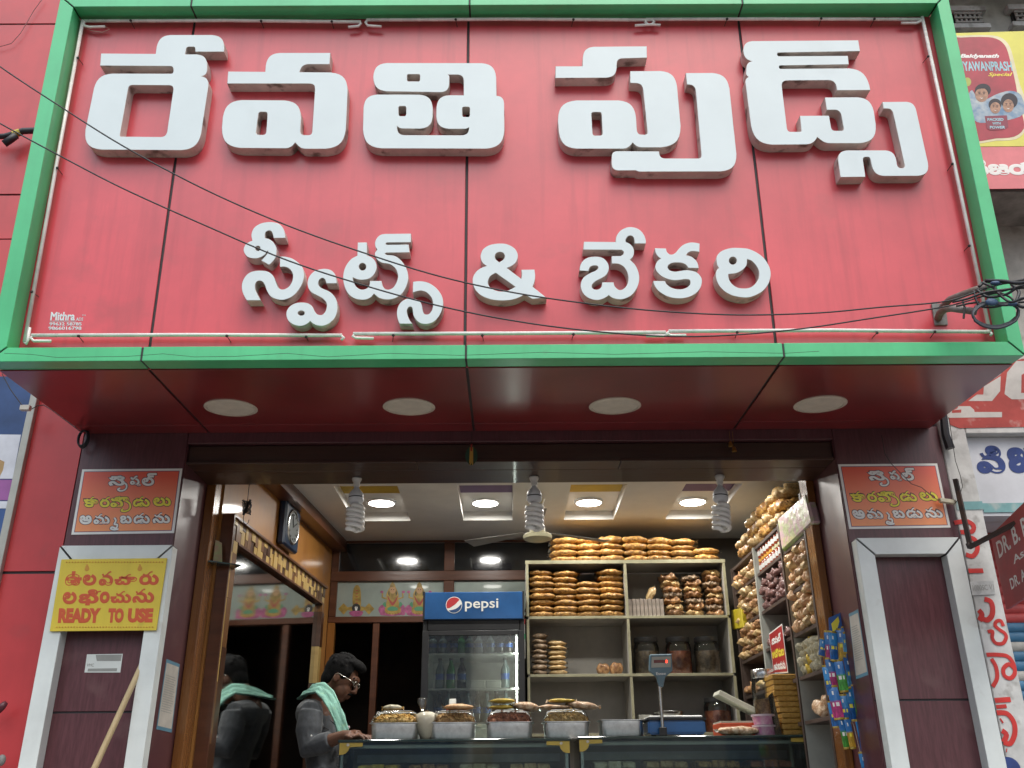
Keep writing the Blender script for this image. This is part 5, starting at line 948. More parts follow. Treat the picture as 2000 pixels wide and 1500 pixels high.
def packet_mesh(L, W, H, seed, lump=0.18, fin=True, m=None, freq=14):
    mb = MB(); nu, nv = 26, 18; vs = []; fs = []; off = V((seed*3.7, seed*1.3, seed*5.1))
    for i in range(nu+1):
        t = -1+2*i/nu; ex = (1-abs(t)**2.3)**0.62 if abs(t) < 1 else 0.0; ex = max(ex, 0.04)
        for k in range(nv):
            a = 2*math.pi*k/nv; ca, sa = math.cos(a), math.sin(a)
            yy = W/2*(abs(ca)**0.75)*(1 if ca > 0 else -1)*(0.35+0.65*ex); zz = H/2*(abs(sa)**0.85)*(1 if sa > 0 else -1)*ex
            p = V((t*L/2, yy, zz+H/2)); n = mnoise.noise(p*freq+off)+0.5*mnoise.noise(p*freq*2.3+off); p += V((0, ca, sa))*n*H*lump; p.z = max(0.0, p.z); vs.append(p)
    for i in range(nu):
        for k in range(nv): fs.append((i*nv+k, i*nv+(k+1) % nv, (i+1)*nv+(k+1) % nv, (i+1)*nv+k))
    fs += [tuple(range(nv))[::-1], tuple(nu*nv+k for k in range(nv))]; mb.add(vs, fs)
    if fin:
        for s in (-1, 1):
            fl = 0.09*L; pts = []
            for j in range(7):
                yy = (-1+2*j/6)*W*0.36; dz = 0.012*math.sin(j*2.1+seed); pts.append((yy, dz))
            a = [V((s*L*0.47, q, H/2+z*.3)) for q, z in pts]; b = [V((s*(L/2+fl*(0.7+0.3*math.sin(j*3+seed))), q*1.05, H/2+z)) for j, (q, z) in enumerate(pts)]
            mb.add(a+b, [(j, j+1, 8+j, 7+j) for j in range(6)], 1)
    return mb.mesh('packet', [m, CLEAR], smooth=True)
def item(name, me, loc, label, cat, group=None, rot=(0, 0, 0), sc=(1, 1, 1)):
    o = link(name, me, None, loc); o.rotation_euler = rot; o.scale = sc; return tag(o, label, cat, group)

# ------------------------------------------------------------------ back rack
YR = 2.05
rk = thing('snack_rack', Y(1225,1440,YR), 'cream edged open rack full of snack packets at the back of the shop', 'rack')
RKM = mat('rack_grey_board', (0.42, 0.40, 0.36), rough=0.7, var=0.06); RKE = mat('rack_cream_edge', (0.33, 0.31, 0.20), rough=0.5, var=0.1, scale=12, dirt=(18, 0.62, 0.5, (0.2, 0.18, 0.1)))
RX0, RX1 = Y(1031,1200,YR).x, Y(1428,1250,YR).x
rl = [Y(1225,1094,YR).z, Y(1225,1203,YR).z, Y(1225,1316,YR).z, Y(1225,1432,YR).z, 1.25, FLOOR+0.06]
xd = Y(1223,1150,YR).x; RDP = 0.34
mb = MB(); mb.box((RX0, YR+RDP, FLOOR), (RX1, YR+RDP+0.012, rl[0]-0.02)); mb.part('back_board', RKM, rk)
for i, z in enumerate(rl):
    mb = MB(); mb.box((RX0, YR+0.006, z-0.016), (RX1, YR+RDP-0.001, z)); mb.part('shelf_board', RKM, rk); mb = MB(); mb.box((RX0-(0.012 if i == 0 else -.009), YR-0.004, z-0.016-(0.006 if i == 0 else 0)), (RX1+(0.012 if i == 0 else -.009), YR+0.005, z+0.001)); mb.part('edge_strip', RKE, rk, bevel=0.001)
for x, nm in ((RX0-0.009, 'side_board'), (RX1-0.009, 'side_board'), (xd-0.008, 'divider')):
    for j in range(len(rl)-1):
        mb = MB(); mb.box((x, YR+0.006, rl[j+1]+0.0015), (x+0.017, YR+RDP-0.002, rl[j]-0.0175)); mb.part(nm, RKM, rk)
        mb = MB(); mb.box((x, YR-0.003, rl[j+1]+0.0015), (x+0.017, YR+0.0055, rl[j]-(0.0225 if j == 0 else 0.0175))); mb.part('edge_strip', RKE, rk)
OM = [packet_mesh(0.158, 0.20, 0.047, s, 0.20, m=S_OR, freq=30) for s in range(8)]
rnd = random.Random(11)
cols = [4, 4, 4, 4, 4, 4, 2]; x0 = Y(1082,1090,YR).x; dx = (Y(1408,1090,YR).x-x0)/7
for c_, n in enumerate(cols):
    z = rl[0]+0.0015
    for k in range(n):
        hh = rnd.uniform(0.85, 1.12)*(1.25 if (c_ in (2, 3, 4) and k == n-1) else 1)
        item('snack_packet', rnd.choice(OM), (x0+dx*(c_+0.5)+rnd.uniform(-.006, .006), YR+0.12+rnd.uniform(-.01, .01), z), '%s orange packet from below, %s stack on the rack top' % (ORD[k+1], ORD[c_+1]), 'snack packet', 'orange snack packets on top of the rack', (0, rnd.uniform(-.04, .04), rnd.uniform(-.06, .06)), (1.22, 1, hh)); z += 0.045*hh*0.90
# upper left bay: four leaning stacks
x0 = RX0+0.018; dx = (xd-0.012-x0)/4; ns = [8, 8, 6, 8]
for c_ in range(4):
    z = rl[1]+0.0015; top = rl[0]-0.03
    for k in range(ns[c_]):
        hh = 0.95*rnd.uniform(0.92, 1.06); h = 0.045*hh*0.9
        if z+h > top: break
        item('snack_packet', rnd.choice(OM), (x0+dx*(c_+0.5)+rnd.uniform(-.006, .006), YR+0.115+rnd.uniform(-.012, .012), z), '%s orange packet from below, %s stack in the upper left bay' % (ORD[k+1], ORD[c_+1]), 'snack packet', 'orange snack packets in the upper left bay', (0, rnd.uniform(-.05, .05), rnd.uniform(-.08, .08)), (1.18, 1, hh)); z += h
for k, (u, v) in enumerate(((1130,1118),(1178,1122))): pass
# upper right bay: wafers and darker packets
WAF = mat('grey_wafer', (0.30, 0.25, 0.21), rough=0.5, var=0.12, scale=30, coat=0.3)
a = Y(1228,1200,YR+0.03); w_ = (Y(1298,1200,YR+0.03).x-a.x)/9
for k in range(9):
    mb = MB(); mb.box((a.x+w_*k+0.001, YR+0.03, rl[1]+0.0015), (a.x+w_*(k+1)-0.0015, YR+0.16, rl[1]+0.112+0.003*(k % 2))); mb.thing('wafer_bar', WAF, '%s upright grey brown wafer bar from the left in the upper right rack bay' % ORD[k+1], 'wafer bar', 'wafer bars in the rack', bevel=0.002)
BM = [packet_mesh(0.12, 0.15, 0.055, 20+s, 0.5, freq=34, m=(S_BR, S_TAN, S_BR, S_GR)[s]) for s in range(4)]
for c_, (u, n, ry) in enumerate(((1318, 7, 0.12), (1356, 7, -0.05), (1395, 8, 0.1))):
    z = rl[1]+0.0015; xx = Y(u,1200,YR+.1).x
    for k in range(n):
        hh = rnd.uniform(0.78, 0.92); item('brown_packet', BM[(k+c_) % 4], (xx+rnd.uniform(-.01, .01)-0.004*k*(c_ == 0), YR+0.10, z), '%s brown packet from below, %s stack in the upper right bay' % (ORD[k+1], ORD[c_+1]), 'snack packet', 'brown packets in the upper right bay', (rnd.uniform(-.1, .1), rnd.uniform(-.06, .06)+ry*(k > n-3), rnd.uniform(-.2, .2)), (1.0, 1, hh)); z += 0.055*hh*0.82
item('tan_packet', packet_mesh(0.12, 0.05, 0.10, 31, 0.15, m=S_TAN), Y(1277,1165,YR+.08), 'tan packet standing upright on the wafer bars in the rack', 'snack packet', None, (0, -1.1, 0.2), (1, 1, .5))
# lower left bay: two stacks and two round packs
for c_, (u, n, m_, wd) in enumerate(((1055, 8, S_GR, 0.095), (1089, 7, S_TAN, 0.12))):
    ms = [packet_mesh(wd, 0.13, 0.05, 40+c_*5+s, 0.32, m=m_) for s in range(2)]; z = rl[2]+0.0015; H_ = (0.262 if c_ == 0 else 0.215)/n
    for k in range(n):
        item('small_packet', ms[k % 2], (Y(u,1300,YR+.08).x+rnd.uniform(-.004, .004), YR+0.09, z), '%s small packet in the lower left rack bay, %s from below' % (('grey brown', 'tan')[c_], ORD[k+1]), 'snack packet', 'small packets in the lower left bay', (0, rnd.uniform(-.05, .05), rnd.uniform(-.1, .1)), (1, 1, H_/0.05*1.08)); z += H_*0.98
for k, u in enumerate((1178, 1204)):
    me = packet_mesh(0.085, 0.08, 0.08, 55+k, 0.25, fin=False, m=S_BR); item('round_pack', me, (Y(u,1310,YR+.1).x, YR+0.10, rl[2]+0.0015), '%s of two round brown sweet packs in the lower left rack bay' % ('left', 'right')[k], 'sweet pack', 'round sweet packs')
# jars
JG = glass('jar_glass', (0.92, 0.95, 0.92), clear=0.985, rough=0.04, spec=0.3); LID = mat('steel_lid', (0.45, 0.45, 0.43), rough=0.3, metal=1.0); LIDK = mat('dark_lid', (0.04, 0.04, 0.04), rough=0.4)
def jar(x, y, z, r, h, fill, m, label, lid=LIDK, fz=0.85):
    th = thing('storage_jar', (x, y, z), label, 'jar'); c_ = V((x, y, z))
    mb = MB(); mb.lathe([(r*.9, 0), (r, 0.01), (r, h*.72), (r*.95, h*.80), (r*.88, h*.86)], c_, (0, 0, 1), 28); mb.part('glass_body', JG, th, smooth='auto')
    mb = MB(); mb.lathe([(r*.88, 0.006), (r*.955, 0.014), (r*.955, h*.72*fz), (0.0, h*.72*fz+0.01)], c_, (0, 0, 1), 28); mb.part('contents', m, th, smooth='auto')
    mb = MB(); mb.lathe([(r*.93, h*.861), (r*.95, h*.87), (r*.95, h*.985), (r*.90, h), (0, h)], c_, (0, 0, 1), 28); mb.part('lid', lid, th, smooth='auto')
for u, m_, lb, lid in ((1265, S_GR, 'glass jar with dark contents and black lid, left of three on the rack', LIDK), (1328, S_RED, 'glass jar of red brown pickle, middle of three on the rack', LIDK), (1384, S_GR, 'glass jar of olive brown contents, right of three on the rack', LIDK)):
    p = Y(u, 1312, YR+.12); jar(p.x, YR+0.12, rl[2]+0.0015, 0.082, 0.235, 0.8, m_, lb, lid)
p = Y(1405,1430,YR+.12); jar(p.x, YR+0.12, rl[3]+0.0015, 0.085, 0.21, .8, S_RED, 'large glass jar of red pickle on the lower rack shelf behind the open box', LIDK)
mb = MB(); p = Y(1307,1400,YR+.1); mb.lathe([(0.06, 0.0), (0.095, 0.085), (0.1, 0.088), (0.098, 0.09), (0.058, 0.004), (0, 0.004)], V((p.x, YR+.1, rl[3]+.04)), (0, 0, 1), 28); mb.thing('steel_bowl', STEEL, 'steel bowl on the lower rack shelf behind the scale', 'bowl', smooth='auto')
mb = MB(); p = Y(1262,1410,YR+.1); mb.box((p.x-.05, YR+.06, rl[3]+.0015), (p.x+.04, YR+.2, rl[3]+.11)); mb.thing('white_box', mat('white_card', (0.6, 0.6, 0.52), rough=0.6), 'white carton on the lower rack shelf left of the bowl', 'carton', bevel=0.003)
mb = MB(); p = Y(1344,1410,YR+.1); mb.box((p.x-.03, YR+.05, rl[3]+.0015), (p.x+.02, YR+.12, rl[3]+.075)); mb.thing('brown_box', mat('brown_card', (0.36, 0.22, 0.10), rough=0.7), 'small brown carton right of the steel bowl', 'carton', bevel=0.002)
# strips of little packs on the fridge-side of the rack
mb = MB(); p = Y(1024,1210,YR-.03); mb.box((p.x-.004, YR-.03, p.z-.24), (p.x+.004, YR-.026, p.z)); o = mb.thing('paper_streamer', mat('white_paper', (0.6, 0.6, 0.58), rough=0.6), 'thin paper streamer between the fridge and the rack', 'streamer')
mb = MB(); mb.box((p.x-.0045, YR-.0305, p.z-.03), (p.x+.0045, YR-.0255, p.z+.001)); mb.part('red_end', RED2, o)
mb = MB(); mb.box((p.x-.0045, YR-.0305, p.z-.12), (p.x+.0045, YR-.0255, p.z-.09)); mb.part('green_end', GREEN, o)

# ------------------------------------------------------------------ drinks fridge
YFG = 1.95
fx0, fx1 = Y(826,1180,YFG).x, Y(1024,1180,YFG).x; fzT = Y(925,1155,YFG).z; hz0 = Y(925,1209,YFG).z
dz1 = Y(925,1231,YFG).z; gx0, gx1 = Y(836,1300,YFG).x, Y(1013,1300,YFG).x; dz0 = FLOOR+0.18
fr = thing('drinks_fridge', ((fx0+fx1)/2, YFG+0.3, FLOOR), 'black glass door drinks fridge with a blue pepsi header', 'fridge')
FBK = mat('fridge_black', (0.018, 0.018, 0.02), rough=0.35, coat=0.2); LIN = mat('fridge_liner', (0.72, 0.73, 0.68), rough=0.5, var=0.1)
FD = 0.56
mb = MB(); mb.box((fx0, YFG+.04, FLOOR), (fx0+.03, YFG+FD, fzT)); mb.box((fx1-.03, YFG+.04, FLOOR), (fx1, YFG+FD, fzT)); mb.box((fx0+.03, YFG+FD-.03, FLOOR), (fx1-.03, YFG+FD, fzT)); mb.box((fx0+.03, YFG+.04, dz1+.005), (fx1-.03, YFG+FD-.03, fzT)); mb.box((fx0+.03, YFG+.04, FLOOR), (fx1-.03, YFG+FD-.03, dz0)); mb.part('cabinet', FBK, fr, bevel=0.004)
mb = MB(); mb.box((fx0+.031, YFG+FD-.05, dz0+.001), (fx1-.031, YFG+FD-.031, dz1)); mb.box((fx0+.0305, YFG+.06, dz0+.001), (fx0+.036, YFG+FD-.051, dz1)); mb.box((fx1-.036, YFG+.06, dz0+.001), (fx1-.0305, YFG+FD-.051, dz1)); mb.part('liner', LIN, fr)
mb = MB(); mb.box((fx0+.012, YFG, hz0), (fx1-.012, YFG+.039, fzT-.004)); hd = mb.part('header_panel', mat('pepsi_blue', (0.010, 0.085, 0.26), rough=0.3, var=0.12, scale=4, coat=0.3), fr, bevel=0.003)
for a_, b_ in ((fx0, fx0+.0115), (fx1-.0115, fx1)): mb = MB(); mb.box((a_, YFG+.004, hz0-.003), (b_, YFG+.039, fzT)); mb.part('header_side', FBK, fr)
# logo
zl5 = (780, 1100, 3.75); LP = lambda x, y, d=0.0: Y(zl5[0]+x/zl5[2], zl5[1]+y/zl5[2], YFG-0.001-d)
cen = LP(400, 306); R0 = (LP(460,306)-LP(340,306)).length/2
def disc(pts): return [cen+V((R0*x, 0, R0*y)) for x, y in pts]
mb = MB(); mb.prism(disc(circ(0, 0, 1.0, 1.0, 40)), FRONT, 0.0004); mb.part('logo_ring', PWHITE, hd)
arc = lambda a0, a1, n=18, r=0.93: [(r*math.cos(rad(a0+(a1-a0)*i/n)), r*math.sin(rad(a0+(a1-a0)*i/n))) for i in range(n+1)]
mb = MB(); mb.prism([p+V((0, -.0006, 0)) for p in disc(arc(42, 205) + [(-.55, -.38), (-.25, -.20), (.05, .0), (.3, .22), (.55, .5)])], FRONT, 0.0003); mb.part('logo_red', mat('logo_red', (0.50, 0.03, 0.035), rough=0.4), hd)
mb = MB(); mb.prism([p+V((0, -.0006, 0)) for p in disc(arc(225, 365) + [(.8, .02), (.55, -.25), (.2, -.48), (-.25, -.60)])], FRONT, 0.0003); mb.part('logo_blue', mat('logo_blue', (0.02, 0.07, 0.20), rough=0.4), hd)
mb = MB(); text_on(mb, 'pepsi', [LP(480,262), LP(725,258), LP(725,350), LP(480,354)], FRONT, 0.0004, 0.012); mb.part('logo_lettering', PWHITE, hd)
dr = MB(); 
for a_, b_ in (((fx0+.002, dz0), (gx0, dz1-.001)), ((gx1, dz0), (fx1-.002, dz1-.001)), ((gx0, dz1-.03), (gx1, dz1-.001)), ((gx0, dz0), (gx1, dz0+.05))): dr.box((a_[0], YFG+.002, a_[1]), (b_[0], YFG+.037, b_[1]))
door = dr.part('door_frame', FBK, fr, bevel=0.002)
mb = MB(); mb.box((gx0, YFG+.016, dz0+.05), (gx1, YFG+.021, dz1-.03)); mb.part('door_glass', glass('fridge_glass', (0.92, 0.96, 0.94), clear=0.996, rough=0.03, spec=1.0), door)
mb = MB(); p = Y(1010,1300,YFG+.05); mb.box((gx1-.016, YFG+.045, dz0+.06), (gx1-.009, YFG+.052, dz1-.035)); mb.part('light_strip', mat('lit_strip', (0.9, 0.9, 0.85), emit=(0.95, 1.0, 0.92), estr=30.0), fr)
sz = [Y(925,1277,YFG+.1).z, Y(925,1345,YFG+.1).z, Y(925,1412,YFG+.1).z]
for z in sz: mb = MB(); mb.box((fx0+.037, YFG+.06, z-.008), (fx1-.037, YFG+FD-.052, z)); mb.part('wire_shelf', LIN, fr)
def bottle(x, y, z, h, m, cap, label, grp):
    th = thing('drink_bottle', (x, y, z), label, 'bottle', grp); c_ = V((x, y, z)); r = 0.03
    mb = MB(); mb.lathe([(r*.8, 0), (r, .01), (r, h*.28), (r*.88, h*.38), (r, h*.5), (r*.9, h*.62), (r*.4, h*.82), (r*.38, h*.93)], c_, (0, 0, 1), 18); mb.part('body', m, th, smooth='auto')
    mb = MB(); mb.lathe([(r*.45, h*.931), (r*.45, h), (0, h)], c_, (0, 0, 1), 12); mb.part('cap', cap, th, smooth='auto')
    mb = MB(); mb.lathe([(r*1.005, h*.30), (r*.90, h*.38), (r*1.005, h*.49)], c_, (0, 0, 1), 18); mb.part('wrapper', mat('bottle_blue_wrap', (0.02, 0.08, 0.30), rough=0.3) if m is not None and cap is not GREEN else mat('bottle_green_wrap', (0.03, 0.28, 0.06), rough=0.3), th, smooth='auto')
COLA = mat('cola_dark', (0.02, 0.012, 0.01), rough=0.1, coat=0.5); LIME = mat('lime_green_bottle', (0.04, 0.22, 0.05), rough=0.1, coat=0.5); CLR = mat('pale_bottle', (0.13, 0.17, 0.17), rough=0.15, coat=0.5)
row = [(845, CLR, CLR), (865, CLR, CLR), (888, COLA, LIDK), (901, LIME, GREEN), (917, CLR, CLR), (935, CLR, CLR), (958, CLR, CLR), (976, COLA, LIDK), (993, COLA, LIDK)]
for i, (u, m_, cp_) in enumerate(row):
    p = Y(u, 1270, YFG+.12); bottle(p.x, YFG+.12, sz[0]+.0015, Y(u,1236,YFG+.12).z-sz[0]-.006, m_, cp_, '%s bottle from the left on the top fridge shelf' % ORD[i+1], 'bottles on the top fridge shelf')
mb = MB(); a_ = Y(918,1360,YFG+.1); b_ = Y(980,1344,YFG+.1)
for k in range(2):
    m2 = MB(); xx = a_.x+(b_.x-a_.x)*k*.5; m2.box((xx+.002, YFG+.09, sz[1]+.0015-.075*0), (xx+(b_.x-a_.x)*.5-.004, YFG+.2, sz[1]+.05)); m2.thing('milk_carton', mat('white_carton', (0.62, 0.64, 0.58), rough=0.5), '%s white carton on the middle fridge shelf' % ('left', 'right')[k], 'carton', 'cartons in the fridge', bevel=0.003)

for si, (n_, cl_) in enumerate(((7, (CLR, LIME, COLA)), (8, (COLA, CLR)))):
    for k in range(n_):
        if si == 0 and 3 <= k <= 5: continue
        xx = gx0+.03+(gx1-gx0-.08)*(k+.5)/n_; bottle(xx, YFG+.16, sz[1+si]+.0015, .19, cl_[k % len(cl_)], LIDK, '%s bottle from the left on the %s fridge shelf' % (ORD[k+1], ('middle', 'lower')[si]), 'bottles on the lower fridge shelves')
# ------------------------------------------------------------------ shelving on the right wall
XS = 1.47
lev = [1.72, 1.93, 2.14, 2.35, X(1560,1052,XS).z, X(1480,1062,XS).z]
sr = thing('side_shelving', (1.62, 1.2, FLOOR), 'dark shelving along the right wall with bagged snacks', 'shelving')
ydv = [0.455, X(1534,1130,XS).y, X(1478,1130,XS).y, YR-0.02]
SHD = mat('shelf_dark_board', (0.075, 0.05, 0.04), rough=0.5, var=0.15); SHP = mat('shelf_pale_edge', (0.40, 0.41, 0.37), rough=0.5, var=0.08)
for j, z in enumerate(lev + [1.3, 0.95]):
    for i in range(3):
        if j == 5 and i == 0: continue
        mb = MB(); mb.box((XS+.003, ydv[i]+.012, z-.018), (RW-.001, ydv[i+1]-.012, z)); mb.part('shelf_board', SHD, sr, bevel=0.001)
for i, y in enumerate(ydv):
    mb = MB(); mb.box((XS+.001, y-.0115, FLOOR), (RW-.001, y+.0115, lev[5] if i else lev[4]+.2)); mb.part('upright', SHP if i in (1, 2) else SHD, sr, bevel=0.001)
    mb = MB(); mb.box((XS-.007, y-.0115, FLOOR), (XS, y+.0115, lev[5] if i else lev[4]+.2)); mb.part('upright_edge', (SHD, SHD, SHP, SHD)[i], sr)
def bags(bay, li, n_row, n_high, ms, L, W, H, label, grp, jitter=0.1, xo=0.07, name='snack_bag', yr=(0, 1)):
    y0 = ydv[bay]+.02; y1 = ydv[bay+1]-.02; y0, y1 = y0+(y1-y0)*yr[0], y0+(y1-y0)*yr[1]; dy = (y1-y0)/n_row; cnt = 0
    for r in range(n_row):
        z = lev[li]+.0015
        for k in range(n_high):
            hh = rnd.uniform(.9, 1.1)
            item(name, ms[(r+k) % len(ms)], (XS+xo+rnd.uniform(-.012, .012), y0+dy*(r+.5), z), label % (ORD[r+1], ORD[k+1]), 'snack bag', grp, (rnd.uniform(-jitter, jitter), rnd.uniform(-jitter, jitter), math.pi/2+rnd.uniform(-.2, .2)), (dy/L*1.0, 1, hh)); z += H*hh*.86
pe = [packet_mesh(0.16, 0.14, 0.06, 60+s, 0.6, m=(S_PEA, S_TAN, S_PEA)[s], freq=34) for s in range(3)]
pu = [packet_mesh(0.12, 0.13, 0.05, 70+s, 0.6, m=S_PUR, freq=40) for s in range(2)]
tn = [packet_mesh(0.14, 0.14, 0.055, 75+s, 0.6, m=(S_TAN, S_BR)[s], freq=36) for s in range(2)]
wy = [packet_mesh(0.10, 0.12, 0.045, 80+s, 0.5, m=(S_WH, S_YE)[s], freq=40) for s in range(2)]
bags(0, 3, 3, 4, pe, .16, .14, .06, 'peach coloured snack bag, upper shelf by the right jamb, %s along, %s up', 'peach bags on the upper near shelf')
bags(0, 2, 4, 4, pe, .16, .14, .06, 'peach coloured snack bag, lower shelf by the right jamb, %s along, %s up', 'peach bags on the lower near shelf')
bags(0, 1, 5, 4, [wy[0]], .10, .12, .045, 'white sweet bag on the shelf behind the sachets, %s along, %s up', 'white bags on the near shelf', 0.06, yr=(0.0, 0.55))
bags(0, 1, 2, 4, [wy[1]], .10, .12, .045, 'yellow sweet bag between the white bags, %s along, %s up', 'yellow bags on the near shelf', 0.06, yr=(0.55, 0.75))
bags(0, 1, 2, 4, [wy[0]], .10, .12, .045, 'white sweet bag at the far end of the near shelf, %s along, %s up', 'white bags at the far end', 0.06, yr=(0.75, 1))
bags(0, 0, 1, 1, [packet_mesh(0.16, 0.12, 0.10, 91, 0.3, m=S_PK)], .3, .12, .1, 'pinkish bag alone on the lowest near shelf, %s place, %s layer', None)
bags(1, 3, 4, 4, pu, .12, .13, .05, 'purple brown snack bag in the middle shelf bay, %s along, %s up', 'purple bags in the middle bay')
bags(1, 2, 3, 1, pu, .12, .13, .05, 'purple brown snack bag below the others in the middle bay, %s along, %s up', 'lower purple bags')
bags(2, 4, 3, 2, tn, .14, .14, .055, 'tan snack bag on the upper far shelf, %s along, %s up', 'tan bags on the upper far shelf')
bags(2, 3, 3, 4, tn, .14, .14, .055, 'tan snack bag on the second far shelf, %s along, %s up', 'tan bags on the second far shelf')
bags(2, 2, 3, 4, tn, .14, .14, .055, 'tan snack bag on the third far shelf, %s along, %s up', 'tan bags on the third far shelf')
bags(2, 1, 2, 1, tn, .14, .14, .055, 'tan snack bag on the fourth far shelf, %s along, %s up', 'tan bags on the fourth far shelf')
big = [packet_mesh(0.30, 0.22, 0.075, 95+s, 0.45, m=(S_OR, S_TAN)[s], freq=24) for s in range(2)]
yy = [X(1449,1085,XS).y, X(1470,1060,XS).y, X(1490,1040,XS).y, X(1512,1015,XS).y]
for r in range(4):
    z = lev[5]+.0015 if r < 3 else lev[5]+.0015
    for k in range((2, 3, 3, 3)[r]):
        item('large_snack_bag', big[(r+k) % 2], (XS+.10, max(yy[r], ydv[1]+.05), z), '%s large bag from below, %s heap from the back atop side shelving' % (ORD[k+1], ORD[r+1]), 'snack bag', 'large bags on the side shelving', (rnd.uniform(-.1, .1), rnd.uniform(-.1, .1), math.pi/2+.1), (.9, 1, 1)); z += .068
# honey jars, two rows deep of small jars
HON = mat('honey_red', (0.26, 0.045, 0.015), rough=0.15, coat=0.6); LBL = mat('white_jar_band', (0.6, 0.6, 0.58), rough=0.5); LDO = mat('orange_lid', (0.62, 0.30, 0.03), rough=0.4); LDC = mat('cream_lid', (0.55, 0.52, 0.32), rough=0.4)
nj = 0
for r in range(9):
    y = ydv[1]+.035+r*((ydv[2]-ydv[1]-.06)/8.4)
    for k in range(2):
        z = lev[4]+.0015+k*.083-0.0; lid = LDC if r < 4 else LDO; c_ = V((XS+.03, y, z-(0.0)))
        th = thing('honey_jar', c_, 'small red jar with %s lid, %s from the street, %s row, side shelving' % ('cream' if r < 4 else 'orange', ORD[r+1], ('lower', 'upper')[k]), 'jar', 'small honey jars')
        mb = MB(); mb.lathe([(.020, 0), (.021, .004), (.021, .052), (.017, .062)], c_, (0, 0, 1), 12); mb.part('body', HON, th, smooth='auto')
        mb = MB(); mb.lathe([(.0213, .014), (.0213, .04)], c_, (0, 0, 1), 12); mb.part('band', LBL, th, smooth='auto')
        mb = MB(); mb.lathe([(.0195, .0621), (.0195, .079), (0, .08)], c_, (0, 0, 1), 12); mb.part('lid', lid, th, smooth='auto')
# decorated clear pack, yellow pack, red poster
dq = [X(1517,1012,XS-.012), X(1572,962,XS-.012), X(1586,1022,XS-.012), X(1527,1078,XS-.012)]
th = thing('decorated_pack', dq[3], 'flat clear pack printed pink and green at the top of the right shelving', 'snack pack')
mb = MB(); mb.slab(dq, V((1, 0, 0)), 0.05); mb.part('contents', mat('pale_green_pink_print', (0.50, 0.55, 0.30), rough=0.3, col2=(0.62, 0.44, 0.48), scale=16, coat=0.6, bump=0.5, bscale=25, ramp=(.45, .55), grad=(0.02, 0.0, (0.18, 0.38, 0.06))), th, bevel=0.012)
yq_ = [X(1427,1192,XS-.01), X(1447,1187,XS-.01), X(1452,1226,XS-.01), X(1431,1230,XS-.01)]
mb = MB(); mb.slab(yq_, V((1, 0, 0)), 0.03); o = mb.thing('yellow_pack', mat('yellow_pack', (0.60, 0.48, 0.03), rough=0.35, var=0.06, coat=0.4), 'bright yellow pack at the edge of the far shelf bay', 'snack pack', bevel=0.004)
rq = [X(1502,1238,XS-.010), X(1528,1218,XS-.010), X(1540,1314,XS-.010), X(1512,1316,XS-.010)]
th = thing('red_notice', rq[3], 'red notice with yellow Telugu lettering on the middle shelf bay', 'notice')
mb = MB(); mb.slab(rq, V((-1, 0, 0)), 0.002); mb.part('sheet', PWHITE, th)
cq = sum(rq, V((0, 0, 0)))/4; mb = MB(); mb.slab([cq+(p-cq)*.94-V((.0025, 0, 0)) for p in rq], V((-1, 0, 0)), 0.0004); mb.part('red_field', mat('notice_red', (0.40, 0.03, 0.03), rough=0.4), th)
def rf(s, t): return rq[0].lerp(rq[1], s).lerp(rq[3].lerp(rq[2], s), t)-V((.0032, 0, 0))
mb = MB(); text_on(mb, 'సెషల్', [rf(.15,.15), rf(.85,.15), rf(.85,.34), rf(.15,.34)], V((-1, 0, 0)), .0003, .04); text_on(mb, 'అమబడును', [rf(.1,.74), rf(.9,.74), rf(.9,.92), rf(.1,.92)], V((-1, 0, 0)), .0003, .04); mb.part('white_lettering', PWHITE, th)
mb = MB(); text_on(mb, 'కారపొడులు', [rf(.08,.44), rf(.92,.44), rf(.92,.64), rf(.08,.64)], V((-1, 0, 0)), .0003, .04); mb.part('yellow_lettering', PYEL, th)
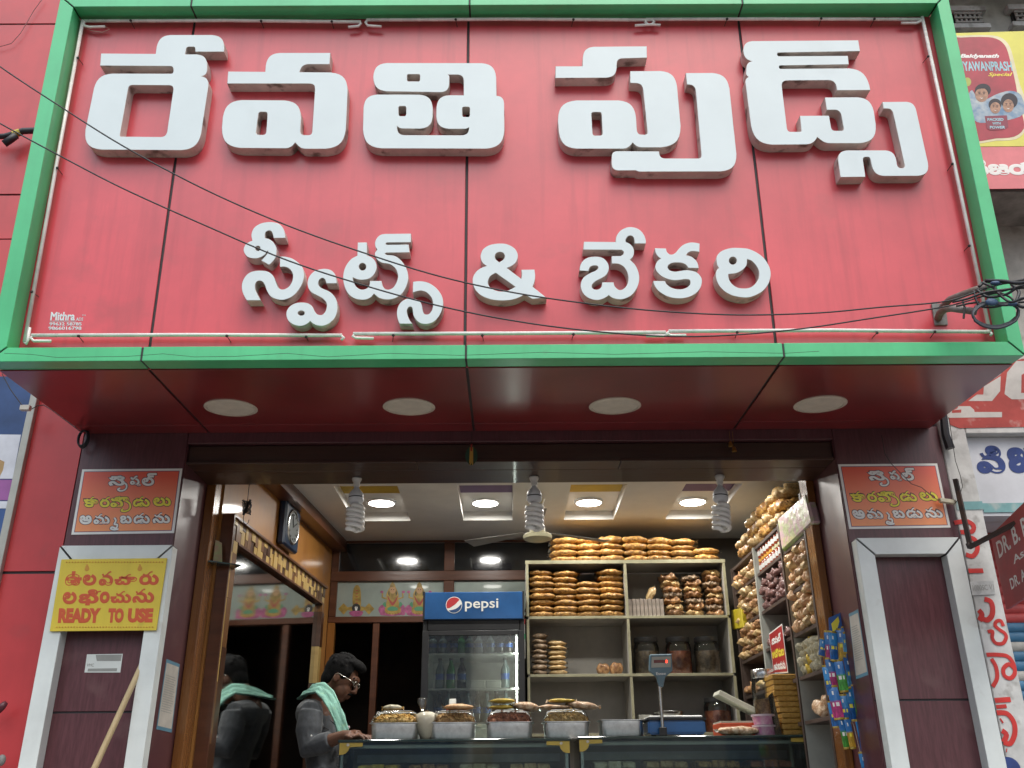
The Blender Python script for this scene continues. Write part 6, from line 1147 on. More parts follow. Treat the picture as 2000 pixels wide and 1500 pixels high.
# ------------------------------------------------------------------ glass display counters
YC = 0.93; CD = 0.46
CGL = glass('counter_glass', (0.88, 0.95, 0.92), clear=0.972, rough=0.03, spec=0.7); CTOP = mat('counter_top_glass', (0.035, 0.055, 0.05), rough=0.08, coat=0.6, var=0.1); ALU = mat('aluminium_trim', (0.34, 0.36, 0.36), rough=0.35, metal=0.7, var=0.1); YBR = mat('yellow_corner_bracket', (0.50, 0.36, 0.06), rough=0.45, var=0.08); WSTR = mat('pale_strip_light', (0.55, 0.58, 0.52), rough=0.4)
CZ = []
def counter(ul, ur, vl, vr, label, right_end):
    a = Y(ul, vl, YC); b = Y(ur, vr, YC); x0, x1 = a.x, b.x; zt = (a.z+b.z)/2; CZ.append(zt)
    th = thing('display_counter', ((x0+x1)/2, YC+CD/2, FLOOR), label, 'counter', 'glass display counters')
    mb = MB(); mb.box((x0-.008, YC-.012, zt-.012), (x1+.008, YC+CD, zt)); mb.part('glass_top', CTOP, th, bevel=0.002)
    mb = MB(); mb.box((x0+.004, YC, FLOOR+.5), (x1-.004, YC+.006, zt-.0125)); mb.part('front_glass', CGL, th)
    for x in (x0, x1-.004):
        mb = MB(); mb.box((x, YC+.007, FLOOR+.5), (x+.004, YC+CD-.012, zt-.0125)); mb.part('side_glass', CGL, th)
    mb = MB(); mb.box((x0, YC, FLOOR), (x1, YC+CD-.012, FLOOR+.498)); mb.part('base_cabinet', MAROON, th, bevel=0.003)
    mb = MB(); mb.box((x0+.005, YC+CD-.03, FLOOR+.5), (x1-.005, YC+CD-.013, zt-.014)); mb.part('back_door', mat('counter_back', (0.22, 0.21, 0.17), rough=0.5, var=0.1), th)
    mb = MB(); mb.box((x0+.03, YC+.03, zt-.04), (x1-.03, YC+.055, zt-.022)); mb.part('strip_light', WSTR, th, bevel=0.003)
    mb = MB(); mb.box((x0+.03, YC+CD-.06, zt-.10), (x1-.03, YC+CD-.031, zt-.06)); mb.part('rear_rail', ALU, th)
    for x in (x0+.006, x1-.022):
        mb = MB(); mb.box((x, YC+.008, FLOOR+.5), (x+.014, YC+.022, zt-.06)); mb.part('corner_post', ALU, th)
    for s, x in ((1, x0), (-1, x1)):      # yellow corner brackets on the outside of the glass
        mb = MB(); pts = [(0, 0), (.115, 0), (.115, -.018), (.05, -.020), (.045, -.036), (.032, -.050), (.018, -.055), (0, -.056)]
        mb.prism([V((x+s*px, YC-.0012, zt-.0135+pz)) for px, pz in pts], FRONT, 0.002); bkt = mb.part('corner_bracket', YBR, th)
        mb = MB(); mb.lathe([(.007, 0), (.007, .003), (0, .004)], V((x+s*.042, YC-.0035, zt-.0235)), FRONT, 12); mb.part('screw_cap', WT, bkt)
    for z in (zt-.17, zt-.36):
        mb = MB(); mb.box((x0+.03, YC+.05, z-.006), (x1-.03, YC+CD-.032, z)); mb.part('glass_shelf', CGL, th)
    return x0, x1, zt
c0 = counter(664, 1112, 1447, 1440, 'left glass display counter with the steel trays', False)
c1 = counter(1131, 1588, 1440, 1434, 'right glass display counter with the scale', True)
# trays of sweets inside the cases
SWEET = [S_YE, S_BR, S_WH, S_TAN, S_OR, S_RED]
for ci, (x0, x1, zt) in enumerate((c0, c1)):
    n = 4; dx = (x1-x0-.12)/n
    for k in range(n):
        xx = x0+.06+dx*k; z = zt-.1685
        th = thing('sweet_tray', (xx+dx/2, YC+.2, z), '%s tray of sweets from the left inside the %s display counter' % (ORD[k+1], ('left', 'right')[ci]), 'tray', 'sweet trays inside the counters')
        mb = MB(); mb.box((xx+.01, YC+.08, z), (xx+dx-.02, YC+.36, z+.02)); mb.part('tray', STEEL, th, bevel=0.004)
        mb = MB(); 
        for i in range(3):
            for j in range(3): mb.box((xx+.02+i*(dx-.05)/3, YC+.1+j*.085, z+.021), (xx+.02+(i+.92)*(dx-.05)/3, YC+.1+j*.085+.078, z+.05+.006*((i+j) % 2)))
        mb.part('sweets', SWEET[(k+ci*2) % 6], th, bevel=0.005)
zt = (c0[2], c1[2])
# ------------------------------------------------------------------ steel trays with clear covers on the counter
TRY = mat('tray_steel', (0.78, 0.79, 0.78), rough=0.38, metal=1.0, var=0.08, scale=25); LIDG = glass('cover_plastic', (0.98, 0.98, 0.96), clear=0.985, rough=0.05, spec=0.2)
NOOD = snackmat('noodle_snack', (0.82, 0.56, 0.18), (0.60, 0.34, 0.08), 90, 0.2, 0.6); FRY = snackmat('fried_snack', (0.72, 0.46, 0.18), (0.46, 0.24, 0.08), 60, 0.2, 0.6); CHIP = snackmat('chip_snack', (0.74, 0.54, 0.22), (0.50, 0.30, 0.09), 60, 0.2, 0.6); DFRY = snackmat('dark_fried_snack', (0.42, 0.16, 0.08), (0.24, 0.08, 0.04), 45, 0.2, 0.6)
trays = []
for i, (u0, u1, food, lb, zc_, cover) in enumerate(((724, 822, NOOD, 'steel tray of yellow noodle snack at the left end of the counter', 0, True), (838, 932, FRY, 'covered steel tray of brown fried snack beside the tied bag', 0, True), (947, 1043, DFRY, 'covered steel tray of dark red brown snack under two packets', 0, True), (1059, 1153, CHIP, 'covered steel tray of pale chips under a pile of packets', 0, True), (1168, 1258, None, 'empty uncovered steel tray left of the scale', 1, False))):
    z = zt[zc_]+.0015; y = YC+.16; p0 = Y(u0, 1440, y); p1 = Y(u1, 1440, y); x0, x1 = p0.x, p1.x; w_ = x1-x0; cx = (x0+x1)/2; dp = 0.19
    th = thing('steel_tray', (cx, y, z), lb, 'tray', 'steel trays on the counter'); H_ = 0.082
    def rr(k, zz, r=.03): return [V((cx+(w_/2*k-r+r*math.cos(a))*(1) if False else cx+sx*(w_/2*k-r)+r*math.cos(a), y+sy*(dp/2*k-r)+r*math.sin(a), zz)) for (sx, sy, a0) in ((1, 1, 0), (-1, 1, 90), (-1, -1, 180), (1, -1, 270)) for a in [rad(a0+b_) for b_ in (0, 30, 60, 90)]]
    def loft(rings, cap0=True, cap1=True):
        mb = MB(); n = 16; vs = [p for r_ in rings for p in r_]; fs = [(i_*n+k, i_*n+(k+1) % n, (i_+1)*n+(k+1) % n, (i_+1)*n+k) for i_ in range(len(rings)-1) for k in range(n)]
        if cap0: fs.append(tuple(range(n))[::-1])
        if cap1: fs.append(tuple((len(rings)-1)*n+k for k in range(n)))
        return mb.add(vs, fs)
    loft([rr(.86, z), rr(.90, z+.006), rr(.92, z+H_-.006), rr(1.0, z+H_-.003), rr(1.0, z+H_), rr(.90, z+H_), rr(.88, z+.008)]).part('pan', TRY, th, smooth='auto')
    if food:
        mb = MB(); vs = []; nx, ny = 22, 14
        for a in range(nx+1):
            for b in range(ny+1):
                s, t = -1+2*a/nx, -1+2*b/ny; e = max(0, 1-abs(s)**3)*max(0, 1-abs(t)**3); q = V((cx+s*w_*.44, y+t*dp*.43, z+H_-.012+.052*e**.5)); q.z += .014*mnoise.noise(q*45)*e; vs.append(q)
        mb.add(vs, [(a*(ny+1)+b, (a+1)*(ny+1)+b, (a+1)*(ny+1)+b+1, a*(ny+1)+b+1) for a in range(nx) for b in range(ny)]); mb.part('snack_heap', food, th, smooth=True)
        mb = MB(); rq_ = random.Random(200+i)
        for kk in range(220):
            s, t = rq_.uniform(-.93, .93), rq_.uniform(-.93, .93); e = max(0, 1-abs(s)**3)*max(0, 1-abs(t)**3); q = V((cx+s*w_*.44, y+t*dp*.43, z+H_-.010+.052*e**.5)); d_ = V((rq_.uniform(-1, 1), rq_.uniform(-1, 1), rq_.uniform(-.4, .5))).normalized()*(rq_.uniform(.008, .016))
            mb.tube([q-d_, q+V((0, 0, .004)), q+d_], (.0028 if i == 0 else rq_.uniform(.004, .007)), 5)
        mb.part('snack_pieces', food, th)['kind'] = 'stuff'
    if cover: loft([rr(.96, z+H_+.001), rr(.93, z+H_+.012), rr(.80, z+H_+.052), rr(.70, z+H_+.060)], False, True).part('clear_cover', LIDG, th, smooth='auto')
    trays.append((cx, y, z+H_+(.0615 if cover else 0), w_))
# packets lying on the covers
def pk(name, tray, du, L, W, H, m, seed, label, dz=0.0, rot=0.0, tilt=0.0):
    cx, y, z, w_ = trays[tray]; return item(name, packet_mesh(L*1.02, W*1.4, H*.70, seed, .12, m=m, freq=22), (cx+du, y-.01, z+dz), label, 'snack packet', 'packets lying on the tray covers', (0, tilt, rot))
pk('white_roll', 0, -.02, .10, .05, .045, S_WH, 101, 'small white wrapped roll on the cover of the leftmost tray')
pk('snack_packet', 1, .03, .15, .11, .045, S_PEA, 102, 'clear packet of orange pieces on the second tray cover')
pk('snack_packet', 2, -.04, .13, .10, .035, S_YE, 103, 'lower of two yellow packets on the third tray cover'); pk('snack_packet', 2, -.035, .13, .10, .035, S_YE, 104, 'upper of two yellow packets on the third tray cover', .032)
pk('snack_packet', 2, .085, .14, .10, .06, S_PK, 105, 'pinkish packet hanging over the right edge of the third tray', -.005, .2, .12)
pk('snack_packet', 3, -.06, .17, .10, .035, S_PK, 106, 'flat pinkish packet on the left of the fourth tray cover'); pk('snack_packet', 3, -.02, .14, .09, .03, S_YE, 107, 'yellow packet on top of the pile on the fourth tray', .033); pk('snack_packet', 3, .09, .16, .10, .055, S_PK, 108, 'pink brown packet on the right of the fourth tray cover', 0, -.1, .1)
# tied bag of flour between the trays
bp = Y(833, 1425, YC+.12); bp = V((bp.x, YC+.12, zt[0]+.0015)); tb = thing('tied_bag', bp, 'tied clear bag of white powder between the first two trays', 'bag')
mb = MB(); mb.lathe([(.028, 0), (.04, .02), (.056, .065), (.063, .10), (.055, .125), (.03, .135), (.008, .138)], bp, (0, 0, 1), 24); 
mb.v = [p+V((1, 1, .4))*(.006*mnoise.noise(p*22)) for p in mb.v]; mb.part('filled_bag', mat('white_powder_bag', (0.60, 0.55, 0.42), rough=0.4, var=0.06, coat=0.6, bump=0.3, bscale=25), tb, smooth=True)
mb = MB(); mb.lathe([(.008, .139), (.016, .16), (.024, .185), (.022, .20), (.02, .205)], bp+V((-.008, 0, 0)), (-.1, 0, 1), 14); mb.part('gathered_neck', CLEAR, tb, smooth=True)
mb = MB(); mb.lathe([(.0095, .136), (.0095, .144)], bp, (0, 0, 1), 12); mb.part('tie', mat('brown_tie', (0.2, 0.12, 0.06)), tb)
# tape dispenser
tp = Y(884, 1395, YC+.30); tp = V((tp.x, YC+.32, zt[0]+.0015)); td = thing('tape_dispenser', tp, 'red tape dispenser standing behind the second tray', 'tape dispenser')
for s in (-1, 1):
    mb = MB(); mb.prism([tp+V((s*.026-.007, y_, z_)) for y_, z_ in ((-.07, 0), (-.07, .06), (-.045, .165), (-.01, .175), (.03, .15), (.06, .05), (.06, 0))], FX, .014); mb.part('side_cheek', mat('red_plastic', (0.42, 0.04, 0.035), rough=0.4), td, bevel=0.003)
mb = MB(); mb.lathe([(.022, -.017), (.06, -.017), (.06, .017), (.022, .017), (.022, -.017)], tp+V((0, -.01, .155)), (1, 0, 0), 28); mb.part('tape_roll', mat('tape_roll', (0.55, 0.55, 0.50), rough=0.3), td, smooth='auto')
# ------------------------------------------------------------------ weighing scale
z = zt[1]+.0015; yS = YC+.14; a = Y(1262,1436,yS); b = Y(1372,1434,yS); sx0, sx1 = a.x, b.x
sc_ = thing('weighing_scale', ((sx0+sx1)/2, yS, z), 'blue electronic weighing scale with a display on a pole', 'scale')
BLU = mat('scale_blue', (0.015, 0.15, 0.42), rough=0.3, var=0.08, coat=0.5, bump=0.15, bscale=12)
mb = MB(); mb.box((sx0, yS-.10, z+.008), (sx1, yS+.12, z+.075)); mb.part('body', BLU, sc_, bevel=0.008, bseg=2)
mb = MB(); mb.box((sx0-.006, yS-.11, z+.076), (sx1+.004, yS+.13, z+.085)); mb.part('dark_gasket', PBLK, sc_)
mb = MB(); mb.box((sx0+.006, yS-.105, z+.0855), (sx1-.012, yS+.125, z+.098)); mb.part('white_pan', mat('white_pan', (0.62, 0.63, 0.60), rough=0.35), sc_, bevel=0.005)
for px_ in (sx0+.03, sx1-.03):
    mb = MB(); mb.lathe([(.014, 0), (.014, .008)], V((px_, yS-.06, z)), (0, 0, 1), 10); mb.part('foot', PBLK, sc_)
pl = Y(1295, 1430, yS-.13); px_ = pl.x; pz = Y(1292, 1340, yS-.13).z
mb = MB(); mb.box((px_-.018, yS-.145, z), (px_+.018, yS-.115, z+.04)); mb.part('pole_foot', PBLK, sc_, bevel=0.002)
mb = MB(); mb.tube([V((px_, yS-.13, z+.035)), V((px_-.002, yS-.13, pz+.02))], .009, 10); mb.part('pole', STEEL, sc_, smooth='auto')
hc = [Y(u, v, yS-.14) for u, v in ((1269,1278),(1312,1277),(1314,1310),(1300,1322),(1296,1342),(1287,1342),(1283,1322),(1268,1310))]
mb = MB(); mb.prism(hc, FY, .03); hd = mb.part('display_head', mat('display_grey_blue', (0.09, 0.17, 0.22), rough=0.4, coat=0.3), sc_, bevel=0.004)
mb = MB(); mb.prism([Y(u, v, yS-.1445) for u, v in ((1273,1283),(1310,1282),(1310,1303),(1272,1304))], FY, .001); mb.part('face_plate', mat('pale_face_plate', (0.42, 0.41, 0.36), rough=0.5), hd)
mb = MB(); mb.prism([Y(u, v, yS-.1452) for u, v in ((1277,1289),(1303,1288.5),(1303,1294.5),(1277,1295))], FY, .0005); mb.part('display_window', mat('dark_red_window', (0.16, 0.015, 0.015), rough=0.2), hd)
mb = MB(); text_on(mb, '0', [Y(u, v, yS-.1458) for u, v in ((1300,1288.5),(1303.5,1288.4),(1303.5,1295),(1300,1295.2))], FRONT, .0003, .06); mb.part('red_digit', mat('red_led', (0.8, 0.05, 0.03), emit=(1.0, 0.06, 0.03), estr=3.0), hd)
mb = MB(); text_on(mb, 'Essae', [Y(u, v, yS-.1442) for u, v in ((1281,1313),(1301,1312.5),(1300,1318),(1282,1318.5))], FRONT, .0003, .02); mb.part('maker_print', PWHITE, hd)
# ------------------------------------------------------------------ open red box, pink tubs, brown packet, peanut bars, tall jar
yO = YC+.20; a = Y(1402,1430,yO); b = Y(1480,1430,yO)
bx = thing('open_red_box', ((a.x+b.x)/2, yO, z), 'open orange red box with its white lid tipped up on the counter', 'box'); ORB = mat('orange_red_card', (0.60, 0.09, 0.03), rough=0.5, var=0.06); WCD = mat('white_card_lid', (0.60, 0.60, 0.50), rough=0.55)
mb = MB(); mb.box((a.x, yO-.08, z), (b.x, yO+.12, z+.065)); mb.part('tray', ORB, bx, bevel=0.003); mb = MB(); mb.box((a.x+.004, yO-.078, z+.0655), (b.x-.004, yO+.118, z+.074)); mb.part('rim', WCD, bx)
l0, l1 = Y(1404,1352,yO+.06), Y(1482,1391,yO+.06); d = (l1-l0).normalized(); up_ = V((-d.z, 0, d.x)); up_ = up_ if up_.z > 0 else -up_
mb = MB(); mb.hexa([l0-up_*.014, l1-up_*.014, l1-up_*.014+FY*.14, l0-up_*.014+FY*.14], [l0+up_*.014, l1+up_*.014, l1+up_*.014+FY*.14, l0+up_*.014+FY*.14]); mb.part('lid', WCD, bx, bevel=0.003)
item('brown_packet', packet_mesh(.22, .07, .045, 121, .2, m=S_PK), ((a.x+b.x)/2-.02, yO-.12, z), 'long clear packet of brown cake in front of the red box', 'snack packet', None, (0, 0, .04))
for k in range(2):
    p = Y(1494, 1430, YC+.10); c_ = V((p.x, YC+.10, z+.052*k)); th = thing('pink_tub', c_, '%s of two stacked pink plastic tubs with pale lids' % ('lower', 'upper')[k], 'tub', 'pink tubs')
    mb = MB(); mb.lathe([(.05, 0), (.058, .04)], c_, (0, 0, 1), 24); mb.part('tub_body', mat('pink_plastic', (0.55, 0.20, 0.38), rough=0.3, col2=(0.62, 0.42, 0.50), scale=40, coat=0.4), th, smooth='auto')
    mb = MB(); mb.lathe([(.062, .0401), (.062, .050), (0, .051)], c_, (0, 0, 1), 24); mb.part('tub_lid', mat('pale_pink_lid', (0.60, 0.48, 0.54), rough=0.35), th, smooth='auto')
CHK = mat('peanut_bar', (0.60, 0.36, 0.08), rough=0.45, col2=(0.42, 0.21, 0.035), scale=55, coat=0.7, bump=0.5, bscale=60)
p0, p1 = Y(1524,1430,YC+.12), Y(1582,1430,YC+.12); ztp = Y(1545,1318,YC+.12).z; n = 11; hh = (ztp-z)/n; bm_ = None
for k in range(n):
    sh_ = (-.026 if k > 6 else (-.008 if k > 3 else 0)) + rnd.uniform(-.003, .003); wd = (p1.x-p0.x)*(1.06 if k > 6 else .98)
    mb = MB(); mb.box((p0.x+sh_, YC+.06, z+hh*k+.0008), (p0.x+sh_+wd, YC+.24, z+hh*(k+1)-.0012)); mb.v = [q+V((1, 1, .3))*(.002*mnoise.noise(q*60)) for q in mb.v]
    mb.thing('peanut_bar', CHK, 'golden peanut brittle slab, %s from the bottom of the counter stack' % ORD[k+1], 'brittle slab', 'peanut brittle slabs in a stack', bevel=0.004)
mb = MB(); mb.slab([V((p0.x-.045, YC+.056, z)), V((p0.x-.006, YC+.07, z)), V((p0.x-.03, YC+.07, ztp-.09)), V((p0.x-.06, YC+.05, ztp-.11))], FRONT, .0006); mb.thing('brittle_wrap', CLEAR, 'crinkled clear wrap beside the stack of peanut brittle', 'plastic wrap')
p = Y(1500, 1400, YC+.26); jar(p.x, YC+.27, z, .068, Y(1500,1308,YC+.27).z-z, .8, S_BR, 'tall glass jar with steel lid behind the peanut brittle', STEEL, .75)
# ------------------------------------------------------------------ sachet strips hanging by the right jamb
yV = 0.24
hcard = [Y(u, v, yV) for u, v in ((1618,1207),(1655,1190),(1657,1238),(1620,1252))]
cd_ = thing('sachet_card', hcard[3], 'blue printed hanger card of sweet sachets by the right jamb', 'hanger card')
mb = MB(); mb.slab(hcard, FRONT, .002); mb.part('card', mat('blue_card', (0.03, 0.16, 0.42), rough=0.35, col2=(0.05, 0.05, 0.25), scale=9), cd_)
def cf(s, t): return hcard[0].lerp(hcard[1], s).lerp(hcard[3].lerp(hcard[2], s), t)+FRONT*.0026
mb = MB()
for s in (.15, .4, .65, .88): mb.prism([cf(s+.05*math.cos(a), .86+.13*math.sin(a)) for a in [2*math.pi*i/10 for i in range(10)]], FRONT, .0004)
mb.part('punched_holes', PBLK, cd_)
mb = MB(); mb.prism([cf(s, t) for s, t in ((.12, .3), (.5, .12), (.55, .35), (.42, .62), (.18, .68))], FRONT, .0004); mb.part('yellow_print', PYEL, cd_)
mb = MB(); mb.tube([hcard[0].lerp(hcard[1], .5)+V((0, .02, 0)), hcard[0].lerp(hcard[1], .5)+V((0, .10, .03))], .0015, 5); mb.part('hook', WIRE, cd_)
SB = lambda n, c1, c2: mat(n, c1, rough=0.3, var=0.25, scale=4, coat=0.5, bump=0.5, bscale=5, orand=0.2, grad=(0.0, 0.08, c2))
SAM = [SB('sachet_blue', (0.015, 0.13, 0.42), (0.03, 0.25, 0.58)), SB('sachet_pink', (0.48, 0.04, 0.19), (0.02, 0.15, 0.42)), SB('sachet_yellow', (0.56, 0.33, 0.03), (0.02, 0.15, 0.42)), SB('sachet_green', (0.07, 0.33, 0.05), (0.02, 0.15, 0.42)), SB('sachet_sky', (0.10, 0.36, 0.60), (0.03, 0.16, 0.45))]
GOLDE = mat('sachet_gold_edge', (0.45, 0.32, 0.05), rough=0.35, coat=0.4)
def sachet_mesh(m, seed):
    mb = MB(); nu, nv = 8, 6; vs = []
    for s in (-1, 1):
        for i in range(nu+1):
            for k in range(nv+1):
                t, q = -1+2*i/nu, -1+2*k/nv; e = ((1-t*t)*(1-q*q))**.5; vs.append(V((q*.5*(1-.06*e), s*(.10*e+.002)+.04*mnoise.noise(V((t*2, q*2, seed))), t*.5)))
    n = (nu+1)*(nv+1); fs = []
    for s in range(2):
        for i in range(nu):
            for k in range(nv): a_ = s*n+i*(nv+1)+k; fs.append((a_, a_+1, a_+nv+2, a_+nv+1))
    mb.add(vs, fs)
    for fi in range(nu*nv):
        i, k = divmod(fi, nv)
        if i == 3 and 1 <= k <= 4 and (k+seed) % 3: mb.mi[fi] = mb.mi[fi+nu*nv] = 2
        if i == 6 and k == 2: mb.mi[fi] = mb.mi[fi+nu*nv] = 3
    for t in (-.53, .53): mb.box((-.48, -.012, t-.035), (.48, .012, t+.035), 1)
    return mb.mesh('sachet', [m, GOLDE, PWHITE if seed % 2 else PYEL, PWHITE], smooth=True)
SMH = [sachet_mesh(m, i) for i, m in enumerate(SAM)]
# (px, py, width px, height px, lean, kind)
ORDX = lambda k: ORD[k] if k < 17 else {17: 'seventeenth', 18: 'eighteenth', 19: 'nineteenth', 20: 'twentieth'}[k]
SAL = [(1606,1265,14,36,.35,0),(1619,1262,14,60,.05,1),(1628,1262,18,58,.12,0),(1643,1258,17,60,.15,2),(1652,1250,14,52,.05,4),(1668,1262,20,62,-.45,0),(1656,1270,18,50,0,0),
       (1624,1315,17,60,-.05,1),(1643,1320,17,62,-.08,3),(1660,1312,20,62,-.06,4),(1617,1330,12,60,-.1,0),
       (1632,1372,20,64,-.12,1),(1664,1375,20,64,-.06,0),(1650,1385,16,56,-.05,0),(1674,1368,14,60,-.08,3),
       (1629,1395,16,50,-.1,0),(1648,1430,15,62,-.12,3),(1660,1432,13,58,-.14,2),(1683,1440,15,66,-.1,0),(1690,1500,15,60,-.12,0)]
for i, (u, v, w_, h_, ln, kd) in enumerate(SAL):
    p = Y(u, v, yV-.008-.006*(i % 3)); mpp = (Y(u+1, v, yV)-Y(u, v, yV)).length
    item('sweet_sachet', SMH[kd], p, '%s sweet sachet, %s from the top of the hanging strips' % (('blue', 'pink', 'yellow', 'green', 'light blue')[kd], ORDX(i+1)), 'sachet', 'sweet sachets hanging in strips', (0, ln*0.7, rnd.uniform(-.3, .3)), (w_*mpp, .05, h_*mpp*.88))
mb = MB(); mb.tube([Y(1637,1245,yV), Y(1640,1330,yV), Y(1668,1420,yV), Y(1690,1510,yV)], .0012, 5); mb.thing('sachet_string', WT, 'thin string through the hanging sachet strips', 'string')
# ------------------------------------------------------------------ the shopkeeper
SKIN = mat('brown_skin', (0.15, 0.066, 0.039), rough=0.5, var=0.1, scale=20); HAIR = mat('black_hair', (0.006, 0.0055, 0.006), spec=0.15, rough=0.8, var=0.2, scale=60, bump=0.3, bscale=120); SHIRT = mat('charcoal_kurta', (0.075, 0.082, 0.092), rough=0.85, var=0.14, scale=30, bump=0.35, bscale=14, sheen=0.2); TROU = mat('dark_trousers', (0.03, 0.033, 0.04), rough=0.9)
TOWEL = mat('mint_towel', (0.30, 0.58, 0.48), rough=0.9, var=0.08, scale=25, col2=(0.36, 0.58, 0.33), ramp=(0.28, 0.40), bump=0.4, bscale=60)
YM = 1.64
def M(u, v, dy=0.0): return Y(u, v, YM+dy)
def voxel(mb, name, m, parent, vs=0.006, smooth_it=6):
    me = mb.mesh('tmp', m); o = bpy.data.objects.new('tmp', me); COL.objects.link(o)
    r = o.modifiers.new('r', 'REMESH'); r.mode = 'VOXEL'; r.voxel_size = vs; s = o.modifiers.new('s', 'SMOOTH'); s.iterations = smooth_it; s.factor = 0.5
    bpy.context.view_layer.update(); me2 = eval_mesh(o); bpy.data.objects.remove(o)
    org = root_origin(parent)
    for v in me2.vertices: v.co -= org
    for p in me2.polygons: p.use_smooth = True
    me2.materials.clear(); me2.materials.append(m)
    return link(name, me2, parent)
man = thing('person', M(640, 1560), 'person in dark grey kurta with mint towel, bending over the counter', 'person')
man.location = V((M(640, 1500).x, YM, FLOOR))
hc = M(667, 1323); F = V((math.cos(rad(-30)), 0, math.sin(rad(-30)))); UPH = V((math.sin(rad(30)), 0, math.cos(rad(30))))      # head bent down, looking right
F = (F+V((0, -.12, 0))).normalized(); S_ = UPH.cross(F).normalized(); UPH = F.cross(S_).normalized()
RH = Matrix((F, S_, UPH)).transposed()
def hp(f, s, u): return hc+F*f+S_*s+UPH*u
neck0 = M(612, 1368); sh_r = M(608, 1390, -.165); sh_l = M(624, 1388, .15); hip = M(632, 1530)
el_r = M(605, 1462, -.21); wr_r = M(662, 1442, -.20)
hand_z = CZ[0]+.004
wr_t = V((Y(672,1437,YM-.29).x, YM-.29, hand_z+.035)); hnd = V((Y(708,1437,YM-.34).x, YM-.34, hand_z+.022))
b = MB()
b.ell(hc+UPH*.012-F*.008, (.096, .074, .108), 20, 14, rot=RH); b.ell(hp(.035, 0, -.055), (.062, .056, .068), 16, 12, rot=RH); b.ell(hp(.055, 0, -.098), (.034, .036, .028), 12, 8, rot=RH)
b.ell(hp(.088, 0, .028), (.018, .05, .022), 12, 8, rot=RH)
b.tube([hp(.095, 0, .012), hp(.112, 0, -.014), hp(.118, 0, -.032), hp(.100, 0, -.040)], [.010, .013, .015, .010], 8)
for s in (-1, 1):
    b.ell(hp(-.002, s*.076, -.012), (.020, .009, .032), 10, 8, rot=RH); b.ell(hp(.078, s*.030, .012), (.014, .014, .010), 8, 6, rot=RH); b.ell(hp(.108, s*.010, -.035), (.010, .009, .008), 8, 6, rot=RH)
b.tube([hp(.090, -.024, -.068), hp(.100, 0, -.066), hp(.090, .024, -.068)], [.008, .011, .008], 8); b.tube([hp(.086, -.022, -.080), hp(.096, 0, -.080), hp(.086, .022, -.080)], [.007, .010, .007], 8)
b.tube([hp(-.02, 0, -.04), hp(-.04, 0, -.10), neck0+V((0, 0, -.02)), neck0+V((.01, 0, -.08))], [.058, .056, .062, .09], 14)
# torso and legs under the clothes
b.tube([neck0+V((.01, 0, -.05)), M(622, 1405), M(632, 1450), M(637, 1500), hip], [.10, .135, .125, .12, .125], 18, flat=(FX, 0.75))
b.tube([sh_l+V((0, .02, 0)), neck0+V((.01, 0, -.06)), sh_r], [.048, .06, .048], 12)
for s in (-.09, .09): b.tube([hip+V((0, s, 0)), V((hip.x+.01, YM+s, FLOOR+.5)), V((hip.x-.01, YM+s, FLOOR+.09))], [.095, .07, .05], 12); b.ell(V((hip.x+.05, YM+s, FLOOR+.04)), (.13, .05, .04), 12, 8)
def arm(sh, el, wr, hd): b.tube([sh, sh.lerp(el, .5), el, el.lerp(wr, .45), wr, hd.lerp(wr, .6)], [.045, .045, .042, .040, .030, .032], 12)
arm(sh_r, el_r, wr_t, hnd)
el_l = M(640, 1462, .24); wr_l = V((Y(690,1440,YM-.12).x, YM-.12, hand_z+.045)); hnl = wr_l+V((.08, -.06, -.015)); arm(sh_l, el_l, wr_l, hnl)
def hand(w0, h0, side):
    d = (h0-w0).normalized(); up = FZ; sd = up.cross(d).normalized()*side; pc = w0+d*.055
    b.ell(pc, (.050, .040, .017), 14, 8, rot=Matrix((d, up.cross(d).normalized(), up)).transposed())
    for k, (o_, ln) in enumerate(((-.030, .068), (-.010, .080), (.010, .076), (.029, .060))):
        q = pc+d*.038+sd*o_; b.tube([q, q+d*ln*.45+FZ*.010+sd*o_*.2, q+d*ln*.8+FZ*.002+sd*o_*.3, q+d*ln-FZ*.010+sd*o_*.3], [.0098, .0095, .0085, .007], 8)
    q = pc-d*.02-sd*.036; b.tube([q, q+d*.028-sd*.022, q+d*.06-sd*.026-FZ*.006], [.012, .0105, .008], 8)
hand(wr_t, hnd, 1); hand(wr_l, hnl, -1)
body = voxel(b, 'body', SKIN, man, 0.0048, 4)
# hair
h = MB(); h.ell(hc+UPH*.030-F*.020, (.104, .083, .104), 20, 14, rot=RH); h.ell(hp(-.055, 0, -.028), (.055, .074, .075), 16, 12, rot=RH); h.ell(hp(.045, 0, .098), (.065, .062, .036), 14, 10, rot=RH)
for s in (-1, 1): h.ell(hp(.012, s*.070, .03), (.03, .014, .035), 10, 8, rot=RH)
rnd8 = random.Random(4)
for k in range(70):
    a = rnd8.uniform(0, 6.28); e_ = rnd8.uniform(.05, 1.4); dv = F*(math.cos(a)*math.cos(e_)*.10-.02)+S_*(math.sin(a)*math.cos(e_)*.08)+UPH*(math.sin(e_)*.10+.03); h.ell(hc+dv, (.014, .014, .014), 6, 5)
hm = voxel(h, 'hair', HAIR, man, 0.005, 5)
# face plane must stay clear of hair: cut away everything in front of the hairline
me = hm.data; org = root_origin(man); bm = bmesh.new(); bm.from_mesh(me)
kill = [v for v in bm.verts if (lambda q: q.dot(F) > .062 and q.dot(UPH) < .072)(v.co+org-hc)]; bmesh.ops.delete(bm, geom=kill, context='VERTS'); bm.to_mesh(me); bm.free()
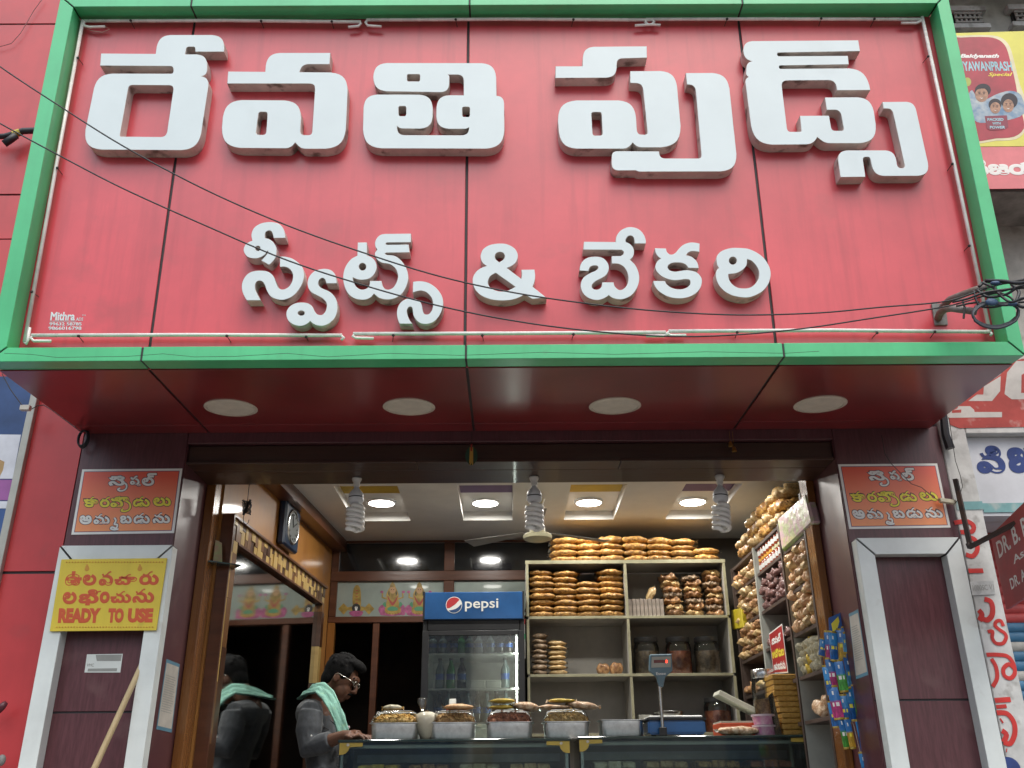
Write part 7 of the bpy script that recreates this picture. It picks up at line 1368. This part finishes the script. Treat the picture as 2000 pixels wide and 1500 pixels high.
# moustache, brow, eyes, spectacles
mb = MB(); mb.tube([hp(.096, -.028, -.060), hp(.108, 0, -.053), hp(.096, .028, -.060)], [.004, .008, .004], 8); mb.part('moustache', HAIR, man, smooth=True)
mb = MB()
for s in (-1, 1): mb = MB(); mb.tube([hp(.092, s*.012, .034), hp(.094, s*.030, .038), hp(.082, s*.052, .030)], [.004, .005, .003], 6); mb.part('eyebrow', HAIR, man, smooth=True)
sp_ = MB()
for s in (-1, 1):
    sp_.tube([hp(.106, s*.034+.024*math.cos(a), .006+.016*math.sin(a)) for a in [2*math.pi*i/16 for i in range(16)]], .0018, 6, closed=True); sp_.tube([hp(.106, s*.058, .012), hp(.075, s*.078, .012), hp(.0, s*.084, .012), hp(-.012, s*.084, .0)], .0024, 6)
sp_.tube([hp(.106, -.010, .010), hp(.112, 0, .013), hp(.106, .010, .010)], .0018, 6); sp_.part('spectacles', mat('silver_frame', (0.72, 0.70, 0.62), rough=0.2, metal=0.9), man, smooth=True)
mb = MB()
for s in (-1, 1): mb.ell(hp(.090, s*.030, .010), (.009, .010, .007), 10, 8, rot=RH)
mb.part('eyes', mat('eye_white', (0.4, 0.36, 0.32), rough=0.2), man, smooth=True)
# kurta: torso, collar and sleeves down to the forearm
k_ = MB()
k_.tube([neck0+V((.012, 0, -.055)), M(612, 1392)+V((0, 0, 0)), M(621, 1415), M(630, 1450), M(634, 1490), M(636, 1540), V((hip.x, YM, FLOOR+.62)), V((hip.x, YM, FLOOR+.52))], [.070, .120, .148, .148, .145, .152, .165, .17], 20, flat=(FX, 0.70))
k_.tube([sh_l+V((0, .03, -.01)), neck0+V((.01, .09, -.07)), neck0+V((.01, 0, -.085)), neck0+V((.0, -.09, -.075)), sh_r+V((0, -.02, -.005))], [.066, .080, .088, .080, .062], 14)
k_.tube([sh_r, sh_r.lerp(el_r, .5)+V((-.01, 0, 0)), el_r, el_r.lerp(wr_t, .35), el_r.lerp(wr_t, .62)], [.068, .074, .064, .058, .052], 14)
k_.tube([sh_l, sh_l.lerp(el_l, .5), el_l, el_l.lerp(wr_l, .5)], [.082, .076, .066, .055], 14)
for kk in range(12):
    q = M(rnd8.uniform(598, 665), rnd8.uniform(1400, 1520), -.15); k_.tube([q, q+V((rnd8.uniform(.02, .06), -.004, rnd8.uniform(-.05, .02))), q+V((rnd8.uniform(.06, .1), .01, rnd8.uniform(-.08, .0)))], [.004, .009, .004], 6)
kurta = voxel(k_, 'kurta', SHIRT, man, 0.007, 5)
mb = MB(); q = el_r.lerp(wr_t, .18); mb.ell(Y(608,1437,YM-.285), (.006, .004, .006), 8, 6); mb.part('sleeve_button', PWHITE, man)
t_ = MB()
for s in (-.09, .09): t_.tube([V((hip.x, YM+s, FLOOR+.75)), V((hip.x+.01, YM+s, FLOOR+.45)), V((hip.x-.01, YM+s, FLOOR+.07))], [.10, .085, .07], 14)
voxel(t_, 'trousers', TROU, man, 0.01, 3)
# towel: flat band over the far shoulder, round the nape and down the chest on the near side
def band(path, wv, th_=0.012):
    mb = MB(); vs = []; n = len(path); W_ = 9
    for i, (p, wd, nrm) in enumerate(path):
        a = path[max(0, i-1)][0]; c2 = path[min(n-1, i+1)][0]; t = (c2-a).normalized(); nrm = (nrm-t*nrm.dot(t)).normalized(); sd = t.cross(nrm)
        for j in range(W_): s = -1+2*j/(W_-1); vs.append(p+sd*(s*wd/2)+nrm*(.006*math.sin(j*1.9+i*.5)+.004*math.cos(j*3.1)))
    mb.add(vs, [(i*W_+j, i*W_+j+1, (i+1)*W_+j+1, (i+1)*W_+j) for i in range(n-1) for j in range(W_-1)]); return mb
keys = [(M(592,1364,.10), .075, V((-.5, .3, .8))), (M(600,1352,-.02), .085, V((-.6, -.2, .75))), (M(610,1346,-.085), .090, V((-.4, -.6, .7))), (M(626,1345,-.125), .085, V((-.1, -.75, .65))), (M(640,1358,-.155), .080, V((.35, -.9, .25))), (M(652,1380,-.180), .075, V((.45, -.9, .15))), (M(662,1405,-.178), .072, V((.5, -.88, .1))), (M(669,1428,-.168), .068, V((.5, -.88, .05))), (M(673,1436,-.162), .06, V((.5, -.88, .05)))]
path = []
for i in range(len(keys)-1):
    for k in range(4): t = k/4; a, b2 = keys[i], keys[i+1]; path.append((a[0].lerp(b2[0], t), a[1]*(1-t)+b2[1]*t, a[2].lerp(b2[2], t)))
path.append(keys[-1])
tw = band(path, 0).part('towel', TOWEL, man, smooth=True); sm = tw.modifiers.new('thick', 'SOLIDIFY'); sm.thickness = 0.010; sm.offset = 1
mb = MB()
for q in ((674,1415),(681,1421)): mb.ell(M(q[0], q[1], -.14), (.008, .006, .010), 8, 6)
mb.part('bead_chain', mat('pale_pink_bead', (0.5, 0.38, 0.40), rough=0.4), man, smooth=True)

# fine print too small to pick apart stays one piece each
for o in bpy.data.objects:
    if o.parent is not None and o.name.split('.')[0] in ('border_print', 'photo_features', 'printed_word', 'printed_lettering', 'print', 'photo_hair', 'photo_faces', 'photo_smiles', 'blue_lettering', 'white_lettering', 'punched_holes', 'hands_and_marks', 'gold_tassel', 'white_painted_shapes'): o['kind'] = 'stuff'
